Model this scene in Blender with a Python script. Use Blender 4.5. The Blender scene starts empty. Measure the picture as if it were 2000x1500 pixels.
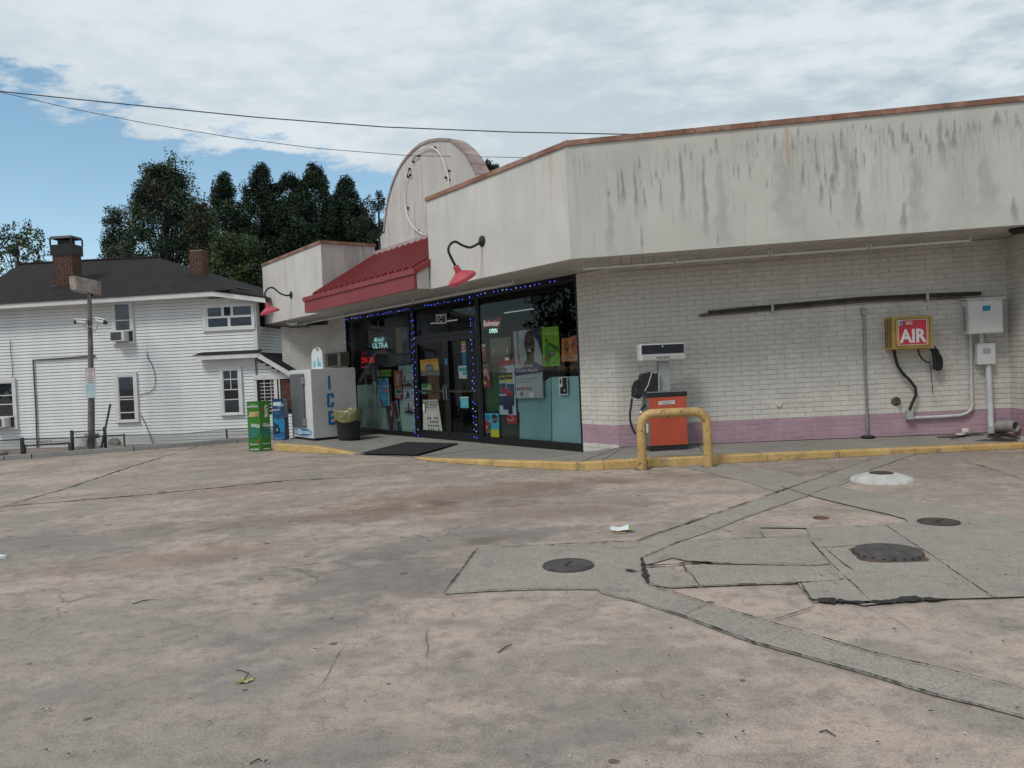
import bpy, bmesh, math, random
import numpy as np
from mathutils import Vector, Matrix
random.seed(7); RNG=np.random.default_rng(7)
S=bpy.context.scene; COL=S.collection
# ------------------------------------------------------------------ camera
H=1.6; F=1510.; ROLL=math.radians(2.5); PIT=math.atan(28/1510)
fw=np.array([0,math.cos(PIT),-math.sin(PIT)]); up0=np.array([0,math.sin(PIT),math.cos(PIT)]); r0=np.array([1.,0,0])
rt=math.cos(ROLL)*r0-math.sin(ROLL)*up0; upv=math.sin(ROLL)*r0+math.cos(ROLL)*up0
EYE=np.array([0,0,H])
cam=bpy.data.cameras.new('camera'); camo=bpy.data.objects.new('camera',cam); COL.objects.link(camo)
cam.sensor_width=36; cam.lens=F/2000*36; cam.clip_end=2000; cam.clip_start=.05
camo.matrix_world=Matrix(((rt[0],upv[0],-fw[0],0),(rt[1],upv[1],-fw[1],0),(rt[2],upv[2],-fw[2],H),(0,0,0,1)))
S.camera=camo
# ------------------------------------------------------------------ world, sun, exposure
SUN_EL=math.radians(52); SUN_AZ=math.radians(222)      # azimuth clockwise from +Y: behind and to the left of the camera
W=bpy.data.worlds.new('World'); S.world=W; W.use_nodes=True
def build_world():
    nt=W.node_tree; nt.nodes.clear(); N=nt.nodes.new; L=nt.links.new
    out=N('ShaderNodeOutputWorld'); sky=N('ShaderNodeTexSky'); sky.sky_type='NISHITA'; sky.sun_disc=False
    sky.sun_elevation=SUN_EL; sky.sun_rotation=SUN_AZ; sky.air_density=1.0; sky.dust_density=.25; sky.ozone_density=1.6
    bg=N('ShaderNodeBackground'); bg.inputs[1].default_value=.14
    hs=N('ShaderNodeHueSaturation'); hs.inputs['Saturation'].default_value=.98; hs.inputs['Hue'].default_value=.482
    L(sky.outputs[0],hs.inputs['Color']); L(hs.outputs[0],bg.inputs[0])
    tc=N('ShaderNodeTexCoord'); sp=N('ShaderNodeSeparateXYZ'); L(tc.outputs['Generated'],sp.inputs[0])
    def math_(op,a,b=None,c=None):
        n=N('ShaderNodeMath'); n.operation=op
        for i,v in enumerate((a,b,c)):
            if v is None: continue
            if isinstance(v,(int,float)): n.inputs[i].default_value=v
            else: L(v,n.inputs[i])
        return n.outputs[0]
    z=math_('ADD',math_('MAXIMUM',sp.outputs[2],0.0),.10)
    px=math_('DIVIDE',sp.outputs[0],z); py=math_('DIVIDE',sp.outputs[1],z)
    cb=N('ShaderNodeCombineXYZ'); L(px,cb.inputs[0]); L(py,cb.inputs[1])
    def noise(scale,detail,rough,stretch=(1,1,1),rot=0):
        mp=N('ShaderNodeMapping'); mp.inputs['Scale'].default_value=stretch; mp.inputs['Rotation'].default_value=(0,0,rot); L(cb.outputs[0],mp.inputs[0])
        n=N('ShaderNodeTexNoise'); n.inputs['Scale'].default_value=scale; n.inputs['Detail'].default_value=detail; n.inputs['Roughness'].default_value=rough
        L(mp.outputs[0],n.inputs[0]); return n.outputs[0]
    def ramp(v,a,b):
        n=N('ShaderNodeMapRange'); n.interpolation_type='SMOOTHSTEP'; n.inputs[1].default_value=a; n.inputs[2].default_value=b; L(v,n.inputs[0]); return n.outputs[0]
    # edge of the cloud sheet: a straight line over the sky plane, clear air beyond it to the far left
    def pp(u,v):
        d=fw+rt*(u-1000)/F-upv*(v-750)/F; d=d/np.linalg.norm(d); return d[:2]/(max(d[2],0)+.10)
    a,b=pp(0,150),pp(700,352); t=(b-a)/np.linalg.norm(b-a); nrm=np.array([-t[1],t[0]])
    if (pp(200,400)-a)@nrm>0: nrm=-nrm        # positive on the clouded side
    lin=math_('ADD',math_('ADD',math_('MULTIPLY',px,float(nrm[0])),math_('MULTIPLY',py,float(nrm[1]))),float(-(a@nrm)))
    n1=noise(1.6,7,.62); n2=noise(6.0,6,.62,(1,1.25,1),.5); n3=noise(.75,6,.55,(1,1.5,1),.5)
    edge=math_('ADD',math_('ADD',lin,math_('MULTIPLY',math_('SUBTRACT',n1,.5),1.5)),math_('MULTIPLY',math_('SUBTRACT',n2,.5),.85))
    mask=ramp(edge,-.04,.17)
    thick=ramp(math_('ADD',math_('MULTIPLY',n3,.66),math_('MULTIPLY',n2,.34)),.40,.585)
    # brighter where the sheet is thin near its edge
    rim=ramp(lin,2.6,.2)
    tk=math_('MULTIPLY',thick,math_('SUBTRACT',1.0,math_('MULTIPLY',rim,.55)))
    mx=N('ShaderNodeMix'); mx.data_type='RGBA'; L(tk,mx.inputs[0]); mx.inputs[6].default_value=(.75,.82,.865,1); mx.inputs[7].default_value=(.42,.525,.60,1)
    bc=N('ShaderNodeBackground'); L(mx.outputs[2],bc.inputs[0]); bc.inputs[1].default_value=CLOUD
    ms=N('ShaderNodeMixShader'); L(mask,ms.inputs[0]); L(bg.outputs[0],ms.inputs[1]); L(bc.outputs[0],ms.inputs[2]); L(ms.outputs[0],out.inputs[0])
CLOUD=.92
build_world()
sl=bpy.data.lights.new('sun','SUN'); sl.energy=1.7; sl.angle=math.radians(16); sl.color=(1,.965,.91)
so=bpy.data.objects.new('sun',sl); COL.objects.link(so)
sd=Vector((math.sin(SUN_AZ)*math.cos(SUN_EL),math.cos(SUN_AZ)*math.cos(SUN_EL),math.sin(SUN_EL)))
so.rotation_euler=(-sd).to_track_quat('-Z','Y').to_euler(); so.location=(0,-10,30)
vs=S.view_settings; vs.view_transform='Standard'; vs.look='None'; vs.exposure=.08; vs.gamma=1; vs.use_curve_mapping=False
# ------------------------------------------------------------------ geometry helpers
def ray(u,v): return fw+rt*(u-1000)/F-upv*(v-750)/F
def gz(u,v,z=0.):
    d=ray(u,v); return EYE+d*((z-H)/d[2])
aA=math.radians(-8.4); aB=aA-math.radians(45)
CO=gz(1209,874,.14); CO[2]=0
def axes(a): return np.array([math.cos(a),math.sin(a),0]),np.array([-math.sin(a),math.cos(a),0])
class Frame:
    def __init__(s,o,a): s.o=np.array(o,float); s.a=a; s.x,s.y=axes(a)
    def w(s,x,y,z): return s.o+s.x*x+s.y*y+np.array([0,0,z])
    def l(s,p): q=np.array(p)-s.o; return float(q@s.x),float(q@s.y),float(q[2])
    def hit(s,u,v,y=0.):                       # pixel -> (x,z) on the plane y
        d=ray(u,v); t=((s.o-EYE)@s.y+y)/(d@s.y); p=EYE+d*t; X,Y,Z=s.l(p); return X,Z
    def hitx(s,u,v,x=0.):                      # pixel -> (y,z) on the plane x
        d=ray(u,v); t=((s.o-EYE)@s.x+x)/(d@s.x); p=EYE+d*t; X,Y,Z=s.l(p); return Y,Z
FA=Frame(CO,aA); FB=Frame(CO,aB)
def glev_b(xb): return -.022*min(max(1.0-xb,0),8.5)
def glev(x,y): return glev_b(FB.l((x,y,0))[0])
def gnd(u,v,dz=0.):
    p=gz(u,v,0)
    for _ in range(12): p=gz(u,v,glev(p[0],p[1]))
    return np.array([p[0],p[1],p[2]+dz])
class MB:
    def __init__(s): s.v=[]; s.f=[]; s.m=[]; s.sm=[]
    def add(s,vs,fs,mi=0,smooth=False):
        o=len(s.v); s.v+=[tuple(map(float,p)) for p in vs]
        for f in fs: s.f.append([i+o for i in f]); s.m.append(mi); s.sm.append(smooth)
        return s
    def box(s,x0,x1,y0,y1,z0,z1,mi=0):
        v=[(x,y,z) for z in (z0,z1) for y in (y0,y1) for x in (x0,x1)]
        return s.add(v,[(0,2,3,1),(4,5,7,6),(0,1,5,4),(2,6,7,3),(0,4,6,2),(1,3,7,5)],mi)
    def hexa(s,b,t,mi=0):                      # bottom quad and top quad, both counter-clockwise from above
        return s.add(list(b)+list(t),[(3,2,1,0),(4,5,6,7),(0,1,5,4),(1,2,6,5),(2,3,7,6),(3,0,4,7)],mi)
    def prism(s,poly,d0,d1,axis='y',mi=0):     # poly in the other two axes
        n=len(poly)
        def P(a,b,d): return {'y':(a,d,b),'z':(a,b,d),'x':(d,a,b)}[axis]
        v=[P(a,b,d0) for a,b in poly]+[P(a,b,d1) for a,b in poly]
        f=[tuple(range(n)),tuple(range(2*n-1,n-1,-1))]+[(i,i+n,(i+1)%n+n,(i+1)%n) for i in range(n)]
        return s.add(v,f,mi)
    def tube(s,pts,r,n=8,mi=0,cap=True,closed=False):
        pts=[np.array(p,float) for p in pts]; k=len(pts); rs=r if isinstance(r,(list,tuple)) else [r]*k
        vs=[]; prev=None
        for i,p in enumerate(pts):
            t=(pts[min(i+1,k-1)]-pts[max(i-1,0)]) if not closed else (pts[(i+1)%k]-pts[i-1])
            t=t/(np.linalg.norm(t)+1e-9)
            if prev is None:
                a=np.array([0,0,1.]) if abs(t[2])<.9 else np.array([1.,0,0])
            else: a=prev
            a=a-t*(a@t); a/=np.linalg.norm(a)+1e-9; b=np.cross(t,a); prev=a
            vs+=[p+rs[i]*(a*math.cos(2*math.pi*j/n)+b*math.sin(2*math.pi*j/n)) for j in range(n)]
        fs=[]
        for i in range(k if closed else k-1):
            for j in range(n):
                q=((i+1)%k)*n
                fs.append((i*n+j,i*n+(j+1)%n,q+(j+1)%n,q+j))
        s.add(vs,fs,mi,True)
        if cap and not closed: s.add(vs[:n][::-1],[tuple(range(n))],mi); s.add(vs[-n:],[tuple(range(n))],mi)
        return s
    def lathe(s,prof,c=(0,0,0),n=24,mi=0,axis=None):   # prof: (r,z)
        M=Matrix.Identity(3) if axis is None else Vector((0,0,1)).rotation_difference(Vector(axis)).to_matrix()
        vs=[]
        for r,z in prof:
            for j in range(n):
                p=M@Vector((r*math.cos(2*math.pi*j/n),r*math.sin(2*math.pi*j/n),z)); vs.append((p.x+c[0],p.y+c[1],p.z+c[2]))
        fs=[(i*n+j,i*n+(j+1)%n,(i+1)*n+(j+1)%n,(i+1)*n+j) for i in range(len(prof)-1) for j in range(n)]
        s.add(vs,fs,mi,True)
        if prof[0][0]>1e-4: s.add(vs[:n][::-1],[tuple(range(n))],mi)
        if prof[-1][0]>1e-4: s.add(vs[-n:],[tuple(range(n))],mi)
        return s
    def build(s,name,mats,parent=None,loc=None,rot=None,kind=None,bevel=0,label=None):
        me=bpy.data.meshes.new(name); me.from_pydata(s.v,[],s.f)
        if not isinstance(mats,(list,tuple)): mats=[mats]
        for m in mats: me.materials.append(m)
        me.polygons.foreach_set('material_index',s.m); me.polygons.foreach_set('use_smooth',s.sm)
        me.update()
        if any(s.sm):
            try: me.set_sharp_from_angle(angle=math.radians(40))
            except Exception: pass
        o=bpy.data.objects.new(name,me); COL.objects.link(o)
        if parent is not None: o.parent=parent
        if loc is not None: o.location=tuple(map(float,loc))
        if rot is not None: o.rotation_euler=rot
        if kind: o['kind']=kind
        if label: o['label']=label
        if bevel:
            b=o.modifiers.new('Bevel','BEVEL'); b.width=bevel; b.segments=2; b.limit_method='ANGLE'
        return o
def tag(o,label,cat,group=None,kind=None):
    o['label']=label; o['category']=cat
    if group: o['group']=group
    if kind: o['kind']=kind
    return o
def thing(name,label,cat,loc=(0,0,0),rz=0,group=None):
    o=bpy.data.objects.new(name,None); o.empty_display_size=.2; COL.objects.link(o)
    o.location=tuple(map(float,loc)); o.rotation_euler=(0,0,rz); return tag(o,label,cat,group)
def copy_tree(o,parent=None):
    c=o.copy(); COL.objects.link(c)
    if parent is not None: c.parent=parent
    for ch in list(o.children): copy_tree(ch,c)
    return c
# ------------------------------------------------------------------ materials
_M={}
class NT:
    def __init__(s,name):
        s.m=bpy.data.materials.new(name); s.m.use_nodes=True; s.t=s.m.node_tree; s.b=s.t.nodes['Principled BSDF']
        s.tc=s.t.nodes.new('ShaderNodeTexCoord')
    def n(s,typ,**k):
        x=s.t.nodes.new(typ)
        for a,b in k.items(): setattr(x,a,b)
        return x
    def l(s,a,b): s.t.links.new(a,b)
    def noise(s,scale,detail=4,rough=.55,stretch=(1,1,1),rot=(0,0,0),off=(0,0,0),dist=0):
        mp=s.n('ShaderNodeMapping'); mp.inputs['Scale'].default_value=stretch; mp.inputs['Rotation'].default_value=rot; mp.inputs['Location'].default_value=off
        s.l(s.tc.outputs['Object'],mp.inputs[0]); x=s.n('ShaderNodeTexNoise')
        x.inputs['Scale'].default_value=scale; x.inputs['Detail'].default_value=detail; x.inputs['Roughness'].default_value=rough; x.inputs['Distortion'].default_value=dist
        s.l(mp.outputs[0],x.inputs[0]); return x.outputs[0]
    def voro(s,scale,feature='F1',stretch=(1,1,1)):
        mp=s.n('ShaderNodeMapping'); mp.inputs['Scale'].default_value=stretch; s.l(s.tc.outputs['Object'],mp.inputs[0])
        x=s.n('ShaderNodeTexVoronoi'); x.voronoi_dimensions='2D'; x.feature=feature; x.inputs['Scale'].default_value=scale; s.l(mp.outputs[0],x.inputs[0]); return x
    def ramp(s,v,a,b,lo=0,hi=1):
        x=s.n('ShaderNodeMapRange'); x.interpolation_type='SMOOTHSTEP'
        for i,q in zip((1,2,3,4),(a,b,lo,hi)): x.inputs[i].default_value=q
        s.l(v,x.inputs[0]); return x.outputs[0]
    def math(s,op,a,b=None):
        x=s.n('ShaderNodeMath'); x.operation=op
        for i,v in enumerate((a,b)):
            if v is None: continue
            if isinstance(v,(int,float)): x.inputs[i].default_value=v
            else: s.l(v,x.inputs[i])
        return x.outputs[0]
    def mix(s,f,a,b,bl='MIX'):
        x=s.n('ShaderNodeMix'); x.data_type='RGBA'; x.blend_type=bl
        if isinstance(f,(int,float)): x.inputs[0].default_value=f
        else: s.l(f,x.inputs[0])
        for i,v in ((6,a),(7,b)):
            if isinstance(v,(tuple,list)): x.inputs[i].default_value=tuple(v[:3])+(1,)
            else: s.l(v,x.inputs[i])
        return x.outputs[2]
    def bump(s,h,strength=.3,dist=.01):
        x=s.n('ShaderNodeBump'); x.inputs['Strength'].default_value=strength; x.inputs['Distance'].default_value=dist
        s.l(h,x.inputs['Height']); s.l(x.outputs[0],s.b.inputs['Normal'])
    def done(s,col,rough=.7,metal=0,spec=.5):
        if isinstance(col,(tuple,list)): s.b.inputs['Base Color'].default_value=tuple(col[:3])+(1,)
        else: s.l(col,s.b.inputs['Base Color'])
        if isinstance(rough,(int,float)): s.b.inputs['Roughness'].default_value=rough
        else: s.l(rough,s.b.inputs['Roughness'])
        s.b.inputs['Metallic'].default_value=metal; s.b.inputs['Specular IOR Level'].default_value=spec
        return s.m
def sc(c,k): return tuple(min(1,x*k) for x in c)
def mat(name,c,rough=.6,var=.15,scale=6,bump=0,metal=0,spec=.4,grime=0,grimec=(.08,.07,.06)):
    if name in _M: return _M[name]
    t=NT(name); n=t.noise(scale,5,.6); col=t.mix(t.ramp(n,.3,.7),sc(c,1-var),sc(c,1+var))
    if grime: col=t.mix(t.math('MULTIPLY',t.ramp(t.noise(scale*.6,6,.7,off=(3,1,2)),.5,.75),grime),col,grimec)
    if bump: t.bump(t.noise(scale*14,3,.6),bump,.004)
    _M[name]=t.done(col,rough,metal,spec); return _M[name]
def flat(c,rough=.55):
    k='ink_%02x%02x%02x'%tuple(int(255*min(1,x)) for x in c)
    if k not in _M:
        t=NT(k); n=t.noise(20,2); _M[k]=t.done(t.mix(n,sc(c,.93),sc(c,1.05)),rough,0,.3)
    return _M[k]
def srgb(r,g,b): return tuple(((x/255)/12.92 if x<11 else ((x/255+.055)/1.055)**2.4) for x in (r,g,b))
def emis(name,c,st):
    if name not in _M:
        t=NT(name); t.b.inputs['Emission Color'].default_value=tuple(c)+(1,); t.b.inputs['Emission Strength'].default_value=st; _M[name]=t.done(sc(c,.5),.4)
    return _M[name]

BRN=(.19,.125,.095); GRY=(.150,.138,.128)
STAINS=[(930,962,2.6,1.1,.3,BRN,.75),(800,1000,1.8,.5,.2,BRN,.6),(1060,1000,1.6,.6,.2,BRN,.55),(600,1010,2.2,.7,.25,BRN,.5),(330,1090,1.8,.5,.3,BRN,.55),(760,1130,1.3,1.0,.5,GRY,.8),(880,1060,1.6,.6,.3,GRY,.7),(620,1230,.8,.35,.6,GRY,.6),(80,1060,3.2,1.2,.3,GRY,.6),(420,945,3.5,1.2,.2,BRN,.35),(1500,925,1.8,.5,.0,GRY,.55),(1300,935,2.5,.6,.0,BRN,.4),(1150,1420,.9,.35,.3,GRY,.45),(350,1330,1.2,.4,.3,GRY,.4),(700,1460,.8,.3,.4,GRY,.45)]
def m_concrete():
    t=NT('lot_concrete')
    big=t.noise(.17,8,.68,(1,1.25,1),off=(2,5,0)); mid=t.noise(.7,10,.74,(1,1.35,1),(0,0,.5)); mid2=t.noise(1.7,9,.76,off=(9,1,0)); fine=t.noise(7,7,.78); grit=t.noise(75,3,.8)
    col=t.mix(t.ramp(mid,.43,.57),(.455,.352,.295),(.285,.238,.205))
    col=t.mix(t.math('MULTIPLY',t.ramp(big,.48,.58),.70),col,(.262,.228,.20))
    col=t.mix(t.math('MULTIPLY',t.ramp(mid2,.54,.64),.55),col,(.17,.135,.112))
    col=t.mix(t.math('MULTIPLY',t.ramp(t.noise(.5,9,.74,off=(4,8,1)),.57,.66),.45),col,(.22,.135,.10))
    pale=t.noise(1.3,8,.75,off=(1,7,3)); col=t.mix(t.math('MULTIPLY',t.ramp(pale,.54,.64),.55),col,(.47,.39,.338))
    col=t.mix(t.ramp(fine,.47,.62,0,.72),col,t.mix(.6,col,(.11,.085,.07)))
    col=t.mix(t.ramp(grit,.38,.62,0,.7),t.mix(.16,col,(.62,.55,.49)),t.mix(.36,col,(.06,.05,.045)))
    # hairline cracks in some areas
    wv=t.n('ShaderNodeMapping'); t.l(t.tc.outputs['Object'],wv.inputs[0]); nz=t.n('ShaderNodeTexNoise'); nz.inputs['Scale'].default_value=2.2; nz.inputs['Detail'].default_value=6; t.l(t.tc.outputs['Object'],nz.inputs[0]); ad=t.n('ShaderNodeVectorMath'); ad.operation='MULTIPLY_ADD'; t.l(nz.outputs['Color'],ad.inputs[0]); ad.inputs[1].default_value=(.55,.55,0); t.l(wv.outputs[0],ad.inputs[2])
    ve=t.n('ShaderNodeTexVoronoi'); ve.feature='DISTANCE_TO_EDGE'; ve.inputs['Scale'].default_value=.55; t.l(ad.outputs[0],ve.inputs[0])
    hair=t.math('MULTIPLY',t.ramp(ve.outputs['Distance'],.0052,.0022),t.ramp(t.noise(.42,3,.5,off=(5,5,5)),.58,.63)); col=t.mix(t.math('MULTIPLY',hair,.5),col,(.06,.05,.042))
    # long brown and grey traffic stains where cars stop and turn
    for (u,v,ru,rv,ang,c,k) in STAINS:
        p=gz(u,v,0); mp=t.n('ShaderNodeMapping'); mp.vector_type='TEXTURE'; mp.inputs['Location'].default_value=(p[0],p[1],0); mp.inputs['Rotation'].default_value=(0,0,ang); mp.inputs['Scale'].default_value=(ru,rv,50); t.l(t.tc.outputs['Object'],mp.inputs[0])
        ln=t.n('ShaderNodeVectorMath'); ln.operation='LENGTH'; t.l(mp.outputs[0],ln.inputs[0])
        w=t.math('ADD',ln.outputs['Value'],t.math('MULTIPLY',t.math('SUBTRACT',mid2,.5),3.6)); col=t.mix(t.math('MULTIPLY',t.ramp(w,1.0,.3),k*.85),col,c)
    # flattened gum and oil drips
    v=t.voro(1.25); wob=t.math('ADD',v.outputs['Distance'],t.math('MULTIPLY',t.math('SUBTRACT',t.noise(7,3),.5),.07))
    sepc=t.n('ShaderNodeSeparateColor'); t.l(v.outputs['Color'],sepc.inputs[0])
    rad=t.math('ADD',.012,t.math('MULTIPLY',sepc.outputs[0],.034))
    spot=t.math('MULTIPLY',t.math('LESS_THAN',wob,rad),t.math('GREATER_THAN',sepc.outputs[1],.35))
    col=t.mix(t.math('MULTIPLY',spot,.8),col,(.075,.065,.058))
    v2=t.voro(.34); s2=t.n('ShaderNodeSeparateColor'); t.l(v2.outputs['Color'],s2.inputs[0])
    w2=t.math('ADD',v2.outputs['Distance'],t.math('MULTIPLY',t.math('SUBTRACT',t.noise(3,5),.5),.3))
    oil=t.math('MULTIPLY',t.ramp(w2,.12,.02),t.math('GREATER_THAN',s2.outputs[0],.55)); col=t.mix(t.math('MULTIPLY',oil,.5),col,(.09,.065,.05))
    t.bump(t.math('ADD',t.math('MULTIPLY',grit,.6),fine),.35,.006)
    return t.done(col,.88,0,.25)
def m_patch(name,a,b,dark):
    t=NT(name); n=t.noise(1.3,9,.74); fine=t.noise(9,7,.78); grit=t.noise(70,3,.8)
    col=t.mix(t.ramp(n,.3,.7),a,b); col=t.mix(t.math('MULTIPLY',t.ramp(t.noise(2.6,8,.76,off=(5,2,0)),.54,.66),.6),col,dark)
    col=t.mix(t.ramp(fine,.46,.66,0,.5),col,t.mix(.55,col,(.07,.07,.065)))
    col=t.mix(t.ramp(grit,.36,.64,0,.75),t.mix(.25,col,(.50,.48,.43)),t.mix(.45,col,(.06,.055,.05)))
    t.bump(t.math('ADD',t.math('MULTIPLY',grit,.6),fine),.35,.006)
    return t.done(col,.9,0,.25)
def m_stucco(name,c,streak,pale):
    t=NT(name); n=t.noise(.8,5,.6); col=t.mix(t.ramp(n,.3,.7),sc(c,.9),sc(c,1.05))
    if streak:
        s1=t.noise(5.0,6,.7,(1,1,.13),off=(0,0,.4)); s2=t.noise(13,6,.68,(1,1,.09),off=(3,0,1)); cl=t.noise(.75,4,.6,(1,1,.6),off=(7.3,0,1.2))
        sep=t.n('ShaderNodeSeparateXYZ'); t.l(t.tc.outputs['Object'],sep.inputs[0])
        high=t.ramp(sep.outputs[2],3.35,4.6)
        a=t.math('MULTIPLY',t.ramp(s1,.48,.66),t.ramp(cl,.37,.58)); a=t.math('MULTIPLY',a,t.math('ADD',.35,t.math('MULTIPLY',high,.65)))
        col=t.mix(t.math('MULTIPLY',a,.66*streak),col,(.18,.185,.195))
        b=t.math('MULTIPLY',t.ramp(s2,.57,.70),t.ramp(cl,.36,.6)); col=t.mix(t.math('MULTIPLY',b,.55*streak),col,(.14,.145,.155))
        col=t.mix(t.math('MULTIPLY',t.ramp(t.noise(2.2,3,.5,(1,1,.06),off=(1,0,8)),.40,.70),.42*streak),col,(.30,.305,.305))
        r=t.ramp(t.noise(1.7,2,.4,(1,1,.03),off=(21,0,3)),.68,.76); col=t.mix(t.math('MULTIPLY',t.math('MULTIPLY',r,high),.45),col,(.42,.25,.11))
    col=t.mix(t.math('MULTIPLY',t.ramp(t.noise(5,6,.7,off=(2,2,9)),.58,.8),.25),col,pale)
    t.bump(t.noise(60,3,.7),.25,.005)
    return t.done(col,.85,0,.25)
def m_paintbrick(name,c,dirt):
    t=NT(name); n=t.noise(2.2,5,.6); col=t.mix(t.ramp(n,.3,.7),sc(c,.9),sc(c,1.08))
    inf=t.n('ShaderNodeObjectInfo'); g=t.n('ShaderNodeTexNoise'); g.inputs['Scale'].default_value=5.7; t.l(t.tc.outputs['Object'],g.inputs[0])
    col=t.mix(t.ramp(g.outputs[0],.35,.65,0,.25),col,t.mix(.6,col,dirt))
    col=t.mix(t.math('MULTIPLY',t.ramp(t.noise(9,6,.75,off=(3,3,3)),.6,.78),.4),col,dirt)
    t.bump(t.noise(70,3,.7),.25,.004)
    return t.done(col,.6,0,.35)
def m_rustcap():
    t=NT('rusty_coping'); n=t.noise(2.5,6,.7,(1,1,1)); st=t.noise(9,4,.6,(1,1,.25),off=(2,0,0))
    col=t.mix(t.ramp(n,.35,.62),(.35,.20,.14),(.21,.105,.072)); col=t.mix(t.math('MULTIPLY',t.ramp(st,.55,.7),.7),col,(.10,.055,.045))
    col=t.mix(t.math('MULTIPLY',t.ramp(t.noise(1.1,5,.6,off=(8,3,1)),.55,.7),.6),col,(.40,.31,.25))
    return t.done(col,.75,0,.3)
def m_glass(name,tint,mirror=.5):
    t=NT(name); nt=t.t; tr=t.n('ShaderNodeBsdfTransparent'); tr.inputs[0].default_value=tuple(tint)+(1,)
    gl=t.n('ShaderNodeBsdfGlossy'); gl.inputs['Roughness'].default_value=.015; gl.inputs[0].default_value=(.9,.95,1,1)
    fr=t.n('ShaderNodeFresnel'); fr.inputs[0].default_value=1.5; ms=t.n('ShaderNodeMixShader')
    t.l(t.math('MULTIPLY',fr.outputs[0],mirror*2),ms.inputs[0]); t.l(tr.outputs[0],ms.inputs[1]); t.l(gl.outputs[0],ms.inputs[2])
    t.l(ms.outputs[0],nt.nodes['Material Output'].inputs[0]); return t.m
def m_leaf(name,c,var=.45):
    t=NT(name); n=t.noise(1.1,3,.6); n2=t.noise(9,2,.6); inf=t.n('ShaderNodeObjectInfo')
    col=t.mix(t.ramp(n,.35,.65),sc(c,1-var),sc(c,1+var)); col=t.mix(t.ramp(n2,.4,.7,0,.6),col,sc(c,.55))
    hs=t.n('ShaderNodeHueSaturation'); t.l(col,hs.inputs['Color']); t.l(t.math('ADD',.8,t.math('MULTIPLY',inf.outputs['Random'],.4)),hs.inputs['Value'])
    return t.done(hs.outputs[0],.6,0,.3)

CONC=m_concrete()
PATCH=m_patch('grey_repair_concrete',(.262,.230,.196),(.35,.306,.258),(.15,.128,.108))
SLAB=m_patch('worn_tan_slab',(.275,.232,.192),(.35,.292,.243),(.15,.12,.10))
WALK=m_patch('sidewalk_concrete',(.20,.185,.165),(.265,.245,.22),(.11,.095,.08))
KERBC=m_patch('kerb_concrete',(.24,.235,.225),(.32,.31,.295),(.13,.12,.11))
def m_yellow():
    t=NT('worn_yellow_paint'); n=t.noise(2.0,5,.65); col=t.mix(t.ramp(n,.3,.7),(.47,.30,.105),(.58,.40,.17))
    col=t.mix(t.math('MULTIPLY',t.ramp(t.noise(4,8,.78,off=(1,2,4)),.53,.62),.7),col,(.24,.19,.13))
    col=t.mix(t.math('MULTIPLY',t.ramp(t.noise(22,6,.75,off=(4,2,4)),.61,.64),.9),col,(.07,.05,.04))
    t.bump(t.noise(40,4,.7),.25,.004); return t.done(col,.65,0,.35)
YEL=m_yellow()
DIRT_AND_SHADE=mat('crack_dirt_and_shade',(.028,.026,.022),.95,.5,30)  # dirt in cracks, also painted contact shade at kerb and wall feet
STUCA=m_stucco('stained_stucco',(.56,.555,.52),1.0,(.42,.42,.41))
STUCB=m_stucco('cream_stucco',(.60,.575,.54),.28,(.48,.44,.41))
STUCP=m_stucco('pinkish_stucco',(.52,.465,.445),.7,(.40,.36,.36))
BRW=m_paintbrick('white_painted_brick',(.585,.56,.515),(.36,.33,.295)); BRP=m_paintbrick('mauve_painted_brick',(.395,.25,.315),(.26,.17,.18))
MORT=mat('painted_mortar',(.44,.42,.385),.85,.2,8); MORTP=mat('mauve_mortar',(.22,.14,.18),.85,.2,8)
CAP=m_rustcap()
SOF=mat('soffit_paint',(.50,.48,.45),.7,.12,3,grime=.35,grimec=(.28,.24,.2))
RED=mat('awning_red',(.25,.030,.034),.42,.10,3,spec=.5,grime=.2,grimec=(.20,.05,.05))
REDF=mat('awning_fascia_red',(.25,.047,.055),.6,.10,2,grime=.3,grimec=(.22,.07,.07))
LAMPR=mat('lamp_red',(.42,.048,.066),.5,.06,5,spec=.5); WHT=mat('white_enamel',(.72,.72,.72),.35,.04,5)
BLK=mat('black_frame',(.006,.006,.007),.4,.2,10); BLKM=mat('black_metal',(.018,.018,.02),.45,.3,12); RUB=mat('black_rubber',(.02,.02,.021),.6,.3,20)
GLASS=m_glass('tinted_shop_glass',(.78,.83,.83),.24); HGLASS=m_glass('house_window_glass',(.75,.78,.8),.5)
SIDING=mat('white_siding',(.71,.72,.725),.5,.06,1.5,bump=.05,grime=.22,grimec=(.42,.42,.40)); TRIMW=mat('house_trim_white',(.64,.64,.63),.5,.07,3,grime=.2,grimec=(.4,.38,.35))
LAPSH=mat('siding_lap_shade',(.22,.225,.23),.8,.1,4); DARKIN=mat('dark_interior',(.020,.021,.023),.9,.2,2)  # LAPSH: dark backing paints shadow lines into the gaps between siding boards
GALV=mat('galvanized_steel',(.30,.31,.32),.45,.2,12,metal=.6); GREYP=mat('grey_painted_metal',(.36,.37,.38),.5,.1,5,grime=.3,grimec=(.2,.18,.16))
WBOX=mat('white_box_paint',(.60,.60,.60),.5,.06,4,grime=.2,grimec=(.4,.37,.33))
IRON=mat('cast_iron',(.066,.057,.054),.6,.35,14,bump=.4,grime=.5,grimec=(.09,.05,.035)); RUSTC=mat('brown_iron',(.062,.043,.037),.7,.35,12,bump=.4,grime=.4,grimec=(.11,.06,.045)); RUST=mat('rusty_iron',(.12,.065,.045),.8,.35,10,bump=.3)
exec_parts=[]
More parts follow.
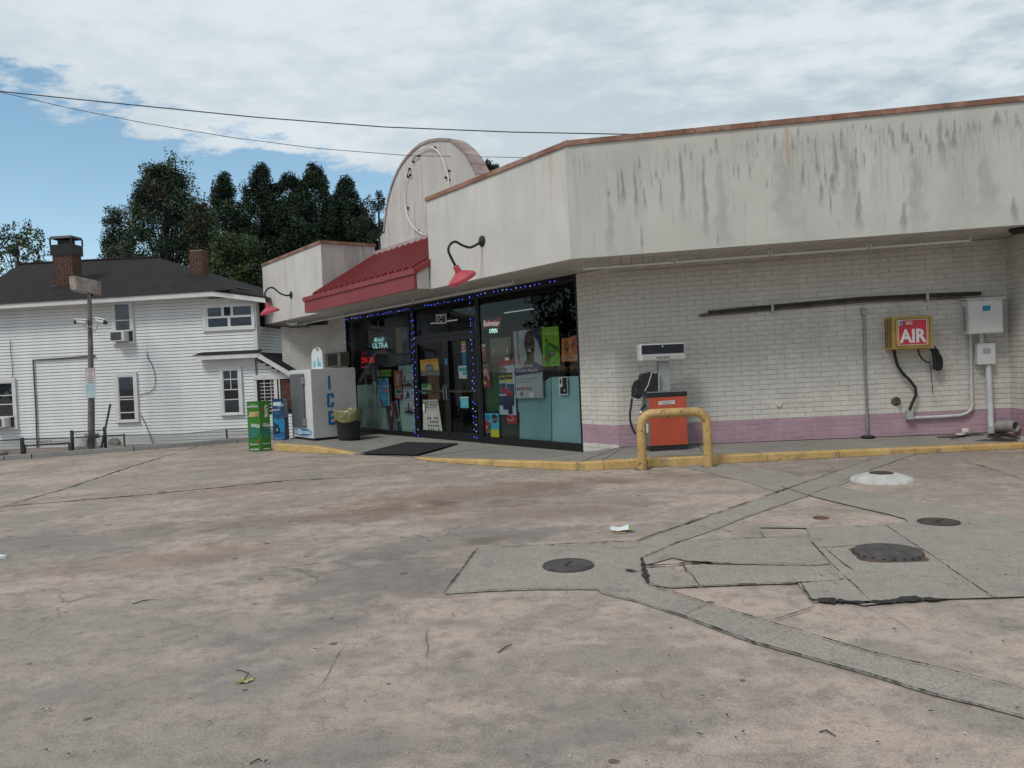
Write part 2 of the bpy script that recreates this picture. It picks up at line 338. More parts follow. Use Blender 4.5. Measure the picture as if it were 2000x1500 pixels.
# ================================================================== GROUND
def build_ground():
    xs=[-500,-200,-80,-40,-25,-18,-14,-11,-9.5,-7.5,-6,-4,-2,-.5,1.0,2,3,4,5,6,7,8,9,10,12,15,20,30,60,150,500]; ys=[-500,-150,-60,-30,-20,-16,-14,-12,-10,-8,-6,-4,-3,-2,-1,0,5,15,40,120,500]
    v=[FB.w(x,y,glev_b(x)) for y in ys for x in xs]; n=len(xs)
    f=[(j*n+i,j*n+i+1,(j+1)*n+i+1,(j+1)*n+i) for j in range(len(ys)-1) for i in range(n-1)]
    o=MB().add(v,f).build('ground',CONC,kind='structure'); return o
ground=build_ground()
def poly_sheet(name,px,m,dz,parent=None,kind='structure',thick=0):
    pts=[gnd(u,v,dz) for u,v in px]; b=MB(); n=len(pts)
    b.add(pts,[tuple(range(n))]); o=b.build(name,m,parent,kind=kind if parent is None else None)
    bm=bmesh.new(); bm.from_mesh(o.data); bmesh.ops.triangulate(bm,faces=bm.faces[:])
    for f in bm.faces:
        if f.normal.z<0: f.normal_flip()
    bm.to_mesh(o.data); bm.free(); return o
def Z8(l): return [(820+a*.59,880+b*.59) for a,b in l]
def Z5(l): return [(1220+a*.24,1000+b*.24) for a,b in l]
def Z6(l): return [(1600+a*.22663,900+b*.22667) for a,b in l]
def jag(px,amp=1.0,step=9,seed=1):
    r=random.Random(seed); out=[]
    for (a,b),(c,d) in zip(px,px[1:]):
        k=max(1,int(math.hypot(c-a,(d-b)*2)/step))
        for i in range(k):
            t=i/k; out.append((a+(c-a)*t+r.uniform(-amp,amp)*(i>0),b+(d-b)*t+r.uniform(-amp,amp)*.45*(i>0)))
    return out+[px[-1]]
# the worn concrete lot, its grey trench repairs and slabs
up1=jag(Z8([(190,328),(450,316),(715,305),(770,285),(830,262),(1000,205),(1200,135),(1360,78),(1525,20),(1590,-2)]),.8,10,2)
lo1=jag(Z8([(1680,-2),(1620,20),(1500,62),(1380,122),(1290,150),(1100,215),(980,262),(880,297),(820,322),(735,360),(742,400),(755,442)]),.8,10,3)
up2=jag(Z8([(755,442),(840,478),(950,512),(1080,550),(1200,587),(1500,677),(1800,747),(2000,800),(2150,842)]),.8,10,4)
lo2=jag(Z8([(2150,930),(2000,890),(1850,848),(1700,815),(1500,752),(1300,695),(1100,640),(980,597),(870,553),(720,505),(600,475),(585,463),(400,463),(240,468),(80,478)]),.8,10,5)
trench=poly_sheet('repair_trench',up1+lo1+up2[1:]+lo2+jag(Z8([(80,478),(135,405),(190,328)]),.6,10,6)[1:-1],PATCH,.006)
trench['label']='grey concrete trench repair running across the worn lot'
apron=poly_sheet('repair_apron',Z6([(-330,95),(-100,160),(0,195),(120,225),(570,303),(830,355),(1080,405),(1330,435),(1500,475),(1700,515),(1765,555),(2300,760),(2300,1140),(1765,1185),(1400,1197),(1100,1205),(850,1220),(600,1240),(380,1262),(280,1235),(0,1215),(-90,1195),(-160,1100),(-260,975),(30,960),(200,1045),(-20,760),(-110,590),(-520,585),(-500,560),(0,585),(300,575),(700,555),(770,540),(740,510),(600,470),(380,420),(150,365),(0,330),(-100,300),(-330,225)]),PATCH,.0125)
apron['label']='grey concrete apron around the two iron covers'
strip=poly_sheet('repair_strip',Z8([(850,50),(1000,42),(1200,70),(1310,100),(1190,140),(1060,100)]),PATCH,.0045)
strip['label']='grey concrete strip leading from the kerb to the trench'
slab=thing('cracked_slab','tan cracked slabs with open dirt filled joints between the grey trenches','paving',gnd(1450,1120,0)); slab['kind']='structure'
def slab_piece(px,seed):
    o=poly_sheet('slab',jag(px+[px[0]],.7,12,seed)[:-1],SLAB,.009,None)
    w=o.location.copy(); 
    for v in o.data.vertices: v.co-=slab.location
    o.parent=slab
    del o['kind']; return o
slab_piece(Z5([(130,380),(300,300),(440,240),(560,238),(1140,216),(1470,208),(1560,300),(1650,400),(1690,432),(1500,446),(1100,436),(760,430),(500,405),(390,380),(250,420),(160,440)]),11)
slab_piece(Z5([(500,455),(640,436),(1100,442),(1500,450),(1680,440),(1770,540),(1740,572),(1430,590),(1000,602),(620,618),(590,570),(540,510)]),12)
slab_piece(Z5([(160,470),(330,462),(480,502),(540,515),(580,575),(605,616),(380,628),(200,600),(185,560)]),13)
slab_piece(Z5([(1600,310),(1640,305),(1720,385),(1645,392)]),14)
slab_piece(Z5([(1650,396),(1725,392),(1835,490),(1745,498)]),15)
def ribbon(b,px,w,dz,seed,taper=True):
    r=random.Random(seed); pj=jag(px,1.0,7,seed); P=[gnd(u,v,dz) for u,v in pj]; k=len(P); L=[];R_=[]
    for i,p in enumerate(P):
        t=P[min(i+1,k-1)]-P[max(i-1,0)]; t/=np.linalg.norm(t)+1e-9; n=np.array([-t[1],t[0],0]); ww=w*r.uniform(.25,1.35)*(.55+.45*math.sin(i*.23+seed)**2)*(min(1,.35+3*min(i,k-1-i)/k) if taper else 1)
        L.append(p+n*ww*.5); R_.append(p-n*ww*.5)
    b.add(L+R_,[(i,k+i,k+i+1,i+1) for i in range(k-1)])
cr=[ (Z8([(190,328),(450,316),(715,305),(770,285),(1000,205),(1200,135),(1525,20)]),.045),(Z8([(190,328),(135,405),(80,478)]),.03),(Z8([(80,478),(240,468),(400,463),(585,463),(600,475)]),.022),
 (Z8([(600,475),(720,505),(870,553),(1100,640),(1300,695),(1500,752),(1700,815),(2000,890)]),.028),(Z8([(755,442),(950,512),(1200,587),(1500,677),(1800,747),(2000,800)]),.028),
 (Z8([(880,297),(735,360)]),.03),(Z8([(735,360),(742,400),(755,445)]),.055),(Z8([(980,262),(1100,215),(1290,150),(1500,62),(1620,20)]),.012),
 (Z5([(160,455),(300,448),(440,440),(500,425),(620,420),(720,425)]),.06),(Z5([(400,385),(500,412),(700,430),(820,432),(1000,438),(1090,434)]),.035),(Z5([(1090,434),(1320,432),(1500,448),(1690,432)]),.018),
 (Z5([(330,462),(480,500),(540,512),(580,575),(610,617)]),.018),(Z5([(480,450),(500,500)]),.03),(Z5([(380,628),(620,618),(1000,602),(1430,590),(1740,572),(1790,555)]),.03),
 (Z5([(560,238),(760,236),(1140,218),(1470,210)]),.02),(Z5([(1140,218),(1090,165)]),.03),(Z5([(1470,195),(1560,300),(1650,400),(1750,500)]),.02),(Z5([(1560,304),(1750,295),(2000,282)]),.014),(Z5([(1610,290),(1720,385),(1880,505)]),.018),
 (Z5([(1430,590),(1470,660),(1530,745)]),.03),(Z5([(1530,745),(1640,735),(1760,742),(1850,750),(1990,755)]),.11),(Z6([(380,1235),(560,1235),(720,1215),(850,1205),(1000,1215),(1100,1210)]),.10),
 (Z5([(1555,755),(1500,805),(1370,845),(1250,885),(1180,903)]),.022),(Z5([(1760,520),(1860,600),(1990,730)]),.018),(Z5([(190,610),(380,665),(660,755)]),.02),(Z5([(460,860),(620,790),(690,760)]),.014),
 (Z5([(480,120),(620,125),(740,150),(900,165),(1040,172)]),.012),(Z5([(0,480),(60,495),(130,500)]),.05),(Z5([(130,270),(290,300)]),.02),(Z6([(510,530),(720,665),(870,765),(1000,850),(1200,990),(1450,1160),(1580,1250)]),.016),
 (Z6([(350,1255),(480,1320),(560,1345),(650,1390),(720,1430),(800,1495)]),.010),(Z6([(0,762),(200,748),(440,738)]),.014),(Z6([(1210,0),(1400,50),(1560,100),(1765,170)]),.03),(Z6([(0,585),(300,575),(700,555)]),.016),
 (Z8([(150,480),(120,540),(70,570),(20,600),(25,660),(20,690)]),.005)]
b=MB()
for i,(px,w) in enumerate(cr): ribbon(b,px,w*(.62 if w<.05 else 1.0),.0175,100+i)
def Zl(l): return [(a*.45,840+b_*.45) for a,b_ in l]
for i,(px,w) in enumerate([(Zl([(-30,345),(300,250),(600,150),(880,65)]),.05),(Zl([(-30,335),(300,310),(650,280),(1000,245),(1250,220),(1560,205)]),.07),(Zl([(1500,935),(1460,990),(1415,1080),(1370,1135)]),.004),(Zl([(1860,860),(1845,900),(1860,950),(1850,995)]),.004),(Zl([(1560,205),(1800,180),(1950,165)]),.02)]): ribbon(b,px,w,.006,200+i)
crk=b.build('pavement_cracks',DIRT_AND_SHADE,ground,kind='stuff')
# ================================================================== SIDEWALK AND KERB
def kz(p,h): return np.array([p[0],p[1],p[2]+h])
KL=[(534.5,880,.17),(570,882.5,.17),(610,885,.165),(650,886.5,.10),(690,887.5,.012)]
KR=[(806,894,.012),(840,901.5,.055),(930,908,.09),(1020,914,.11),(1127,919.5,.126),(1180,917.5,.13),(1265,913,.135),(1384,907.5,.13),(1500,901,.12),(1640,893.6,.105),(1832,884,.092),(2000,876.5,.09),(2260,863,.09)]
kerb=bpy.data.objects.new('kerb',None); COL.objects.link(kerb); kerb['kind']='structure'; kerb['label']='low yellow painted kerb along the store sidewalk'
inner_out=[]
def kerb_run(K):
    P=[gnd(u,v) for u,v,_ in K]; hs=[k[2] for k in K]; nn=[]
    for i in range(len(P)):
        t=P[min(i+1,len(P)-1)]-P[max(i-1,0)]; n=np.array([-t[1],t[0],0]); n/=np.linalg.norm(n); nn.append(n)
    inn=[]
    for i in range(len(P)-1):
        q=[]
        for k,sh in ((i,.004 if i else 0),(i+1,-.004)):
            t=(P[i+1]-P[i]); t/=np.linalg.norm(t); p=P[k]+t*sh; n=nn[k]; h=hs[k]
            q.append((p-np.array([0,0,.1]),p+np.array([0,0,h-.02])+n*.008,p+np.array([0,0,h])+n*.03,p+np.array([0,0,h])+n*.17,p-np.array([0,0,.1])+n*.17))
        b=MB(); a,c=q
        b.add(list(a)+list(c),[(0,1,2,3,4),(9,8,7,6,5),(0,5,6,1),(1,6,7,2),(2,7,8,3),(3,8,9,4)]); b.build('kerb_section',YEL,kerb)
    b=MB(); rr=random.Random(len(P)); Q=[]
    for i in range(len(P)-1):
        k=max(2,int(np.linalg.norm(P[i+1]-P[i])/.12))
        for j in range(k): Q.append((P[i]*(1-j/k)+P[i+1]*(j/k),nn[i]))
    L=[q+n*.02+np.array([0,0,.003]) for q,n in Q]; O=[q-n*rr.choice((.004,.01,.018,.035))*rr.uniform(.4,1.2)+np.array([0,0,.003]) for q,n in Q]
    b.add(L+O,[(i,i+1,len(Q)+i+1,len(Q)+i) for i in range(len(Q)-1)]); b.build('gutter_dirt_and_shade',DIRT_AND_SHADE,kerb,kind='stuff')  # dirt line that also paints contact shade along the kerb foot
    return [P[i]+np.array([0,0,hs[i]-.003])+nn[i]*.165 for i in range(len(P))],P,nn
inL,PL,nL=kerb_run(KL); inR,PR,nR=kerb_run(KR)
# end face of the raised kerb at its left end is unpainted concrete
def wallz_B(x): return .14*min(1,max(0,(x+.95)/.95))
SLA=.012
pairs=[]
for i,p in enumerate(inL): pairs.append((p,FB.w(FB.l(p)[0]-(4.4,3.4,2.6,2.3,2.0)[i],0.02,0.0)))
lastx=FB.l(pairs[-1][1])[0]
g0,g1=PL[-1]+np.array([0,0,.008]),PR[0]+np.array([0,0,.008])
for t in (.0,.5,1.): 
    p=g0*(1-t)+g1*t; pairs.append((p,FB.w(FB.l(pairs[4][1])[0]*(1-t)+(-3.4)*t+ .01,0.02,0.0)))
wx=[-3.3,-2.8,-1.9,-.95,0]
for i,p in enumerate(inR):
    if i<5: pairs.append((p,FB.w(wx[i],.02,wallz_B(wx[i]))))
    else:
        xa=max(.1,FA.l(p)[0]); xa=min(xa,6.38); pairs.append((p,FA.w(xa,.02,.14+SLA*xa)))
vs_=[q for pr in pairs for q in pr]; b=MB()
b.add(vs_,[(2*i,2*i+2,2*i+3,2*i+1) for i in range(len(pairs)-1)])
side=b.build('sidewalk',WALK,kind='structure')
b=MB()   # skirt that closes the left end of the raised walk
p0,p1=pairs[0]; b.add([p0,p1,p1-np.array([0,0,.5]),p0-np.array([0,0,.5])],[(0,1,2,3)]); b.build('sidewalk_edge',WALK,side)
# expansion joints across the walk
b=MB()
for i in (6,8,9,11,12,13,15):
    a,c=pairs[i]; t=(np.array(c)-a); n=np.array([-t[1],t[0],0]); n/=np.linalg.norm(n); dz=np.array([0,0,.004])
    b.add([a+dz-n*.006,a+dz+n*.006,c+dz+n*.006,c+dz-n*.006],[(0,1,2,3)])
q0,q1=FA.w(.02,-.018,.14+.004),FA.w(6.36,-.018,.14+SLA*6.36+.004); r0_=FA.w(.02,0.01,.15),FA.w(6.36,0.01,.15+SLA*6.36)  # strip along the wall foot: grime with painted contact shade
b.add([q0,q1,r0_[1],r0_[0]],[(0,1,2,3)]); b.build('joint_and_foot_shade',DIRT_AND_SHADE,side)
def walk_hit(u,v,it=14):
    z=0
    for _ in range(it):
        p=gz(u,v,z); xb,yb,_z=FB.l(p); xb2=xb
        zo=glev_b(xb)+.01; t=min(1,max(0,-yb/2.5)); z=0*(1-t)+zo*t
    return p
# ================================================================== STORE
store=thing('convenience_store','low white brick convenience store with stained parapet, red awning and arched false front','store',CO,aB)
RA=(0,-SLA,aA-aB)
OV=1.4; T22=math.tan(math.radians(22.5))
# --- brick walls
CH=.0847; Z0=.535-6*CH; BL=.29
def clearmesh(name,l,mp): 
    return MB().box(0,l,0,.05,0,CH-.0115).build(name,mp)
brick_meshes={}
def brick_mesh(l,pink):
    k=(round(l,2),pink)
    if k not in brick_meshes:
        b=MB().box(0,k[0],0,.05,0,CH-.0115); me=bpy.data.meshes.new('brick'); me.from_pydata(b.v,[],b.f); me.materials.append(BRP if pink else BRW); brick_meshes[k]=me
    return brick_meshes[k]
walls=[]
def brick_wall(x0,x1,z1,loc,rot,y_face,label,pinkz=.535,zlow=.0,start=0.,bury=.0):
    """a mortar body with its brick courses; local x along the wall, y into the wall"""
    w=MB().box(x0,x1,y_face+.006,y_face+.22,-.45,z1).build('brick_wall',MORT,store,loc,rot)
    L=[]; k=0; z=Z0
    while z<z1-.02:
        off=start+(BL/2 if k%2 else 0); x=x0-((x0-off)%BL)
        while x<x1-.015:
            a=max(x,x0); c=min(x+BL-.0105,x1)
            if c-a>.03: L.append((a,c,z,min(CH-.0115,z1-z)))
            x+=BL
        z+=CH; k+=1
    walls.append((w,L,y_face)); return w
wa=brick_wall(0.0,6.50,3.33,(0,0,0),RA,0,'')
wp=brick_wall(-.95,0,3.33,(0,0,0),(0,0,0),0,'',start=-.95)
wr=brick_wall(-.1,4.0,3.33,(6.42*math.cos(RA[2]),6.42*math.sin(RA[2]),.077),(0,0,RA[2]-math.pi/2),0,'',start=.03)
wl=brick_wall(-12.35,-11.14,3.33,(0,0,0),(0,0,0),0,'',start=-.1)
wf=brick_wall(-1.52,0,3.21,(-12.35,0,0),(0,0,RA[2]),0,'',start=-.07)
allb=[]
Mst=Matrix.Translation(Vector(CO))@Matrix.Rotation(aB,4,'Z')
for wi,(w,L,yf) in enumerate(walls):
    M=Mst@Matrix.LocRotScale(w.location,w.rotation_euler,None); nrm=(M.to_3x3()@Vector((0,-1,0)))
    for (a,c,z,h) in L:
        p=M@Vector(((a+c)/2,0,z)); d=Vector(EYE)-p; px=(c-a)*h*max(0,nrm.dot(d.normalized()))/d.length_squared
        uu=(p.x/p.y) if p.y>0 else 9
        if uu>.69: px*=.0
        allb.append((px,wi,a,c,z,h))
allb.sort(reverse=True)
top=set(range(min(300,len(allb)))); rest={}
for i,(px,wi,a,c,z,h) in enumerate(allb):
    w,L,yf=walls[wi]; pink=(.19<z<.53) or (wi in (0,2) and .10<z<.19); jy=random.uniform(-.002,.002); full=h>CH-.02
    if i<300 and full:
        o=bpy.data.objects.new('brick',brick_mesh(c-a,pink)); COL.objects.link(o); o.parent=w; o.location=(a,yf+jy,z); o.rotation_euler=(random.uniform(-.012,.012),random.uniform(-.004,.004),random.uniform(-.004,.004))
        o.scale=((c-a)/round(c-a,2),1,1)
    else:
        rest.setdefault(wi,MB()).box(a,c,yf+jy,yf+.05,z,z+h,1 if pink else 0)
for wi,b in rest.items(): b.build('brick_courses',[BRW,BRP],walls[wi][0],kind='stuff')
# --- shell behind (roof deck, rear and party walls) so that the shop is closed and dark
def Bq(p): x,y,z=FB.l(p); return (x,y)
e6=Bq(FA.w(6.64,0,0)); e12=Bq(FA.w(12.5,.0,0)); ins=Bq(FA.w(12.5,11,0))
b=MB(); plan=[(-13.3,.3),(-11.0,.24),(-.1,.24),e6,e12,ins,(-1,13),(-13.3,12)]
b.prism(plan,3.46,3.56,'z'); roofd=b.build('roof_deck',SOF,store)
b=MB(); 
def wallseg(b,p,q,z0,z1,t=.2):
    p=np.array(p);q=np.array(q);d=(q-p)/np.linalg.norm(q-p);n=np.array([-d[1],d[0]])*t
    b.hexa([(*p,z0),(*q,z0),(*(q+n),z0),(*(p+n),z0)],[(*p,z1),(*q,z1),(*(q+n),z1),(*(p+n),z1)])
wallseg(b,ins,(-1,13),-.4,5.1); wallseg(b,(-1,13),(-13.3,12),-.4,5.1); wallseg(b,(-12.4,12),(-12.45,.25),-.4,4.9,-.2); wallseg(b,e12,ins,-.4,5.1)
b.build('rear_wall',STUCB,store)
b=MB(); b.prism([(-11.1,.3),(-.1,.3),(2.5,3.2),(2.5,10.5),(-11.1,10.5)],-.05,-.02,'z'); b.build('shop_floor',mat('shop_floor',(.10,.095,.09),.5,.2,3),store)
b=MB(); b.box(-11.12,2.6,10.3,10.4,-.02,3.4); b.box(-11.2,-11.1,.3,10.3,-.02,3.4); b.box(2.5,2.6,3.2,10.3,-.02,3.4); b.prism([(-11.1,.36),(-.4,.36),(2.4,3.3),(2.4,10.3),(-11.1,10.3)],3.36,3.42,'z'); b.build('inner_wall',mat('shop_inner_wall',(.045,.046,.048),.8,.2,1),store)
b=MB(); b.box(-11.16,-.93,.005,.3,3.285,3.34); b.build('window_header',BLK,store)
# --- fascias
zb,zt=3.33,5.14
b=MB(); b.prism([(-3.88,-OV),(OV*T22,-OV),((OV-.16)*T22,-OV+.16),(-3.88,-OV+.16)],zb,zt,'z'); fas1=b.build('fascia_panel',STUCB,store,label='cream stucco fascia over the shop windows')
b=MB(); b.prism([(-OV*T22,-OV+.004),(9.6,-OV+.004),(9.6,-OV+.16),(-(OV-.16)*T22,-OV+.16)],zb,zt,'z'); fas2=b.build('fascia_panel',STUCA,store,(0,0,0),RA,label='grey white stucco fascia streaked with dark runs')
def stained_skin():
    """the stucco skin with its run-off streaks kept as a point attribute: rows are (x,y0,y1,width) read off the wall"""
    nx,nz=900,110; X=np.linspace(-OV*T22,9.6,nx); Zz=np.linspace(zb,zt-.012,nz); gx,gzz=np.meshgrid(X,Zz); D=np.zeros_like(gx); Rr=np.zeros_like(gx); rng=np.random.default_rng(12)
    cl=[(555,260,560,14),(575,255,310,8),(600,290,330,8),(650,290,640,16),(710,230,300,14),(690,280,310,8),(305,345,520,14),(360,360,560,12),(380,310,370,8),(400,445,530,10),(450,350,410,8),(470,400,540,10),(430,370,440,7),(840,240,300,8),(850,335,410,7),(885,215,260,6),(880,290,320,7),(800,340,410,8),(780,340,400,6),(920,410,450,7),(955,210,300,14),(1030,205,310,10),(1058,185,230,7),(1075,335,440,10),(1100,215,260,7),(1130,225,300,7),(1135,280,400,14),(1150,420,520,16),(1170,340,440,7),(1190,460,560,8),(1210,200,430,17),(1240,190,300,12),(1262,225,540,40),(1285,300,500,20),(1300,260,400,16),(1308,450,620,24),(1335,290,370,8),(1290,175,200,7),(1345,175,200,8),(1365,180,220,10),(1385,240,310,8),(1420,190,260,6),(1445,170,230,9),(1460,190,300,16),(1503,160,260,12),(1520,210,260,14),(1540,250,310,10),(1575,190,250,8),(1600,215,270,10),(1612,250,310,14),(1660,140,350,26),(1690,190,240,12),(1720,155,230,12),(1715,200,280,20),(1780,160,220,10),(1805,150,210,12),(1830,160,210,8),(1897,115,195,26),(1940,115,140,9),(1985,130,190,20),(1972,480,600,24),(36,345,470,6),(55,560,640,10),(710,640,690,8),(385,600,720,8),(250,450,490,7),(290,380,520,6),(985,470,520,7),(1500,500,640,22),(1200,380,470,26),(980,250,640,60),(1550,300,640,50),(720,300,690,40),(250,480,760,30),(1850,300,560,60)]
    for i in range(230):
        x=rng.normal(1150,430) if i%3 else rng.uniform(60,2000); y0=300-.095*x*1.0+rng.exponential(90); cl.append((x,y0,y0+rng.uniform(20,150),rng.uniform(2.5,7)))
    for k,(x,y0,y1,w) in enumerate(cl):
        u=1080+x*.46; xa,za=FA.hit(u,160+y0*.46,-OV); xb,zb2=FA.hit(u,160+y1*.46,-OV); za-=SLA*xa; zb2-=SLA*xb
        if xa<-.5: continue
        mpp=abs(FA.hit(u+10,300,-OV)[0]-FA.hit(u,300,-OV)[0])/10; ww=max(.010,w*.46*mpp*.62); L=max(za-zb2,.05); lo=np.searchsorted(X,xa-3.2*ww-.05),np.searchsorted(X,xa+3.2*ww+.05); sl_=slice(lo[0],lo[1]); gx_,gz_=gx[:,sl_],gzz[:,sl_]
        t=(za-gz_)/L; cx=xa+.25*ww*np.sin(gz_*9+k)+(.10*t*ww); wv=ww*(.35+.9*np.clip(t,0,1))*(1+.25*np.sin(gz_*23+k*1.7)); prof=np.clip(t/.16,0,1)*np.clip((1.18-t)/.5,0,1); str_=(.85 if w<30 else .42)*(.42 if k>=len(cl)-230 else .92)
        D[:,sl_]=np.maximum(D[:,sl_],str_*prof*np.exp(-((gx_-cx)/wv)**4*.7))
    n_=rng.random(nx); n_=np.convolve(n_,np.ones(7)/7,'same'); D*=(.72+.5*(n_[None,:]-.3)); wash=np.convolve(rng.random(nx),np.ones(25)/25,'same'); D=np.clip(D+.22*np.clip((wash[None,:]-.42)*4,0,1)*np.clip((zt-gzz)/.35,0,1)*np.clip((gzz-zb)/.9,.25,1),0,1)
    for x,y0,y1,w in ((1010,195,430,9),(-2,180,430,10)):
        u=1080+x*.46; xa,za=FA.hit(u,160+y0*.46,-OV); xb,zb2=FA.hit(u,160+y1*.46,-OV); Rr=np.maximum(Rr,np.clip((za-gzz)/.05,0,1)*np.clip((gzz-zb2)/(za-zb2),0,1)**.7*np.exp(-((gx-xa)/.035)**2))
    me=bpy.data.meshes.new('stucco_skin'); V=np.stack([gx,np.full_like(gx,-OV),gzz],-1).reshape(-1,3); i=np.arange(nx*nz).reshape(nz,nx); q=np.stack([i[:-1,:-1],i[:-1,1:],i[1:,1:],i[1:,:-1]],-1).reshape(-1,4); m=len(q)
    me.vertices.add(nx*nz); me.vertices.foreach_set('co',V.astype('f').ravel()); me.loops.add(4*m); me.loops.foreach_set('vertex_index',q.astype('i').ravel()); me.polygons.add(m); me.polygons.foreach_set('loop_start',np.arange(0,4*m,4,dtype='i')); me.update(calc_edges=True)
    for nm,A_ in (('run_off',D),('rust_run',Rr)): at=me.attributes.new(nm,'FLOAT','POINT'); at.data.foreach_set('value',A_.astype('f').ravel())
    t=NT('streaked_stucco'); n=t.noise(.8,6,.65); col=t.mix(t.ramp(n,.3,.7),(.485,.475,.43),(.56,.545,.50)); col=t.mix(t.math('MULTIPLY',t.ramp(t.noise(1.6,6,.7,(1,1,.2),off=(1,0,8)),.45,.68),.35),col,(.36,.355,.335))
    def at_(nm): x=t.n('ShaderNodeAttribute'); x.attribute_name=nm; return x.outputs['Fac']
    br=t.math('MULTIPLY',at_('run_off'),t.ramp(t.noise(30,6,.75,(1,1,.35)),.30,.62,.45,.92)); col=t.mix(br,col,(.135,.142,.155)); col=t.mix(t.math('MULTIPLY',at_('rust_run'),.55),col,(.40,.22,.08)); t.bump(t.noise(60,3,.7),.25,.005)
    me.materials.append(t.done(col,.85,0,.25)); o=bpy.data.objects.new('stucco_skin',me); COL.objects.link(o); o.parent=fas2
stained_skin()
b=MB(); b.prism([(-13.9,-OV),(-9.35,-OV),(-9.35,.16),(-9.6,.16),(-9.6,-OV+.2),(-13.85,-OV+.2),(-14.7,-.5),(-14.85,-.6)][0:6]+[(-13.9,-OV+.2)],zb,zt,'z'); fas3=b.build('fascia_panel',STUCB,store,label='cream stucco fascia left of the red awning')
b=MB(); b.prism([(-9.347,-OV+.004),(-9.343,.16),(-9.349,.16),(-9.349,-OV+.004)],zb,zt,'z'); b.build('return_panel',STUCP,fas3)
# left chamfered end
b=MB(); wallseg(b,(-15.35,.05),(-13.9,-OV),zb,zt,-.0001 if False else .16); b.build('fascia_panel',STUCB,store)
# --- copings, in lengths
def coping(x0,x1,y0,y1,z,rot=(0,0,0),n=1,endL=0,endR=0,hh=.078,ov=.03):
    for i in range(n):
        a=x0+(x1-x0)*i/n+.004; c=x0+(x1-x0)*(i+1)/n-.004
        if i==0: a-=0
        ol=endL if i==0 else 0; orr=endR if i==n-1 else 0
        MB().prism([(a-ol,y0-ov),(c+orr,y0-ov),(c,y1),(a,y1)],z-.012,z-.012+hh,'z').build('coping',CAP,store,(0,0,0),rot)
coping(-3.90,OV*T22,-OV,-OV+.2,zt,n=2,endR=.014)
coping(-OV*T22,9.6,-OV,-OV+.2,zt,RA,n=5,endL=.014)
coping(-13.9,-9.315,-OV,-OV+.2,zt,n=2)
MB().box(-9.55,-9.315,-OV+.2,.19,zt-.012,zt+.066).build('coping',CAP,store)
# --- arched false front
AY=.2
arch_px=[(743.5,462),(750.5,454),(752,436),(756,403),(760,383),(765.3,365),(771,349),(779,331),(786,319.5),(794.4,308),(807,294.5),(822,282),(840,275),(858.8,272.5),(878.8,273.5),(890,281),(902.5,292),(912.5,304),(921.7,321),(931.7,340.5)]
ap=[FB.hit(u,v,AY) for u,v in arch_px]
ap+=[(ap[-1][0]+.22,ap[-1][1]-.5),(ap[-1][0]+.3,5.0)]
xl=ap[0][0]
poly=[(xl-.02,3.5)]+[(xl-.02,ap[0][1])]+ap[1:]+[(ap[-1][0],3.5)]
b=MB(); b.prism(poly,AY,AY+.34,'y'); arch=b.build('arched_sign_panel',m_stucco('arch_stucco',(.56,.525,.49),.75,(.45,.40,.39)),store)
capP=mat('arch_cap',(.34,.255,.24),.7,.25,3,grime=.5,grimec=(.16,.09,.07))
pp_=ap[1:]
for i in range(len(pp_)-1):
    (xa,za),(xb_,zb_)=pp_[i],pp_[i+1]; t=np.array([xb_-xa,zb_-za]); L_=np.linalg.norm(t); t/=L_; n=np.array([-t[1],t[0]])
    q=[np.array([xa,za])+t*.006,np.array([xb_,zb_])-t*.006]; q=[q[0]-n*.03,q[1]-n*.03,q[1]+n*.035,q[0]+n*.035]
    MB().prism([tuple(v) for v in q],AY-.025,AY+.37,'y').build('arch_cap',capP,arch)
# white neon oval left of a removed sign
def z4(l): return [(730+a/6.52,250+c/6.52) for a,c in l]
nt=thing('neon_tube_oval','broken white neon tube oval on the arched store front','neon sign',FB.w(-6,AY,6),aB)
def Bl(px,y): return [(FB.hit(u,v,y)[0]+6,y-AY,FB.hit(u,v,y)[1]-6) for u,v in px]
NEONW=mat('neon_tube_glass',(.75,.74,.72),.3,.03,5)
for l in ([(957,725),(948,620),(930,545),(905,470),(882,410),(855,355),(825,310),(790,275),(758,252),(720,243),(680,246),(640,257),(600,275),(565,300)],[(415,640),(400,680),(392,750),(388,850),(395,960),(408,1040),(430,1120),(460,1190),(490,1240),(525,1285),(560,1315),(600,1342),(632,1353),(668,1358)]):
    MB().tube(Bl(z4(l),AY-.06),.015,8).build('tube',NEONW,nt)
b=MB()
for u,v in z4([(780,250),(575,355),(500,430),(455,520),(435,620),(465,600),(435,1020),(565,1310),(635,1350),(960,545),(917,632),(955,660)]):
    x,z=FB.hit(u,v,AY-.03); b.box(x+6-.012,x+6+.012,-.06,0.0,z-6-.025,z-6+.025)
b.build('mounting_clips',BLKM,nt,kind='stuff'); b=MB(); b.tube(Bl(z4([(560,355),(530,370),(500,400),(495,440)]),AY-.05),.012,6); b.build('loose_lead',BLKM,nt); b=MB(); b.tube(Bl(z4([(460,510),(440,560),(425,620),(470,600)]),AY-.05),.012,6); b.build('loose_lead',BLKM,nt)
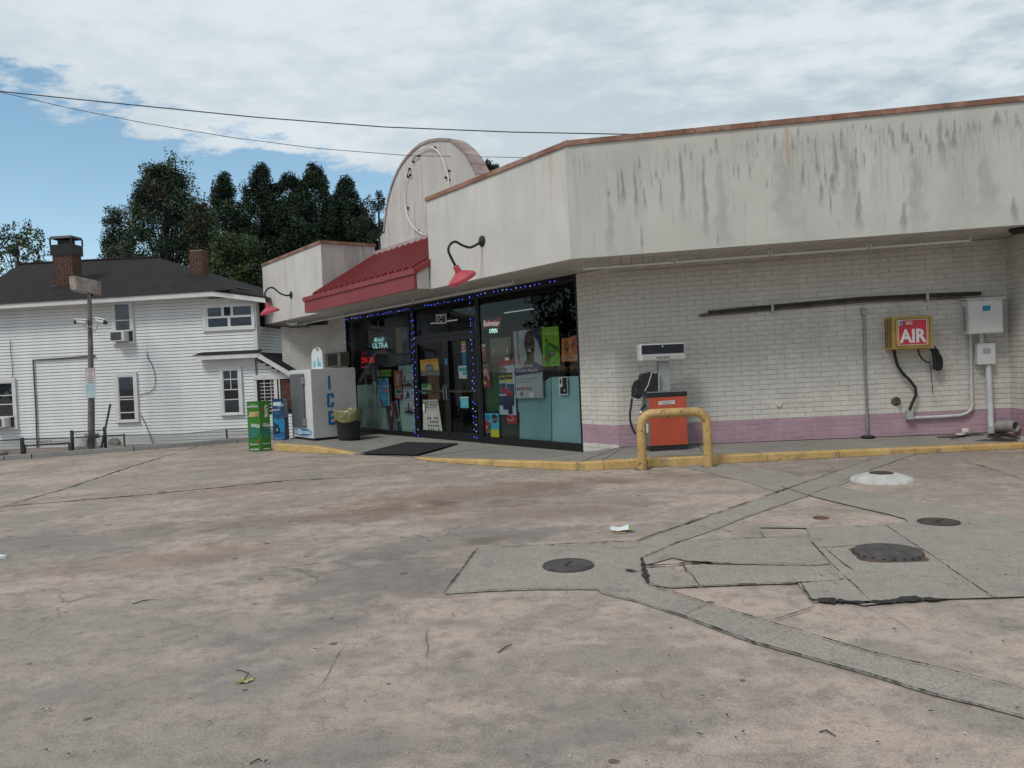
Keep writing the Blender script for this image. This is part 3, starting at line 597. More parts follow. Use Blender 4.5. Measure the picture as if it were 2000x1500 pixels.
# --- red standing seam awning
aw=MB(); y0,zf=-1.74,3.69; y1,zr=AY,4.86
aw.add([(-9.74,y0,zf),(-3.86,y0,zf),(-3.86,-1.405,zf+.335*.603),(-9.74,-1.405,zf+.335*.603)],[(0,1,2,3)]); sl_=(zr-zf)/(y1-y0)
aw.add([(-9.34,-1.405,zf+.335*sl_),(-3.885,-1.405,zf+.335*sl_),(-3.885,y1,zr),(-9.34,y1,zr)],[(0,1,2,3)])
awn=aw.build('awning_roof',mat('awning_pan_shade_red',(.17,.018,.024),.5,.2,4,grime=.3,grimec=(.10,.03,.03)),store)  # darker red paints the shade between the seams into the pans
x=-9.2
while x<-3.9:
    yy0=y0
    b=MB(); b.prism([(x-.030,-.01),(x+.030,-.01),(x+.022,.12),(x-.022,.12)],0,1,'y'); 
    vv=[(px_,yy0+(y1-yy0)*d,zf+(y1-y0)*sl_*d+h_) for (px_,d,h_) in b.v]; b.v=vv
    b.build('standing_seam',RED,awn); x+=.318
b=MB(); b.box(-9.78,-3.84,y0-.06,y0,zf-.06,zf+.05); b.build('gutter_lip',RED,awn)
b=MB(); b.box(-9.72,-3.88,y0-.03,y0+.03,3.325,zf-.06); b.build('awning_fascia',REDF,awn)
b=MB(); b.prism([(y0+.03,3.33),(-1.41,3.33),(-1.41,zf+.3*sl_),(y0+.03,zf-.02)],-3.9,-3.885,'x'); b.build('awning_end',STUCB,awn); b=MB(); b.prism([(y0+.03,3.33),(-1.41,3.33),(-1.41,zf+.3*sl_),(y0+.03,zf-.02)],-9.71,-9.69,'x'); b.build('awning_end',STUCB,awn)
b=MB(); b.hexa([(-3.86,y0-.04,zf-.08),(-3.82,y0-.04,zf-.08),(-3.82,-1.4,zf-.08+.34*sl_),(-3.86,-1.4,zf-.08+.34*sl_)],[(-3.86,y0-.04,zf+.05),(-3.82,y0-.04,zf+.05),(-3.82,-1.4,zf+.05+.34*sl_),(-3.86,-1.4,zf+.05+.34*sl_)]); b.build('rake_trim',RED,awn)
b=MB(); b.box(-9.36,-3.9,y1-.10,y1-.002,zr-.05,zr+.13); b.build('ridge_flashing',mat('flashing_pink',(.42,.33,.32),.6,.1,4),awn)
# --- soffits
b=MB(); q=(-13.55,-.55); 
b.add([(-13.9,-OV+.16,3.335),(-9.34,-OV+.16,3.335),(-9.34,.0,3.335),(-12.35,.0,3.335),(-13.35,-.95,3.335),(-15.3,0,3.335)],[(5,4,3,2,1,0)]); b.add([(-9.72,y0,3.337),(-3.88,y0,3.337),(-3.88,.02,3.337),(-9.34,.02,3.337)],[(3,2,1,0)])
b.add([(-3.88,-OV+.16,3.335),((OV-.16)*T22,-OV+.16,3.335),(0,.01,3.335),(-3.88,.01,3.335)],[(3,2,1,0)]); b.build('soffit',SOF,store)
b=MB(); b.tube([(-14.0,-1.36,3.31),(-13.4,-.98,3.21),(-12.6,-.5,3.19)],.03,6); b.build('soffit_trim',mat('dark_trim',(.14,.12,.10),.8),store)
sof=MB().box(-.5,6.42,-.02,.0,3.345,3.36).build('soffit',SOF,store,(0,0,0),RA)
x=-.52
while x<6.40:
    yl=-OV+.165; w_=.176
    MB().hexa([(x,yl,3.335),(x+w_,yl,3.335),(x+w_,-.004 if x>-.1 else max(yl+.01,-.0-max(0,-(x+w_))*2.4),3.335),(x,-.004 if x>-.1 else max(yl+.01,-max(0,-x)*2.4),3.335)],[(x,yl,3.35),(x+w_,yl,3.35),(x+w_,-.004 if x>-.1 else max(yl+.01,-max(0,-(x+w_))*2.4),3.35),(x,-.004 if x>-.1 else max(yl+.01,-max(0,-x)*2.4),3.35)]).build('soffit_board',SOF,sof,(0,0,random.uniform(-.003,.003)))
    x+=.182
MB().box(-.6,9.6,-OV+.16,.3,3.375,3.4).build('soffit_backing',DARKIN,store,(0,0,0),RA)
b=MB(); b.box(.2,2.9,-.16,-.05,3.25,3.335); b.box(3.0,5.0,-.16,-.05,3.27,3.335); b.build('soffit_bulkhead',SOF,store,(0,0,0),RA)
# ================================================================== STOREFRONT GLAZING
def sfwin(x0,x1,z0,z1,mull,sill,name='storefront_window',label=None):
    b=MB(); fw_=.045; b.box(x0,x0+fw_,0,.11,z0,z1); b.box(x1-fw_,x1,0,.11,z0,z1); b.box(x0+fw_,x1-fw_,0.002,.108,z1-.07,z1); b.box(x0+fw_,x1-fw_,.002,.108,z0,z0+sill)
    o=b.build(name,BLK,store,label=label)
    MB().add([(x0+fw_,.025,z0+sill),(x1-fw_,.025,z0+sill),(x1-fw_,.025,z1-.07),(x0+fw_,.025,z1-.07)],[(0,1,2,3)]).build('glass',GLASS,o)
    for m in mull: MB().box(m-.012,m+.012,.035,.075,z0+sill,z1-.07).build('mullion',BLK,o)
    return o
sfwin(-4.26,-.955,-.02,3.27,[],.17); sfwin(-11.12,-7.22,-.02,3.27,[],.14)
dz1=3.27; xd0,xd1=-7.2,-4.28; mid=FB.hit(872,760,0)[0]
b=MB(); b.box(xd0,xd0+.06,0,.12,-.03,dz1); b.box(xd1-.06,xd1,0,.12,-.03,dz1); b.box(xd0+.06,xd1-.06,.002,.118,dz1-.07,dz1); b.box(xd0+.06,xd1-.06,.002,.118,2.46,2.54); dfr=b.build('door_frame',BLK,store)
MB().add([(xd0+.06,.05,2.54),(xd1-.06,.05,2.54),(xd1-.06,.05,dz1-.07),(xd0+.06,.05,dz1-.07)],[(0,1,2,3)]).build('transom_glass',GLASS,dfr)
for a,c in ((xd0+.065,mid-.004),(mid+.004,xd1-.065)):
    b=MB(); st=.10; b.box(a,a+st,.02,.08,-.02,2.455); b.box(c-st,c,.02,.08,-.02,2.455); b.box(a+st,c-st,.022,.078,2.34,2.455); b.box(a+st,c-st,.022,.078,-.02,.2); d=b.build('door',BLK,store)
    MB().add([(a+st,.05,.2),(c-st,.05,.2),(c-st,.05,2.34),(a+st,.05,2.34)],[(0,1,2,3)]).build('glass',GLASS,d)
    MB().box(a+st,c-st,.02,.035,1.13,1.19).build('push_bar',mat('dark_bronze',(.06,.05,.045),.4,metal=.5),d)
    s=1 if a<mid-.3 else -1; hx=(c-.06) if s>0 else (a+.06)
    MB().tube([(hx,.02,.95),(hx,-.045,.98),(hx,-.045,1.28),(hx,.02,1.31)],.013,8).build('handle',GALV,d)
# interior bits that read through the glass
def interior():
    for (u0,v0,u1,v1) in ((840,607,892,597),(985,607,1042,598),(745,633,795,624)):
        y=2.6; a=FB.hit(u0,v0,y); c=FB.hit(u1,v1,y)
        t=thing('ceiling_light','fluorescent ceiling strip glowing inside the shop near %s'%({840:'the door',985:'the right window',745:'the left window'}[u0]),'ceiling light',FB.w((a[0]+c[0])/2,y,3.12),aB,'lit strips inside the shop')
        L_=abs(c[0]-a[0])/2; MB().box(-L_,L_,-.05,.05,.02,.06).build('housing',BLKM,t); MB().tube([(-L_,0,0),(L_,0,0)],.013,6).build('tube',emis('strip_light',(.9,1,.95),.30),t)
interior()
# ================================================================== TEXT AND PRINT
_TX={}
def textgeo(s,bold=0.,shear=0.,res=2):
    k=(s,bold,shear,res)
    if k in _TX: return _TX[k]
    cu=bpy.data.curves.new('t','FONT'); cu.body=s; cu.offset=bold; cu.shear=shear; cu.resolution_u=res; cu.fill_mode='FRONT' if hasattr(cu,'fill_mode') else cu.fill_mode
    o=bpy.data.objects.new('t',cu); me=o.to_mesh(); V=np.array([v.co[:2] for v in me.vertices]).reshape(-1,2); Fc=[tuple(p.vertices) for p in me.polygons]
    o.to_mesh_clear(); bpy.data.objects.remove(o); bpy.data.curves.remove(cu)
    mn=V.min(0); mx=V.max(0); V=(V-mn)/(mx-mn+1e-9); _TX[k]=(V,Fc); return _TX[k]
class Print:
    """flat print on a quad: corners TL,TR,BR,BL as 3-D points, outward normal n; s to the right, t up, both 0..1"""
    def __init__(s,TL,TR,BR,BL,n): s.c=[np.array(p,float) for p in (TL,TR,BR,BL)]; s.n=np.array(n,float); s.k=1; s.b=MB(); s.mats=[]
    def P(s,a,t,d=0): TL,TR,BR,BL=s.c; return (BL*(1-a)+BR*a)*(1-t)+(TL*(1-a)+TR*a)*t+s.n*d
    def mi(s,c):
        m=c if isinstance(c,bpy.types.Material) else flat(c)
        if m not in s.mats: s.mats.append(m)
        return s.mats.index(m)
    def lay(s,pts,faces,c,step=.0007):
        d=.0012+s.k*step; s.k+=1
        vs=[s.P(a,t,d) for a,t in pts]; fs=[]
        for f in faces:
            p=[vs[i] for i in f[:3]]; nn=np.cross(p[1]-p[0],p[2]-p[0]); fs.append(tuple(f) if nn@s.n>=0 else tuple(f)[::-1])
        s.b.add(vs,fs,s.mi(c))
    def rect(s,a,t,c,d,col): s.lay([(a,t),(c,t),(c,d),(a,d)],[(0,1,2,3)],col); return s
    def poly(s,pts,col):
        n=len(pts); cx=sum(p[0] for p in pts)/n; cy=sum(p[1] for p in pts)/n
        s.lay(list(pts)+[(cx,cy)],[(i,(i+1)%n,n) for i in range(n)],col); return s
    def ell(s,a,t,ra,rt_,col,n=20,a0=0,a1=2*math.pi):
        pts=[(a+ra*math.cos(a0+(a1-a0)*i/n),t+rt_*math.sin(a0+(a1-a0)*i/n)) for i in range(n)]; return s.poly(pts,col)
    def text(s,st,a,t,c,d,col,bold=.01,shear=0,arc=0,res=2):
        V,Fc=textgeo(st,bold,shear,res); pts=[]
        for x,y in V: pts.append((a+(c-a)*x, t+(d-t)*y+arc*(1-(2*x-1)**2)))
        s.lay(pts,Fc,col); return s
    def scribble(s,a,t,c,d,n,col,seed=1,h=.5):     # rows of small illegible print as bars
        r=random.Random(seed); hh=(d-t)/n
        for i in range(n):
            x=a
            while x<c:
                w=r.uniform(.04,.16)*(c-a); y=d-(i+1)*hh+hh*.25; s.lay([(x,y),(min(x+w,c),y),(min(x+w,c),y+hh*h),(x,y+hh*h)],[(0,1,2,3)],col,0.00001); x+=w+.03*(c-a)
        return s
    def build(s,name,parent,rootinv=None):
        if rootinv is not None: s.b.v=[tuple(rootinv@Vector(v)) for v in s.b.v]
        return s.b.build(name,s.mats,parent)
def quadposter(name,label,cat,px,y,bg,fn=None,group=None,frame=None,sheet=.003):
    fr=frame or FB
    P=[]
    for u,v in px: x,z=fr.hit(u,v,y); P.append(fr.w(x,y,z))
    cen=sum(P)/4; M=Matrix.Translation(Vector(cen))@Matrix.Rotation(fr.a,4,'Z'); inv=M.inverted()
    L=[np.array(inv@Vector(p)) for p in P]; TL,TR,BR,BL=L
    b=MB(); dn=np.array([0,sheet,0]); b.hexa([BL,BR,BR+dn,BL+dn],[TL,TR,TR+dn,TL+dn])
    o=b.build(name,flat(bg) if not isinstance(bg,bpy.types.Material) else bg,None,cen,(0,0,fr.a)); tag(o,label,cat,group)
    if fn:
        pr=Print(TL,TR,BR,BL,(0,-1,0)); fn(pr); pr.build('print',o)
    return o
GW='posters and signs in the shop windows'
def in_window():
    Y=.048
    def neon(p):
        p.poly([(0,.0),(.1,.5),(.0,.78),(.5,.62),(1,1.1),(.96,.5),(.9,.05),(.5,.35)],emis('neon_red',(.22,.01,.015),.22)); p.text('Budweiser',.02,.22,.93,.72,emis('neon_pink',(.75,.55,.5),.55),.02,.25)
    quadposter('neon_sign','red bow tie neon sign with slanted pale lettering above the OPEN sign','neon sign',[(943,619),(979,618),(978,641),(944,643)],Y,BLK,neon,GW)
    quadposter('open_sign','small glowing pale green OPEN sign in the right shop window','open sign',[(955,641.5),(972,640),(972,651),(955,652)],Y,BLK,lambda p:p.text('OPEN',.03,.1,.97,.9,emis('neon_mint',(.55,1,.85),1.0),.025),GW)
    def ultra(p):
        p.text('Michelob',.12,.68,.76,.95,emis('neon_mint2',(.35,.75,.75),.6),.015,.3); p.text('ULTRA',.02,.28,.98,.62,emis('neon_mint2',(.35,.75,.75),.6),.02); p.poly([(.64,1.15),(.68,1.15),(.78,.0),(.74,.0)],emis('neon_dimred',(.3,.05,.06),.4)); p.poly([(.5,.0),(.55,0),(.64,.16),(.6,.16)],emis('neon_dimred',(.3,.05,.06),.4))
    quadposter('neon_sign','pale blue green two line neon beer sign with slanted red stroke','neon sign',[(727,658),(758,656),(758,688),(728,690)],Y,BLK,ultra,GW)
    def led(p):
        p.text('296',.05,.3,.48,.62,emis('led_red',(1,.02,.03),.35),.03); p.text('26',.6,.3,.92,.60,emis('led_red',(1,.02,.03),.35),.03); p.text('LOTTO',.08,.74,.5,.9,emis('led_dim',(.25,.01,.02),.5),.01); p.rect(.05,.05,.45,.14,emis('led_dim',(.25,.01,.02),.5)); p.rect(.55,.70,.95,.95,flat((.02,.03,.07)))
    quadposter('lottery_sign','red glowing jackpot number display in the left shop window','sign',[(704,684),(732.5,681),(733,719),(704.5,721)],Y,(.03,.01,.015),led,GW)
    # back boards that close the lower half of the windows
    TEAL=mat('teal_board',(.31,.49,.51),.5,.06,1,spec=.3); SAGE=mat('sage_board',(.32,.45,.40),.5,.08,1,spec=.3)
    x=FB.hit
    def board(name,label,px,m,y=.10,lines=()):
        P=[FB.w(*(lambda q:(q[0],y,q[1]))(FB.hit(u,v,y))) for u,v in px]; cen=sum(P)/4; inv=(Matrix.Translation(Vector(cen))@Matrix.Rotation(aB,4,'Z')).inverted(); L=[np.array(inv@Vector(p)) for p in P]; TL,TR,BR,BL=L; dn=np.array([0,.018,0])
        o=MB().hexa([BL,BR,BR+dn,BL+dn],[TL,TR,TR+dn,TL+dn]).build(name,m,None,cen,(0,0,aB)); return tag(o,label,'panel')
    board('shelf_back_panel','pale teal shelf back panel at the right end of the right window',[(1077,736.4),(1136,734.2),(1144,869),(1079,864.5)],TEAL)
    board('shelf_back_panel','darker strip of teal panel under the dark haired man poster',[(1009,778),(1075.5,737),(1077,864),(1013,858)],mat('teal_board_b',(.23,.40,.41),.5,.06,1,spec=.3),.11)
    board('shelf_back_panel','sage green panel behind the trash can in the left window',[(697,752),(762,750.5),(768,848),(702,845)],SAGE)
    board('shelf_back_panel','tall sage panel behind the three small photo flyers',[(778,715),(807,713),(812,852),(783,849)],SAGE)
    board('shelf_back_panel','dark green panel at the left of the right window',[(932,712),(980,707),(982,803),(936,804)],mat('dark_green_board',(.018,.085,.03),.5,.2,1))
    board('shelf_back_panel','near black olive panel behind the small red card',[(975,805),(1014,805),(1014,859),(976,856)],mat('olive_board',(.035,.05,.038),.5,.2,1))
    def wht(p): p.rect(0,.82,1,1,(.55,.58,.52)); p.text('SWIPE &',.08,.6,.9,.72,(.8,.75,.7)); p.text('PLAY',.12,.46,.7,.57,(.8,.75,.7)); [p.ell(.2+.3*i,.14,.13,.15,c) for i,c in enumerate(((.1,.3,.5),(.05,.3,.2),(.06,.05,.05)))]; [p.ell(.2+.3*i,.2,.10,.05,(.02,.02,.03)) for i in range(3)]
    quadposter('poster','small red flyer with three round heads beside the door frame','poster',[(929.8,673),(948,671.5),(949.3,704.5),(931,706)],Y,(.45,.05,.04),wht,GW)
    def bw(p):
        p.rect(.0,.0,1,.3,(.10,.11,.10)); V=.22
        for i,ch in enumerate('BACKWOODS'):
            a=.12+i*.086; tt=.42+.26*(1-((i-4)/4.6)**2); p.text(ch,a-.008,tt-.13,a+.088,tt+.15,(.62,.6,.56),.05); p.text(ch,a,tt-.115,a+.08,tt+.135,(.27,.02,.05),.02)
        p.poly([(.12,.38),(.16,.40),(.24,.6),(.2,.6)],(.62,.6,.56)); p.poly([(.84,.55),(.88,.55),(.86,.40),(.80,.38)],(.62,.6,.56)); p.scribble(.25,.15,.7,.38,4,(.13,.14,.13),3); p.rect(.78,.05,.98,.17,(.5,.52,.5))
    quadposter('poster','square grey green poster with red arched lettering','poster',[(956.4,661.6),(997,657.9),(998.3,706),(958.7,708.7)],Y,(.16,.17,.13),bw,GW)
    def kk(p): p.rect(.04,.84,.97,1,(.03,.035,.04)); p.text('FREE REFILL',.12,.88,.9,.95,(.4,.42,.42)); p.poly([(.3,.75),(.7,.8),(.98,.35),(.88,.3),(.6,.62),(.5,.5),(.35,.45)],(.5,.35,.33)); p.poly([(.05,.28),(.2,.36),(.62,.22),(.5,.1)],(.62,.5,.14)); p.text('2 FOR',.17,.20,.46,.28,(.08,.05,.03))
    quadposter('poster','tall dark red flyer with yellow slanted tag beside the green panel','poster',[(938,711),(955,709.5),(958.5,757),(940,758.5)],Y,(.25,.03,.03),kk,GW)
    def gp(p):
        p.rect(0,.93,1,1.06,(.38,.03,.05)); p.poly([(0,.93),(.35,.93),(.05,.74),(0,.6)],(.10,.16,.12)); p.rect(.05,.80,.5,.88,(.03,.04,.04)); p.text("it's here",.1,.82,.47,.87,(.65,.67,.66)); p.rect(.0,.67,.85,.79,(.02,.025,.02)); p.text('great price',.02,.69,.82,.77,(.55,.55,.06)); p.rect(.25,.62,.85,.67,(.55,.52,.05)); p.rect(0,.4,.42,.6,(.03,.08,.15)); p.rect(.48,.36,.95,.58,(.03,.08,.14)); p.poly([(.15,.48),(.35,.52),(.85,.42),(.8,.34),(.6,.33)],(.42,.02,.05)); p.rect(.0,.18,.92,.36,(.02,.035,.07)); p.rect(.25,.1,.55,.2,(.02,.05,.10)); p.rect(.55,.02,.8,.2,(.03,.02,.06))
        p.text('XL',.05,.45,.2,.55,(.2,.3,.4)); p.text('XL',.55,.44,.72,.53,(.2,.3,.4))
    quadposter('poster','tall pale poster reading great price with red wrapped packs','poster',[(974,709),(1004,704.5),(1008.5,811),(976,809.5)],Y,(.42,.52,.58),gp,GW)
    def man(p):
        p.poly([(.62,1),(1,1),(1,.60),(.92,.78)],(.045,.03,.07)); p.poly([(.0,.42),(.0,.44),(1,.46),(1,.37),(0,.335)],(.05,.06,.12))
        p.poly([(.12,1),(.2,1),(.2,.85),(.17,.72),(.13,.8)],(.10,.13,.20)); p.poly([(.13,.8),(.19,.74),(.24,.5),(.14,.52)],(.32,.16,.18))
        p.poly([(.28,.46),(.42,.55),(.70,.55),(.98,.46),(1,.38),(.28,.38)],(.06,.07,.13)); p.poly([(.45,.53),(.47,.62),(.72,.62),(.72,.54),(.6,.5)],(.07,.035,.025))
        p.ell(.585,.80,.185,.185,(.018,.014,.014)); p.ell(.585,.765,.175,.175,(.10,.05,.036)); p.ell(.585,.84,.165,.115,(.085,.043,.032)); p.poly([(.42,.74),(.44,.68),(.5,.62),(.585,.59),(.67,.62),(.74,.68),(.755,.74),(.71,.69),(.6,.655),(.48,.69)],(.02,.014,.012))
        p.ell(.52,.79,.032,.012,(.02,.012,.01)); p.ell(.66,.79,.032,.012,(.02,.012,.01)); p.rect(.48,.812,.555,.82,(.02,.012,.01)); p.rect(.62,.812,.70,.82,(.02,.012,.01)); p.poly([(.575,.79),(.61,.79),(.63,.735),(.555,.735)],(.125,.062,.045)); p.poly([(.53,.70),(.65,.71),(.62,.678),(.56,.676)],(.5,.46,.42))
        p.text('Few Hundreds',.06,.455,.68,.505,(.6,.6,.63)); p.text('of Dollars Monthly',.08,.37,.86,.43,(.6,.6,.63)); p.rect(.02,.0,.99,.335,(.42,.45,.46))
        p.text('Earn money, Impact Lives.',.06,.265,.86,.305,(.30,.05,.08)); p.text('Donate Plasma Today.',.06,.225,.6,.255,(.12,.13,.15)); p.scribble(.06,.175,.92,.205,1,(.16,.17,.19),5); p.text('864-377-8116',.06,.115,.62,.165,(.35,.03,.06),.02)
        p.ell(.24,.06,.05,.032,(.12,.02,.05)); p.ell(.255,.055,.025,.018,(.42,.45,.46)); p.poly([(.2,.06),(.24,.105),(.26,.06)],(.12,.02,.05)); p.scribble(.14,.018,.34,.03,1,(.2,.21,.22),6); p.rect(.55,.012,.72,.09,(.30,.33,.34))
    quadposter('poster','large poster of a smiling bearded man with red phone number below','poster',[(1002,647.6),(1055.5,640.7),(1062.4,777.3),(1008.5,777.8)],Y,(.36,.40,.44),man,GW)
    def dew(p):
        p.text('DO THE DEW',.06,.80,.92,.87,(.35,.55,.25)); p.poly([(.35,.62),(.95,.48),(1,.36),(.9,.36),(.35,.55)],(.03,.14,.04)); p.poly([(.15,.3),(.2,.58),(.3,.66),(.42,.58),(.45,.3),(.42,.02),(.2,.02)],(.07,.28,.05)); p.ell(.27,.67,.07,.035,(.02,.10,.02)); p.rect(.44,.24,.72,.4,(.03,.05,.03)); p.text('DEW',.47,.27,.70,.37,(.5,.35,.3),.03); p.poly([(.1,.12),(.42,.28),(.42,.34),(.12,.2)],(.38,.06,.05)); p.poly([(.5,.2),(1,.35),(1,0),(.55,.0)],(.16,.42,.03)); p.scribble(.7,.03,.95,.07,1,(.5,.6,.4),8)
    quadposter('poster','bright green drink poster with bottle beside the smiling man poster','poster',[(1057.3,639.8),(1090.7,637),(1094.5,714.8),(1060.6,716)],Y,(.23,.42,.03),dew,GW)
    def org(p):
        p.poly([(.52,1.0),(1,1.12),(1,.4),(.8,.25),(.62,.5)],(.42,.07,.03)); p.ell(.34,.62,.13,.2,(.13,.06,.02)); p.ell(.34,.66,.07,.1,(.42,.16,.03)); p.ell(.78,.78,.08,.14,(.14,.02,.02)); p.text("DON'T FORGET",.12,.17,1.0,.28,(.6,.45,.34),.02); p.text('YOUR CIGARS!',.12,.04,1.0,.15,(.6,.45,.34),.02)
    quadposter('poster','orange poster with pale capital lettering at the brick corner','poster',[(1096.6,661),(1128.5,657.5),(1131,705.5),(1096.6,707)],Y,(.48,.16,.03),org,GW)
    def crd(p): p.poly([(.45,.95),(.92,.97),(.94,.06),(.12,.05),(.12,.38),(.5,.45),(.42,.7)],(.02,.022,.03)); p.ell(.22,.75,.11,.14,(.05,.02,.03)); p.rect(.55,.18,.75,.3,(.5,.52,.52)); p.scribble(.45,.65,.85,.78,2,(.2,.2,.22),4)
    quadposter('poster','small white bordered black card on the teal panel','poster',[(1090.7,736.7),(1107.8,735.7),(1109.4,770.9),(1092.3,771.4)],Y,(.72,.74,.75),crd,GW)
    def blue(p):
        p.text('DISCOVER A',.12,.84,.58,.91,(.02,.03,.06),.02); p.text('NEW RANGE',.1,.73,.56,.81,(.02,.03,.06),.02); p.poly([(.66,.9),(.78,.97),(.93,.86),(.95,.68),(.8,.58),(.66,.68)],(.02,.025,.04)); p.text('ICE COOL',.68,.71,.94,.78,(.6,.65,.7)); p.rect(.1,.22,.25,.64,(.02,.05,.25)); p.rect(.46,.22,.6,.62,(.02,.2,.06)); p.rect(.22,.24,.47,.69,(.45,.02,.03)); p.text('1.8',.27,.38,.42,.48,(.75,.7,.7)); p.rect(0,0,1,.2,(.015,.015,.03)); p.rect(.58,.02,1,.33,(.62,.58,.04)); p.rect(.06,.03,.26,.11,(.6,.62,.62))
    quadposter('poster','bright blue flyer with yellow square at the bottom left of the right window','poster',[(936,807),(974,806.8),(975.7,855),(938,854.3)],Y,(.08,.42,.62),blue,GW)
    quadposter('poster','small red card below the pale great price poster','poster',[(989,811),(1010,810.5),(1010,828),(990,827.5)],Y,(.32,.02,.03),lambda p:(p.text('Sweet',.1,.3,.6,.6,(.6,.5,.5)),p.poly([(.42,1),(.47,1),(.75,.4),(.7,.4)],(.6,.55,.5))),GW)
    # door
    def yel(p): p.poly([(0,0),(1,0),(1,.32),(.8,.22),(.55,.34),(.3,.22),(0,.36)],(.14,.15,.13)); p.rect(.05,.82,.96,.95,(.42,.10,.03)); p.text('WE NEED WORKERS',.06,.84,.95,.93,(.5,.33,.05),.03); p.ell(.5,.45,.26,.27,(.10,.13,.16)); p.text('CASH 24',.3,.38,.72,.55,(.3,.34,.36),.02)
    quadposter('poster','yellow poster with dark oval on the left door leaf','poster',[(820.3,703.4),(854.6,699.9),(859.5,732.8),(822.4,734)],Y,(.50,.31,.05),yel,GW)
    quadposter('poster','green card with gold badge on the left door leaf','poster',[(823,749.6),(844.8,748),(845,769),(823.5,769.5)],Y-.004,(.03,.13,.04),lambda p:(p.text('Newport',.05,.42,.55,.62,(.5,.55,.5)),p.ell(.72,.55,.17,.3,(.25,.28,.12)),p.rect(.05,.05,.4,.2,(.5,.52,.5))),GW)
    quadposter('poster','brown paper poster behind the green card','poster',[(835,734),(857,732.5),(860,780),(836,781)],Y+.02,(.24,.09,.04),lambda p:p.rect(.6,0,1,1,(.16,.075,.045)),GW)
    def sold(p): p.text('WE SOLD',.02,.82,.97,.96,(.03,.035,.03),.02); p.text('WINNING TICKET',.15,.755,.85,.79,(.03,.035,.03)); p.poly([(.05,.6),(.1,.68),(.8,.66),(.75,.5),(.1,.45)],(.42,.38,.38)); [p.poly([(.28+.13*(i%5),.12+.11*(i//5)),(.33+.13*(i%5),.11+.11*(i//5)),(.35+.13*(i%5),.17+.11*(i//5)),(.30+.13*(i%5),.18+.11*(i//5))],(.03,.03,.035)) for i in range(20) if i%7!=3]; p.text('$100,000',.2,.01,.98,.1,(.04,.045,.04),.02)
    quadposter('poster','grey winning ticket poster reading WE SOLD on the left door','poster',[(826,781),(855,780.3),(865,849),(826.6,848)],Y,(.33,.36,.31),sold,GW)
    quadposter('poster','narrow green and red strip at the top right of the door','poster',[(900.8,666.3),(909,666),(909.3,688),(901.5,688.7)],Y,(.45,.42,.36),lambda p:(p.rect(0,.72,1,1,(.25,.3,.04)),p.rect(.1,.2,.9,.6,(.4,.05,.04)),p.ell(.5,.42,.25,.12,(.5,.45,.4))),GW)
    quadposter('poster','narrow blue strip below the green and red strip','poster',[(903,689.5),(910.3,689.2),(910.8,712),(904,712.5)],Y,(.02,.15,.32),lambda p:p.scribble(.1,.6,.9,.9,3,(.06,.25,.45),2),GW)
    quadposter('poster','white and teal receipts taped to the right door leaf at eye level','poster',[(895,714.6),(911,713.9),(912,739.8),(896.6,739)],Y,(.45,.56,.55),lambda p:(p.rect(.08,.55,1,.85,(.05,.30,.32)),p.rect(.5,.3,1,.5,(.06,.32,.35)),p.scribble(.1,.6,.95,.8,2,(.5,.6,.6),7)),GW)
    quadposter('poster','torn turquoise paper taped low on the right door leaf','poster',[(898,775.5),(914.8,774.8),(915.4,797),(900,796.9)],Y,(.05,.36,.42),lambda p:(p.rect(0,.9,1,1,(.5,.6,.6)),p.scribble(.15,.2,.9,.8,4,(.25,.5,.55),9)),GW)
    quadposter('sticker','small blue sticker on the door meeting stile','sticker',[(868.6,699.9),(874,699.6),(874.4,713),(869,713.2)],.012,(.03,.12,.25),lambda p:p.scribble(.1,.1,.9,.9,3,(.25,.4,.55),3),GW)
    quadposter('sticker','small white sticker on the left door frame above the sold poster','sticker',[(825.5,789),(829.5,789),(829.8,803.5),(826,803.7)],.012,(.6,.62,.65),None,GW)
    quadposter('house_number','white plate with black street number 1048 above the door','number sign',[(851,614.6),(871.6,613),(871.8,632),(852,633)],.04,(.55,.56,.54),lambda p:p.text('1048',.07,.1,.93,.9,(.006,.006,.006),.05))
    # left window
    quadposter('poster','dull yellow and blue beer poster high in the left window','poster',[(771.7,640),(799,638.5),(799,689),(775,690)],Y,(.05,.075,.10),lambda p:(p.rect(.0,.0,.42,1,(.16,.13,.05)),p.rect(.5,.55,.9,.85,(.10,.17,.18)),p.ell(.68,.25,.16,.2,(.02,.025,.04)),p.scribble(.08,.3,.36,.75,5,(.05,.05,.06),4)),GW)
    quadposter('poster','dark blue sign with ring logo below the beer poster','poster',[(774.5,694),(799.5,692),(800,707),(775,708)],Y,(.012,.02,.045),lambda p:(p.ell(.2,.5,.15,.4,(.03,.07,.16)),p.ell(.2,.5,.09,.25,(.012,.02,.045)),p.text('VYOU',.4,.3,.95,.7,(.03,.06,.14))),GW)
    quadposter('poster','long lime green strip sign in the left window','poster',[(735,723),(764,721.5),(764.2,735),(736,736)],Y,(.16,.30,.03),lambda p:(p.rect(0,0,.28,1,(.14,.14,.09)),p.text('INSTANT WIN',.32,.3,.97,.65,(.04,.08,.02))),GW)
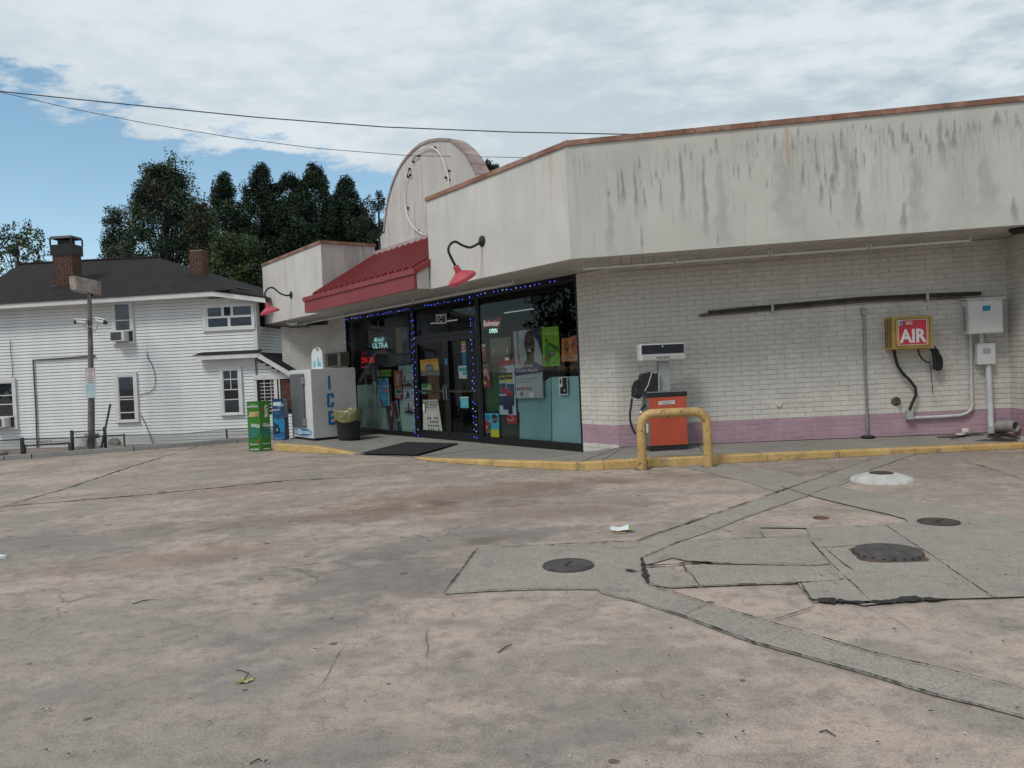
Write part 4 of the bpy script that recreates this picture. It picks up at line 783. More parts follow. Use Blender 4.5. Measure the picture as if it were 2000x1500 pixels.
    quadposter('poster','bright sky blue flyer with coral corner in the left window','poster',[(739.5,738.7),(758.7,738),(761.7,792.5),(741.7,792.5)],Y,(.05,.32,.55),lambda p:(p.poly([(0,0),(.42,0),(.1,.22),(0,.3)],(.5,.25,.22)),p.poly([(.42,0),(.30,0),(.0,.26),(.0,.34)],(.1,.05,.15)),p.rect(.88,0,1,1,(.5,.42,.2)),p.ell(.5,.91,.15,.05,(.3,.06,.12)),p.rect(.12,.66,.48,.75,(.45,.3,.45)),p.text('$2',.5,.66,.85,.75,(.7,.65,.75),.03),p.rect(.45,.5,.9,.58,(.6,.2,.35)),p.text('for',.14,.5,.4,.58,(.6,.6,.7)),p.scribble(.2,.2,.8,.42,4,(.3,.5,.65),5)),GW)
    quadposter('poster','narrow crumpled white slip left of the sky blue flyer','poster',[(726,746),(735.5,745),(733.5,771),(728,771.5)],Y,(.42,.45,.44),lambda p:(p.rect(.15,.1,.6,.85,(.07,.09,.09)),p.rect(.3,.3,.8,.5,(.25,.28,.28))),GW)
    quadposter('poster','narrow orange flyer above the small green card','poster',[(768,723.7),(783.5,723),(785,758),(770.8,759)],Y,(.36,.12,.06),lambda p:(p.poly([(.25,.2),(.6,.15),(.85,.8),(.3,.85)],(.42,.30,.24)),p.scribble(.3,.25,.7,.7,4,(.3,.2,.16),6)),GW)
    quadposter('poster','small green and red cards below the orange flyer','poster',[(771.5,759.5),(785,758.8),(785.8,779),(771,779)],Y,(.36,.38,.36),lambda p:(p.rect(.15,.55,.9,.9,(.03,.13,.08)),p.rect(0,0,1,.42,(.32,.06,.06)),p.rect(.3,.12,.7,.32,(.4,.38,.38))),GW)
    for i,(q,l) in enumerate(((((786,729),(806,728),(807.3,755),(787,754.6)),'upper photo flyer of a standing figure near the door frame'),(((787.5,756),(807.5,755.6),(808.7,782),(788,782)),'middle white flyer with black kneeling silhouette'),(((789.5,783),(809,782.5),(809.7,807.5),(790,806.5)),'lower photo flyer of a figure on a dark hill'))):
        def ph(p,i=i):
            if i==1: p.text('NEW',.08,.84,.45,.95,(.02,.03,.03),.03); p.text('DROP',.52,.84,.95,.95,(.02,.03,.03),.03); p.poly([(.38,.72),(.45,.75),(.5,.6),(.62,.4),(.6,.1),(.45,.3),(.35,.1),(.15,.08),(.3,.35)],(.02,.03,.035)); p.scribble(.66,.4,.95,.7,4,(.2,.25,.26),6)
            else: p.rect(0,.2,1,.5,(.30,.27,.31)); p.poly([(0,0),(1,0),(1,.05),(.6,.28),(.35,.2),(0,.14)],(.03,.03,.045)); a=.2 if i==0 else .42; p.poly([(a-.05,.25),(a+.06,.25),(a+.07,.75),(a,.9),(a-.07,.75)],(.03,.035,.04))
        quadposter('poster',l,'poster',q,Y,(.42,.46,.50),ph,GW)
    quadposter('poster','tall bottle shaped cutout poster low in the left window','poster',[(752,792.5),(776,780),(785,846),(757,845.5)],Y+.03,(.20,.27,.31),lambda p:(p.poly([(.05,.95),(.4,1),(.6,.55),(.42,.1),(.2,.1),(.1,.6)],(.11,.045,.04)),p.poly([(.55,.98),(.85,1),(.95,.5),(.72,.4)],(.13,.03,.03)),p.ell(.42,.66,.08,.12,(.35,.3,.3)),p.poly([(.7,.38),(.98,.35),(1,.05),(.75,.05)],(.06,.08,.11)),p.rect(.56,.0,.6,.8,(.03,.035,.04))),GW)
    # display shelf with small packs behind the right window
    y=.5; a=FB.hit(1062,722,y); c=FB.hit(1140,718,y)
    t=thing('display_shelf','dark shelf of small coloured packs behind the right window','shelf',FB.w((a[0]+c[0])/2,y,a[1]-.05),aB); L_=abs(c[0]-a[0])/2+.3; MB().box(-L_,L_,-.15,.15,-.03,0).build('board',BLKM,t)
    for i in range(9):
        x_=-L_+.08+i*.2; MB().box(x_,x_+.12,-.13,-.05,.0,.1).build('pack',flat(((.05,.2,.18),(.25,.15,.05),(.2,.04,.06),(.04,.1,.3))[i%4]),t)
in_window()
# ------------------------------------------------------------------ string lights
def string_lights():
    t=thing('string_lights','blue string lights outlining the shop windows and the doors','string lights',FB.w(-6,0,1.6),aB)
    runs=[[(676,850),(674,700),(673.8,624.5),(803,603.2),(811,858)],[(818,862),(806.5,601.5),(918,582),(927,866)],[(932.5,868),(917.5,579),(1095,547),(1097,564)]]
    bu=MB().lathe([(0,-.015),(.009,-.006),(.009,.006),(0,.015)],n=6); BM=emis('blue_bulb',(.06,.10,1.0),1.9); WM=emis('pale_bulb',(.35,.5,1.0),1.1); bm=bpy.data.meshes.new('bulb'); bm.from_pydata(bu.v,[],bu.f); bm.materials.append(BM); bm2=bm.copy(); bm2.materials.clear(); bm2.materials.append(WM)
    w=MB(); n=0; r=random.Random(3)
    for run in runs:
        P=[]
        for (u,v) in run: x,z=FB.hit(u,v,-.03); P.append(np.array([x+6,-.03,z-1.6]))
        path=[]
        for p,q in zip(P,P[1:]):
            k=int(np.linalg.norm(q-p)/.15)
            for i in range(k): path.append(p+(q-p)*i/k+np.array([r.uniform(-.012,.012),0,r.uniform(-.012,.012)]))
        w.tube(path,.004,4)
        for i,p in enumerate(path):
            if r.random()<.22 or n>=295: continue
            o=bpy.data.objects.new('bulb',bm if r.random()<.8 else bm2); COL.objects.link(o); o.parent=t; o.location=tuple(p+np.array([0,-.01,0])); o.rotation_euler=(r.uniform(-1,1),r.uniform(-1,1),0); n+=1
    w.build('wire',BLKM,t)
string_lights()
# ================================================================== FIXED TO THE STORE
def wall_lamp(mx,mz,path,shade_px,ry,label):
    """gooseneck lamp; path in (out,z) from the mount"""
    t=thing('wall_lamp',label,'wall lamp',FB.w(mx,-OV,mz),aB,'red gooseneck lamps on the store front')
    MB().lathe([(0,.05),(.05,.045),(.10,.02),(.105,0)],axis=(0,-1,0),n=20).build('mount',BLKM,t)
    MB().tube([(0,-a,b_) for a,b_ in path],.024,8).build('arm',BLKM,t)
    a,b_=path[-1]; tl=Matrix.Rotation(math.radians(ry),4,'X')
    s=MB().lathe([(.045,.02),(.065,.0),(.075,-.11),(.09,-.145),(.15,-.175),(.33,-.285),(.34,-.36),(.328,-.36),(.315,-.29),(.15,-.19),(.06,-.18)],n=32)
    s.v=[tuple(tl@(Vector(v)*.80)+Vector((0,-a,b_))) for v in s.v]; sh=s.build('lamp_shade',[LAMPR],t)
    s2=MB().lathe([(.327,-.358),(.313,-.292),(.15,-.195),(.0,-.185)],n=32); s2.v=[tuple(tl@(Vector(v)*.80)+Vector((0,-a,b_-.005))) for v in s2.v]; s2.build('reflector',WHT,sh)
def lamp_from_px(mount,arm,label,tilt):
    mx,mz=FB.hit(*mount,-OV); path=[(0,0)]
    for u,v in arm: y,z=FB.hitx(u,v,mx); path.append((-(y+OV),z-mz))
    # densify
    P=[np.array(p) for p in path]; out=[]
    for i in range(len(P)-1):
        p0=P[max(i-1,0)];p1=P[i];p2=P[i+1];p3=P[min(i+2,len(P)-1)]
        for k in range(4):
            s=k/4; out.append(.5*((2*p1)+(-p0+p2)*s+(2*p0-5*p1+4*p2-p3)*s*s+(-p0+3*p1-3*p2+p3)*s**3))
    out.append(P[-1]); wall_lamp(mx,mz,[tuple(p) for p in out],None,tilt,label); return path
lp1=lamp_from_px((941.8,471),[(920,483),(903,479),(889,472),(879,478),(875.7,489),(881,503),(890,520)],'red gooseneck wall lamp on the fascia above the right shop window',30)
lp2=lamp_from_px((569,576),[(558,577),(546,572),(535,563),(527,562),(520.5,567),(517.5,575),(521.5,592)],'red gooseneck wall lamp on the fascia left of the awning',16)
def tube_light(fr,pa,pb,y,label,n,slope=0,z=None):
    A_=fr.hit(*pa,y); B_=fr.hit(*pb,y); x0,x1=sorted((A_[0],B_[0])); zz=z if z is not None else (A_[1]+B_[1])/2
    t=thing('tube_light',label,'tube light',fr.w((x0+x1)/2,y,zz+slope*(x0+x1)/2),fr.a); t.rotation_euler=(0,-slope,fr.a); L_=(x1-x0)/n
    for i in range(n):
        a=-(x1-x0)/2+i*L_; MB().tube([(a+.03,0,0),(a+L_-.03,0,0)],.019,8).build('tube',mat('unlit_tube_glass',(.72,.72,.70),.3,.03,4),t); b=MB(); b.box(a+.01,a+.03,-.02,.02,-.02,.085); b.box(a+L_-.03,a+L_-.01,-.02,.02,-.02,.085); b.build('lamp_holder',WBOX,t)
    return t
tube_light(FA,(1137,516),(1897,455),-.78,'long row of bare white tube lights under the stained eave',4,SLA,3.235)
tube_light(FB,(568,636),(1003,545),-.7,'long row of bare white tube lights under the red awning',6,0,3.25)
# dark pole pair strapped along the wall
def wall_pole():
    y=-.07; P=[FA.hit(u,v,y) for u,v in ((1366,614),(1510,599.5),(1690,584),(1915,574.5))]
    t=thing('wall_pole','dark pair of long poles strapped level along the white brick wall','pole',FA.w(P[0][0],y,P[0][1]),aA); x0,z0=P[0]
    MB().tube([(x-x0+.0,0,z-z0) for x,z in [FA.hit(1383,610.5,y)]+[FA.hit(u,v,y) for u,v in ((1510,598.5),(1690,583),(1800,577.5),(1915,573))]],.032,8).build('pole',mat('dark_brown_pole',(.035,.03,.03),.55,.3,6),t)
    MB().tube([(x-x0,0.012,z-z0) for x,z in [FA.hit(1366,616,y)]+[FA.hit(u,v+5,y) for u,v in ((1510,598.5),(1690,583),(1800,577.5),(1880,575))]],.024,8).build('pole',mat('grey_brown_pole',(.10,.085,.075),.6,.3,6),t)
    for u,v in ((1508,602),(1810,580)):
        x,z=FA.hit(u,v,y); MB().box(x-x0-.02,x-x0+.02,-.05,.06,z-z0-.07,z-z0+.06).build('strap',GREYP,t)
wall_pole()
def pipe_thing(name,label,cat,fr,px,y,r,m,extra=None,zs=None):
    P=[fr.hit(u,v,y) for u,v in px]; x0,z0=P[-1]; t=thing(name,label,cat,fr.w(x0,y,z0),fr.a)
    MB().tube([(x-x0,0,z-z0) for x,z in P],r,10).build('pipe',m,t); 
    return t,x0,z0
t,x0,z0=pipe_thing('conduit','thin galvanized conduit rising from the sidewalk beside the air machine','conduit',FA,[(1686,601),(1688,625),(1690,730),(1693,800),(1695,853)],-.035,.02,GALV)
x,z=FA.hit(1687,608,-.04); MB().box(x-x0-.035,x-x0+.035,-.03,.03,z-z0-.07,z-z0+.05).build('junction_box',GALV,t,bevel=.006)
MB().lathe([(.12,0),(.1,.02),(.02,.025)],n=12).build('base_grout',DIRT_AND_SHADE,t,(0,0,.0))
# --- air machine
def air_machine():
    yf=-.30; fx=[FA.hit(u,v,yf) for u,v in ((1740,620),(1820,615),(1822,679),(1746,682))]; xl_=(fx[0][0]+fx[3][0])/2; xr=(fx[1][0]+fx[2][0])/2; zt_=(fx[0][1]+fx[1][1])/2; zb_=(fx[2][1]+fx[3][1])/2
    cx,cz=(xl_+xr)/2,(zt_+zb_)/2; t=thing('air_machine','yellow tyre air machine with red AIR sign on the white brick wall','air machine',FA.w(cx,0,cz),aA); hw,hh=(xr-xl_)/2,(zt_-zb_)/2
    YB=mat('air_box_yellow',(.44,.30,.085),.5,.12,5,grime=.35,grimec=(.18,.12,.05))
    MB().hexa([(-hw,yf,-hh),(hw,yf,-hh),(hw,-.005,-hh-.02),(-hw-.03,-.005,-hh-.02)],[(-hw,yf,hh),(hw,yf,hh),(hw,-.005,hh+.0),(-hw-.03,-.005,hh+.0)]).build('cabinet',YB,t,bevel=.008)
    for i in range(4):
        ya,yb_=yf+.02+i*.068,yf+.055+i*.068; k0=lambda y_:-hw-.03*(y_-yf)/(-yf)-.004
        MB().hexa([(k0(yb_),yb_,-hh+.03),(k0(yb_+.016),yb_+.016,-hh+.03),(k0(yb_+.016)+.004,yb_+.016,-hh+.03),(k0(yb_)+.004,yb_,-hh+.03)],[(k0(ya),ya,hh-.03),(k0(ya+.016),ya+.016,hh-.03),(k0(ya+.016)+.004,ya+.016,hh-.03),(k0(ya)+.004,ya,hh-.03)]).build('side_stripe',BLKM,t)
    o=MB().box(-hw+.03,hw-.03,yf-.014,yf-.004,-hh+.03,hh-.03).build('sign_panel',YB,t)
    pr=Print((-hw+.03,yf-.0135,hh-.03),(hw-.03,yf-.0135,hh-.03),(hw-.03,yf-.0135,-hh+.03),(-hw+.03,yf-.0135,-hh+.03),(0,-1,0))
    k=flat((.03,.025,.02))
    for a in ((.02,.02,.98,.035),(.02,.965,.98,.98),(.02,.02,.035,.98),(.965,.02,.98,.98)): pr.rect(*a,k)
    pr.rect(.10,.06,.90,.94,(.68,.64,.62)); RD=mat('air_sign_red',(.50,.035,.055),.45,.15,6); pr.rect(.115,.075,.885,.925,RD); pr.rect(.10,.76,.22,.93,(.45,.55,.6)); pr.rect(.32,.77,.5,.88,(.66,.5,.45)); pr.text('AIR',.13,.14,.88,.62,(.68,.66,.66),.035); pr.scribble(.53,.76,.68,.88,3,(.62,.25,.27),2); pr.scribble(.71,.76,.86,.88,3,(.62,.25,.27),3); pr.text('25',.36,.79,.46,.86,(.5,.06,.08)); pr.text('1',.14,.79,.18,.9,(.03,.1,.3)); pr.build('lettering',o)
    def loc(u,v,y): x,z=FA.hit(u,v,y); return (x-cx,y,z-cz)
    MB().tube([loc(u,v,-.1) for u,v in ((1746,682),(1748,695),(1753,714),(1763,729),(1777,743),(1788,757),(1789,771),(1782,787),(1776,802))],.026,8).build('cable',RUB,t)
    b=MB(); b.tube([loc(u,v,-.13) for u,v in ((1793,682),(1795,692),(1801,701),(1810,707),(1815,708))],.014,6)
    r=random.Random(4)
    for i in range(9):
        a=loc(1817+i*1.0,681,-.13); q=loc(1822+i*1.6,724-abs(i-5)*.6,-.13); o_=np.array([.0,-.012*(i%3),0]); A_=np.array(a)+o_; B_=np.array(q)+o_; mids=(A_+B_)/2+np.array([.03+r.uniform(-.01,.01),0,0])
        b.tube([A_,(A_+mids)/2+[.012,0,0],mids,(mids+B_)/2+[.008,0,0],B_,B_+[.02,0,.0],(mids+B_)/2+[.04,0,.0],mids+[.035,0,0],A_+[.03,0,0]],.013,6)
    b.tube([loc(u,v,-.13) for u,v in ((1816,706),(1818,720),(1820,745),(1822,767))],.007,6); b.tube([loc(u,v,-.13) for u,v in ((1826,676),(1828,684),(1832,690))],.012,6); b.build('hose',RUB,t)
    MB().tube([loc(u,v,-.13) for u,v in ((1821,764),(1822,769))],.012,6).build('chuck',GALV,t)
air_machine()
# --- electrical boxes
def ebox():
    yf=-.30; P=[FA.hit(u,v,yf) for u,v in ((1890,583),(1958,581),(1960,650),(1893,653))]; xl_=(P[0][0]+P[3][0])/2;xr=(P[1][0]+P[2][0])/2;zt_=(P[0][1]+P[1][1])/2;zb_=(P[2][1]+P[3][1])/2; cx,cz=(xl_+xr)/2,(zt_+zb_)/2; hw,hh=(xr-xl_)/2,(zt_-zb_)/2
    t=thing('utility_cabinet','large white utility cabinet with blue sticker on the brick wall','cabinet',FA.w(cx,0,cz),aA)
    o=MB().box(-hw,hw,yf,-.004,-hh,hh-.02).build('cabinet_body',WBOX,t,bevel=.006); MB().hexa([(-hw-.03,yf-.03,hh-.02),(hw+.03,yf-.03,hh-.02),(hw+.03,-.002,hh+.0),(-hw-.03,-.002,hh+.0)],[(-hw-.03,yf-.03,hh+.0),(hw+.03,yf-.03,hh+.0),(hw+.03,-.002,hh+.03),(-hw-.03,-.002,hh+.03)]).build('lid',WBOX,t)
    MB().box(-hw+.012,hw-.012,yf-.012,yf-.002,-hh+.015,hh-.045).build('door_panel',WBOX,t,bevel=.004)
    b=MB()
    for i in range(12): b.box(-hw-.006,-hw+.004,-.2,-.09,-hh+.06+i*.034,-hh+.072+i*.034)
    b.build('vent_slots',BLKM,t)
    pr=Print((-.05,yf-.0125,.16),(.07,yf-.0125,.167),(.07,yf-.0125,.08),(-.05,yf-.0125,.073),(0,-1,0)); pr.rect(0,0,1,1,(.03,.22,.42)); pr.scribble(.2,.15,.9,.85,4,(.35,.5,.62),3); pr.build('sticker',t)
    yb=-.14; Q=[FA.hit(u,v,-.16) for u,v in ((1909,670),(1945,669),(1946,711),(1910,713))]; a,c=(Q[0][0]+Q[3][0])/2,(Q[1][0]+Q[2][0])/2; d,e=(Q[0][1]+Q[1][1])/2,(Q[2][1]+Q[3][1])/2
    t2=thing('meter_box','smaller white breaker box below the utility cabinet','electrical box',FA.w((a+c)/2,0,(d+e)/2),aA); hw2,hh2=(c-a)/2,(d-e)/2; MB().box(-hw2,hw2,-.16,-.004,-hh2,hh2).build('box_body',WBOX,t2,bevel=.015)
    pr=Print((-.06,-.1612,.09),(.06,-.1612,.09),(.06,-.1612,.0),(-.06,-.1612,.0),(0,-1,0)); pr.rect(0,0,1,1,(.34,.35,.36)); pr.scribble(.1,.15,.9,.85,4,(.1,.1,.11),5); pr.build('rating_plate',t2)
    def loc(u,v,y): x,z=FA.hit(u,v,y); return (x-(a+c)/2,y,z-(d+e)/2)
    MB().tube([loc(1930,712,-.09),loc(1933,760,-.09),loc(1936,844,-.09)],.045,12).build('conduit',mat('white_conduit',(.52,.54,.56),.5,.1,5,grime=.3,grimec=(.2,.2,.2)),t2); MB().tube([loc(1917,650,-.09),loc(1917,671,-.09)],.034,10).build('nipple',WBOX,t2); MB().tube([loc(1935.5,832,-.09),loc(1936,846,-.09)],.055,12).build('base_collar',GREYP,t2)
    def loc(u,v,y): x,z=FA.hit(u,v,y); return (x-cx,y,z-cz)
    pts=[(1895,653),(1896,680),(1897,740),(1898,780),(1899,792),(1896,801),(1888,807),(1876,811),(1840,813.5),(1800,815.5),(1782,816)]
    MB().tube([loc(u,v,-.05) for u,v in pts],.026,10).build('conduit',mat('white_conduit2',(.48,.49,.50),.5,.1,5,grime=.35,grimec=(.2,.18,.17)),t); q=loc(1776,810,-.06); MB().box(q[0]-.05,q[0]+.05,-.12,-.004,q[2]-.08,q[2]+.08).build('junction_box',GREYP,t,bevel=.008)
ebox()
# --- hose tap, floodlight, drain pipe, wall damage
x,z=FA.hit(1750,784,0); t=thing('hose_tap','rusted hose tap in a broken hole in the brick wall','tap',FA.w(x,0,z),aA); MB().lathe([(.001,.03),(.07,.012),(.085,-.004),(.09,-.012)],axis=(0,-1,0),n=9).build('broken_mortar',mat('exposed_mortar',(.13,.09,.075),.9,.5,20,bump=.6),t)
MB().tube([(0,-.0,0),(0,-.09,.0),(.0,-.12,-.04)],.018,8).build('spout',RUST,t); MB().lathe([(.04,0),(.045,.01),(.0,.015)],(0,-.08,.05),n=8).build('handle',RUST,t)
x,z=FA.hit(1521,789,0); t=thing('wall_outlet','painted over round outlet cover low on the white brick wall','outlet',FA.w(x,0,z),aA); MB().lathe([(.001,.03),(.05,.028),(.06,.0)],axis=(0,-1,0),n=16).build('cover',BRW,t)
x_,z_=FA.hit(1990,452,-1.0); p=FA.w(x_,-1.0,z_+.08); t=thing('floodlight','black floodlight under the right end of the eave','floodlight',p,aA); MB().lathe([(.02,.0),(.12,-.02),(.14,-.06),(.10,-.11),(.0,-.12)],n=18).build('housing',BLKM,t); MB().tube([(0,0,0),(0,0,.05)],.03,8).build('stem',BLKM,t)
p=FA.w(6.19,-.10,.335); t=thing('drain_pipe','short grey corrugated drain pipe sticking out at the wall corner','pipe',p,aA+math.radians(20)); prof=[]
for i in range(11): prof.append((.085+(.010 if i%2 else 0),i*.03-.02))
b=MB().lathe(prof+[(.092,.31),(.074,.31),(.070,.1),(.0,.1)],axis=(.10,-1,.06),n=20); b.build('pipe_body',mat('dirty_grey_plastic',(.27,.26,.24),.6,.25,10,grime=.4,grimec=(.1,.09,.08)),t,(0,.0,-.01))
MB().lathe([(.072,.2),(.0,.2)],axis=(.10,-1,.06),n=20).build('dark_bore',DARKIN,t,(0,.0,-.01))
def walkA(x,y): return .14+SLA*x
p=np.array(FA.w(5.62,-.14,.0)); t=thing('litter_cup','crushed white paper cup lying by the conduit foot','litter',(p[0],p[1],.14+SLA*5.6+.002),.6); MB().lathe([(.0,0),(.05,0),(.055,.03),(.04,.06),(.06,.09),(.03,.10)],n=10).build('cup',mat('litter_white',(.55,.52,.46),.7,.2,20),t,(0,0,.05),(1.4,.2,.3)); MB().box(-.12,.1,-.05,.06,.0,.02).build('lid',mat('litter_white',(.5,.5,.5)),t)
def blob_sheet(name,label,cat,fn,cx,cy,rx,ry,m,dz=.004,seed=1,n=26,kind=None,parent=None):
    r=random.Random(seed); ph=[r.uniform(0,6.28) for _ in range(5)]; am=[r.uniform(.03,.16) for _ in range(5)]; v=[]
    for i in range(n):
        a=2*math.pi*i/n; k=1+sum(am[j]*math.sin((j+2)*a+ph[j]) for j in range(5)); v.append(fn(cx+rx*k*math.cos(a),cy+ry*k*math.sin(a),dz))
    c=fn(cx,cy,dz); b=MB().add(v+[c],[(i,(i+1)%n,n) for i in range(n)]); o=b.build(name,m,parent)
    if cat: tag(o,label,cat)
    return o
WET=mat('wet_stain',(.045,.04,.036),.35,.2,6); 
def fnA(x,y,dz):
    p=FA.w(x,y,0); 
    kx=[FA.l(q)[0] for q in inR[5:]]; ky=[FA.l(q)[1] for q in inR[5:]]; kzz=[q[2] for q in inR[5:]]; yk=np.interp(x,kx,ky); zk=np.interp(x,kx,kzz); w_=min(1,max(0,-y/(-yk))); return (p[0],p[1],(.14+SLA*x)*(1-w_)+zk*w_+dz+.004)
st=blob_sheet('damp_patch','',None,fnA,5.80,-.22,.55,.17,WET,.004,5,parent=side)
# --- kerosene pump
def pump():
    c1=gz(1268,881,.15); c2=gz(1346,877,.15); mid_=(c1+c2)/2; ang=math.atan2(c2[1]-c1[1],c2[0]-c1[0]); wd=np.linalg.norm(c2-c1)
    t=thing('fuel_pump','old orange red kerosene pump with black top behind the yellow guard','fuel pump',(mid_[0],mid_[1],.148),ang)
    fr=Frame(mid_,ang); hw=wd/2; dp=.42
    def Lz(u,v,y=0): x,z=fr.hit(u,v,y); return x,z-.148
    zbT=Lz(1300,757)[1]; zr=Lz(1300,751)[1]
    OR=mat('pump_orange',(.46,.075,.035),.42,.10,3,spec=.5,grime=.25,grimec=(.26,.06,.04))
    MB().box(-hw+.02,hw-.02,.0,dp,.0,.075).build('plinth',BLKM,t); MB().box(-hw+.012,hw-.012,.004,dp-.01,.075,zbT).build('cabinet',mat('pump_frame',(.20,.19,.18),.5,.1,5,metal=.3),t,bevel=.008)
    MB().box(-hw+.03,hw-.02,-.008,.003,.085,zbT-.005).build('front_panel',OR,t,bevel=.003)
    MB().box(-hw-.0,hw,-.015,dp+.01,zbT,zbT+.075).build('top_band',BLKM,t,bevel=.006); MB().box(-hw+.004,hw-.004,-.010,dp,zbT+.076,zbT+.09).build('top_plate',GALV,t)
    zt0=zbT+.09; (xa,_),(xb,_)=Lz(1285,735,.2),Lz(1306,735,.2); zh=Lz(1295,690,.2)[1]
    MB().box(xa,xb,(.12),.26,zt0,zh+.02).build('mast',mat('pump_mast',(.30,.32,.31),.5,.1,4),t,bevel=.006)
    # display head
    HT=Lz(1247,655,.02),Lz(1339,651,.02),Lz(1340,686,.02),Lz(1250,690,.02); hx0=(HT[0][0]+HT[3][0])/2; hx1=(HT[1][0]+HT[2][0])/2; hz1=(HT[0][1]+HT[1][1])/2; hz0=(HT[2][1]+HT[3][1])/2
    hd=MB().box(hx0,hx1,.03,.26,hz0,hz1).build('display_head',mat('pump_head_white',(.50,.50,.49),.4,.06,4,grime=.2,grimec=(.3,.3,.28)),t,bevel=.035)
    pr=Print((hx0,.029,hz1),(hx1,.029,hz1),(hx1,.029,hz0),(hx0,.029,hz0),(0,-1,0)); h=flat((.012,.013,.018),.15)
    pr.rect(.04,.40,.965,.95,(.35,.36,.37)); pr.rect(.05,.43,.955,.93,h); pr.rect(.07,.10,.94,.33,(.40,.39,.36)); pr.text('KEROSENE',.36,.14,.65,.28,(.03,.03,.03),.02); pr.rect(.49,.80,.51,.88,(.7,.7,.7)); pr.rect(.15,.5,.27,.8,(.02,.021,.024)); pr.build('display',hd)
    # nozzle boot: slanted black box with white edge
    Q=[Lz(u,v,.12) for u,v in ((1254,711),(1286,710),(1286,748),(1259,748))]
    bx=MB(); A_=[Lz(1272.5,709,.05),Lz(1286,709.5,.05),Lz(1286,747,.05),Lz(1259,746.5,.05)]
    bx.prism([A_[3],A_[2],A_[1],A_[0]],.05,.30,'y'); B_=[Lz(1254,712.5,.07),Lz(1272,709.5,.07),Lz(1259.5,745,.07),Lz(1247,757,.07),Lz(1243,752,.07)]; bx.prism(B_[::-1],.07,.28,'y'); nb=bx.build('nozzle_boot',BLKM,t)
    MB().tube([(x,.045,z) for x,z in (Lz(1258.5,746,.045),Lz(1265,735,.045),Lz(1272.5,710,.045),Lz(1279,711,.045),Lz(1286,710,.045),Lz(1286.5,746,.045))],.006,5).build('white_edge',WHT,nb)
    bz=MB(); L_=lambda u,v:(Lz(u,v,.16)[0],.16,Lz(u,v,.16)[1])
    bz.prism([Lz(u,v,.12) for u,v in ((1234.5,740),(1239,728),(1246,724),(1254,727),(1252,737),(1247,738),(1240,741),(1238,752),(1234,756))],.12,.20,'y'); bz.prism([Lz(u,v,.12) for u,v in ((1234,752),(1247,755),(1254,748),(1251,760),(1246,762),(1234,757.5))],.12,.20,'y'); bz.tube([L_(1254,726),L_(1249,720),L_(1248.5,717)],.012,6); bz.tube([L_(1246,741),(L_(1243,748)),L_(1246,754)],.008,6); nz=bz.build('nozzle',RUB,t)
    MB().tube([L_(1234.5,756.5),L_(1233.6,761)],.022,8).build('hose_swivel',GALV,nz)
    hp=[(1233.5,760),(1232,775),(1229.7,790),(1230,803),(1233.5,817),(1239,828),(1246,832),(1250.5,822),(1251,805),(1251.5,788),(1253,780),(1257,776),(1260,774)]
    MB().tube([L_(u,v) for u,v in hp],.019,8).build('hose',RUB,t); MB().tube([L_(1251.3,790),L_(1251.8,785)],.024,8).build('hose_coupling',WHT,t)
    P4=[Lz(u,v,-.01) for u,v in ((1285,766),(1317,764),(1317.5,771),(1285.5,773.5))]
    pr=Print(*[(x,-.0095,z) for x,z in P4],(0,-1,0)); pr.rect(0,0,1,1,(.6,.6,.58)); pr.text('NOT FOR MOTOR FUEL',.05,.55,.95,.85,(.05,.05,.05)); pr.text('KEROSENE ONLY',.22,.12,.78,.42,(.05,.05,.05)); pr.build('label_plate',t)
    MB().box(-hw-.004,-hw+.012,.05,.12,.3,.45).build('side_label',WHT,t)
pump()
# --- yellow U guard
def guard():
    a=gnd(1255,917); c=gnd(1384,911.5); ang=math.atan2(c[1]-a[1],c[0]-a[0]); w=np.linalg.norm(c-a); fr=Frame(a,ang); zt_=fr.hit(1315,806,0)[1]; 
    t=thing('bollard_guard','bent yellow steel pipe guard with chipped paint before the kerosene pump','pipe guard',(a+c)/2,ang); r=.19; path=[(-w/2,0,-.1),(-w/2,0,.3),(-w/2,0,zt_-r)]
    for i in range(1,9): q=math.pi/2*i/9; path.append((-w/2+r-r*math.cos(q),0,zt_-r+r*math.sin(q)))
    path.append((-w/2+r,0,zt_)); path+= [(-x,y,z) for x,y,z in path[::-1]]
    m=NT('guard_yellow'); n=m.noise(2,5,.6); col=m.mix(m.ramp(n,.3,.7),(.45,.28,.10),(.54,.36,.15)); ch=m.ramp(m.noise(13,6,.75,off=(1,5,2)),.60,.615); col=m.mix(m.math('MULTIPLY',m.ramp(m.noise(3,6,.75,off=(2,2,7)),.5,.62),.35),col,(.25,.18,.09)); col=m.mix(ch,col,(.05,.035,.03)); m.bump(m.noise(18,4,.6),.2,.004); M_=m.done(col,.5,0,.4)
    MB().tube(path,.070,20).build('pipe',M_,t)
    for sx_ in (-1,1): blob_sheet('rust_or_foot_shade','',None,lambda x,y,z:(x,y,z),sx_*w/2,0,.115,.10,mat('leg_contact_shade',(.10,.075,.055),.95,.4,30),.006,8+sx_,parent=t)  # dark blobs paint contact shade around the guard feet
guard()
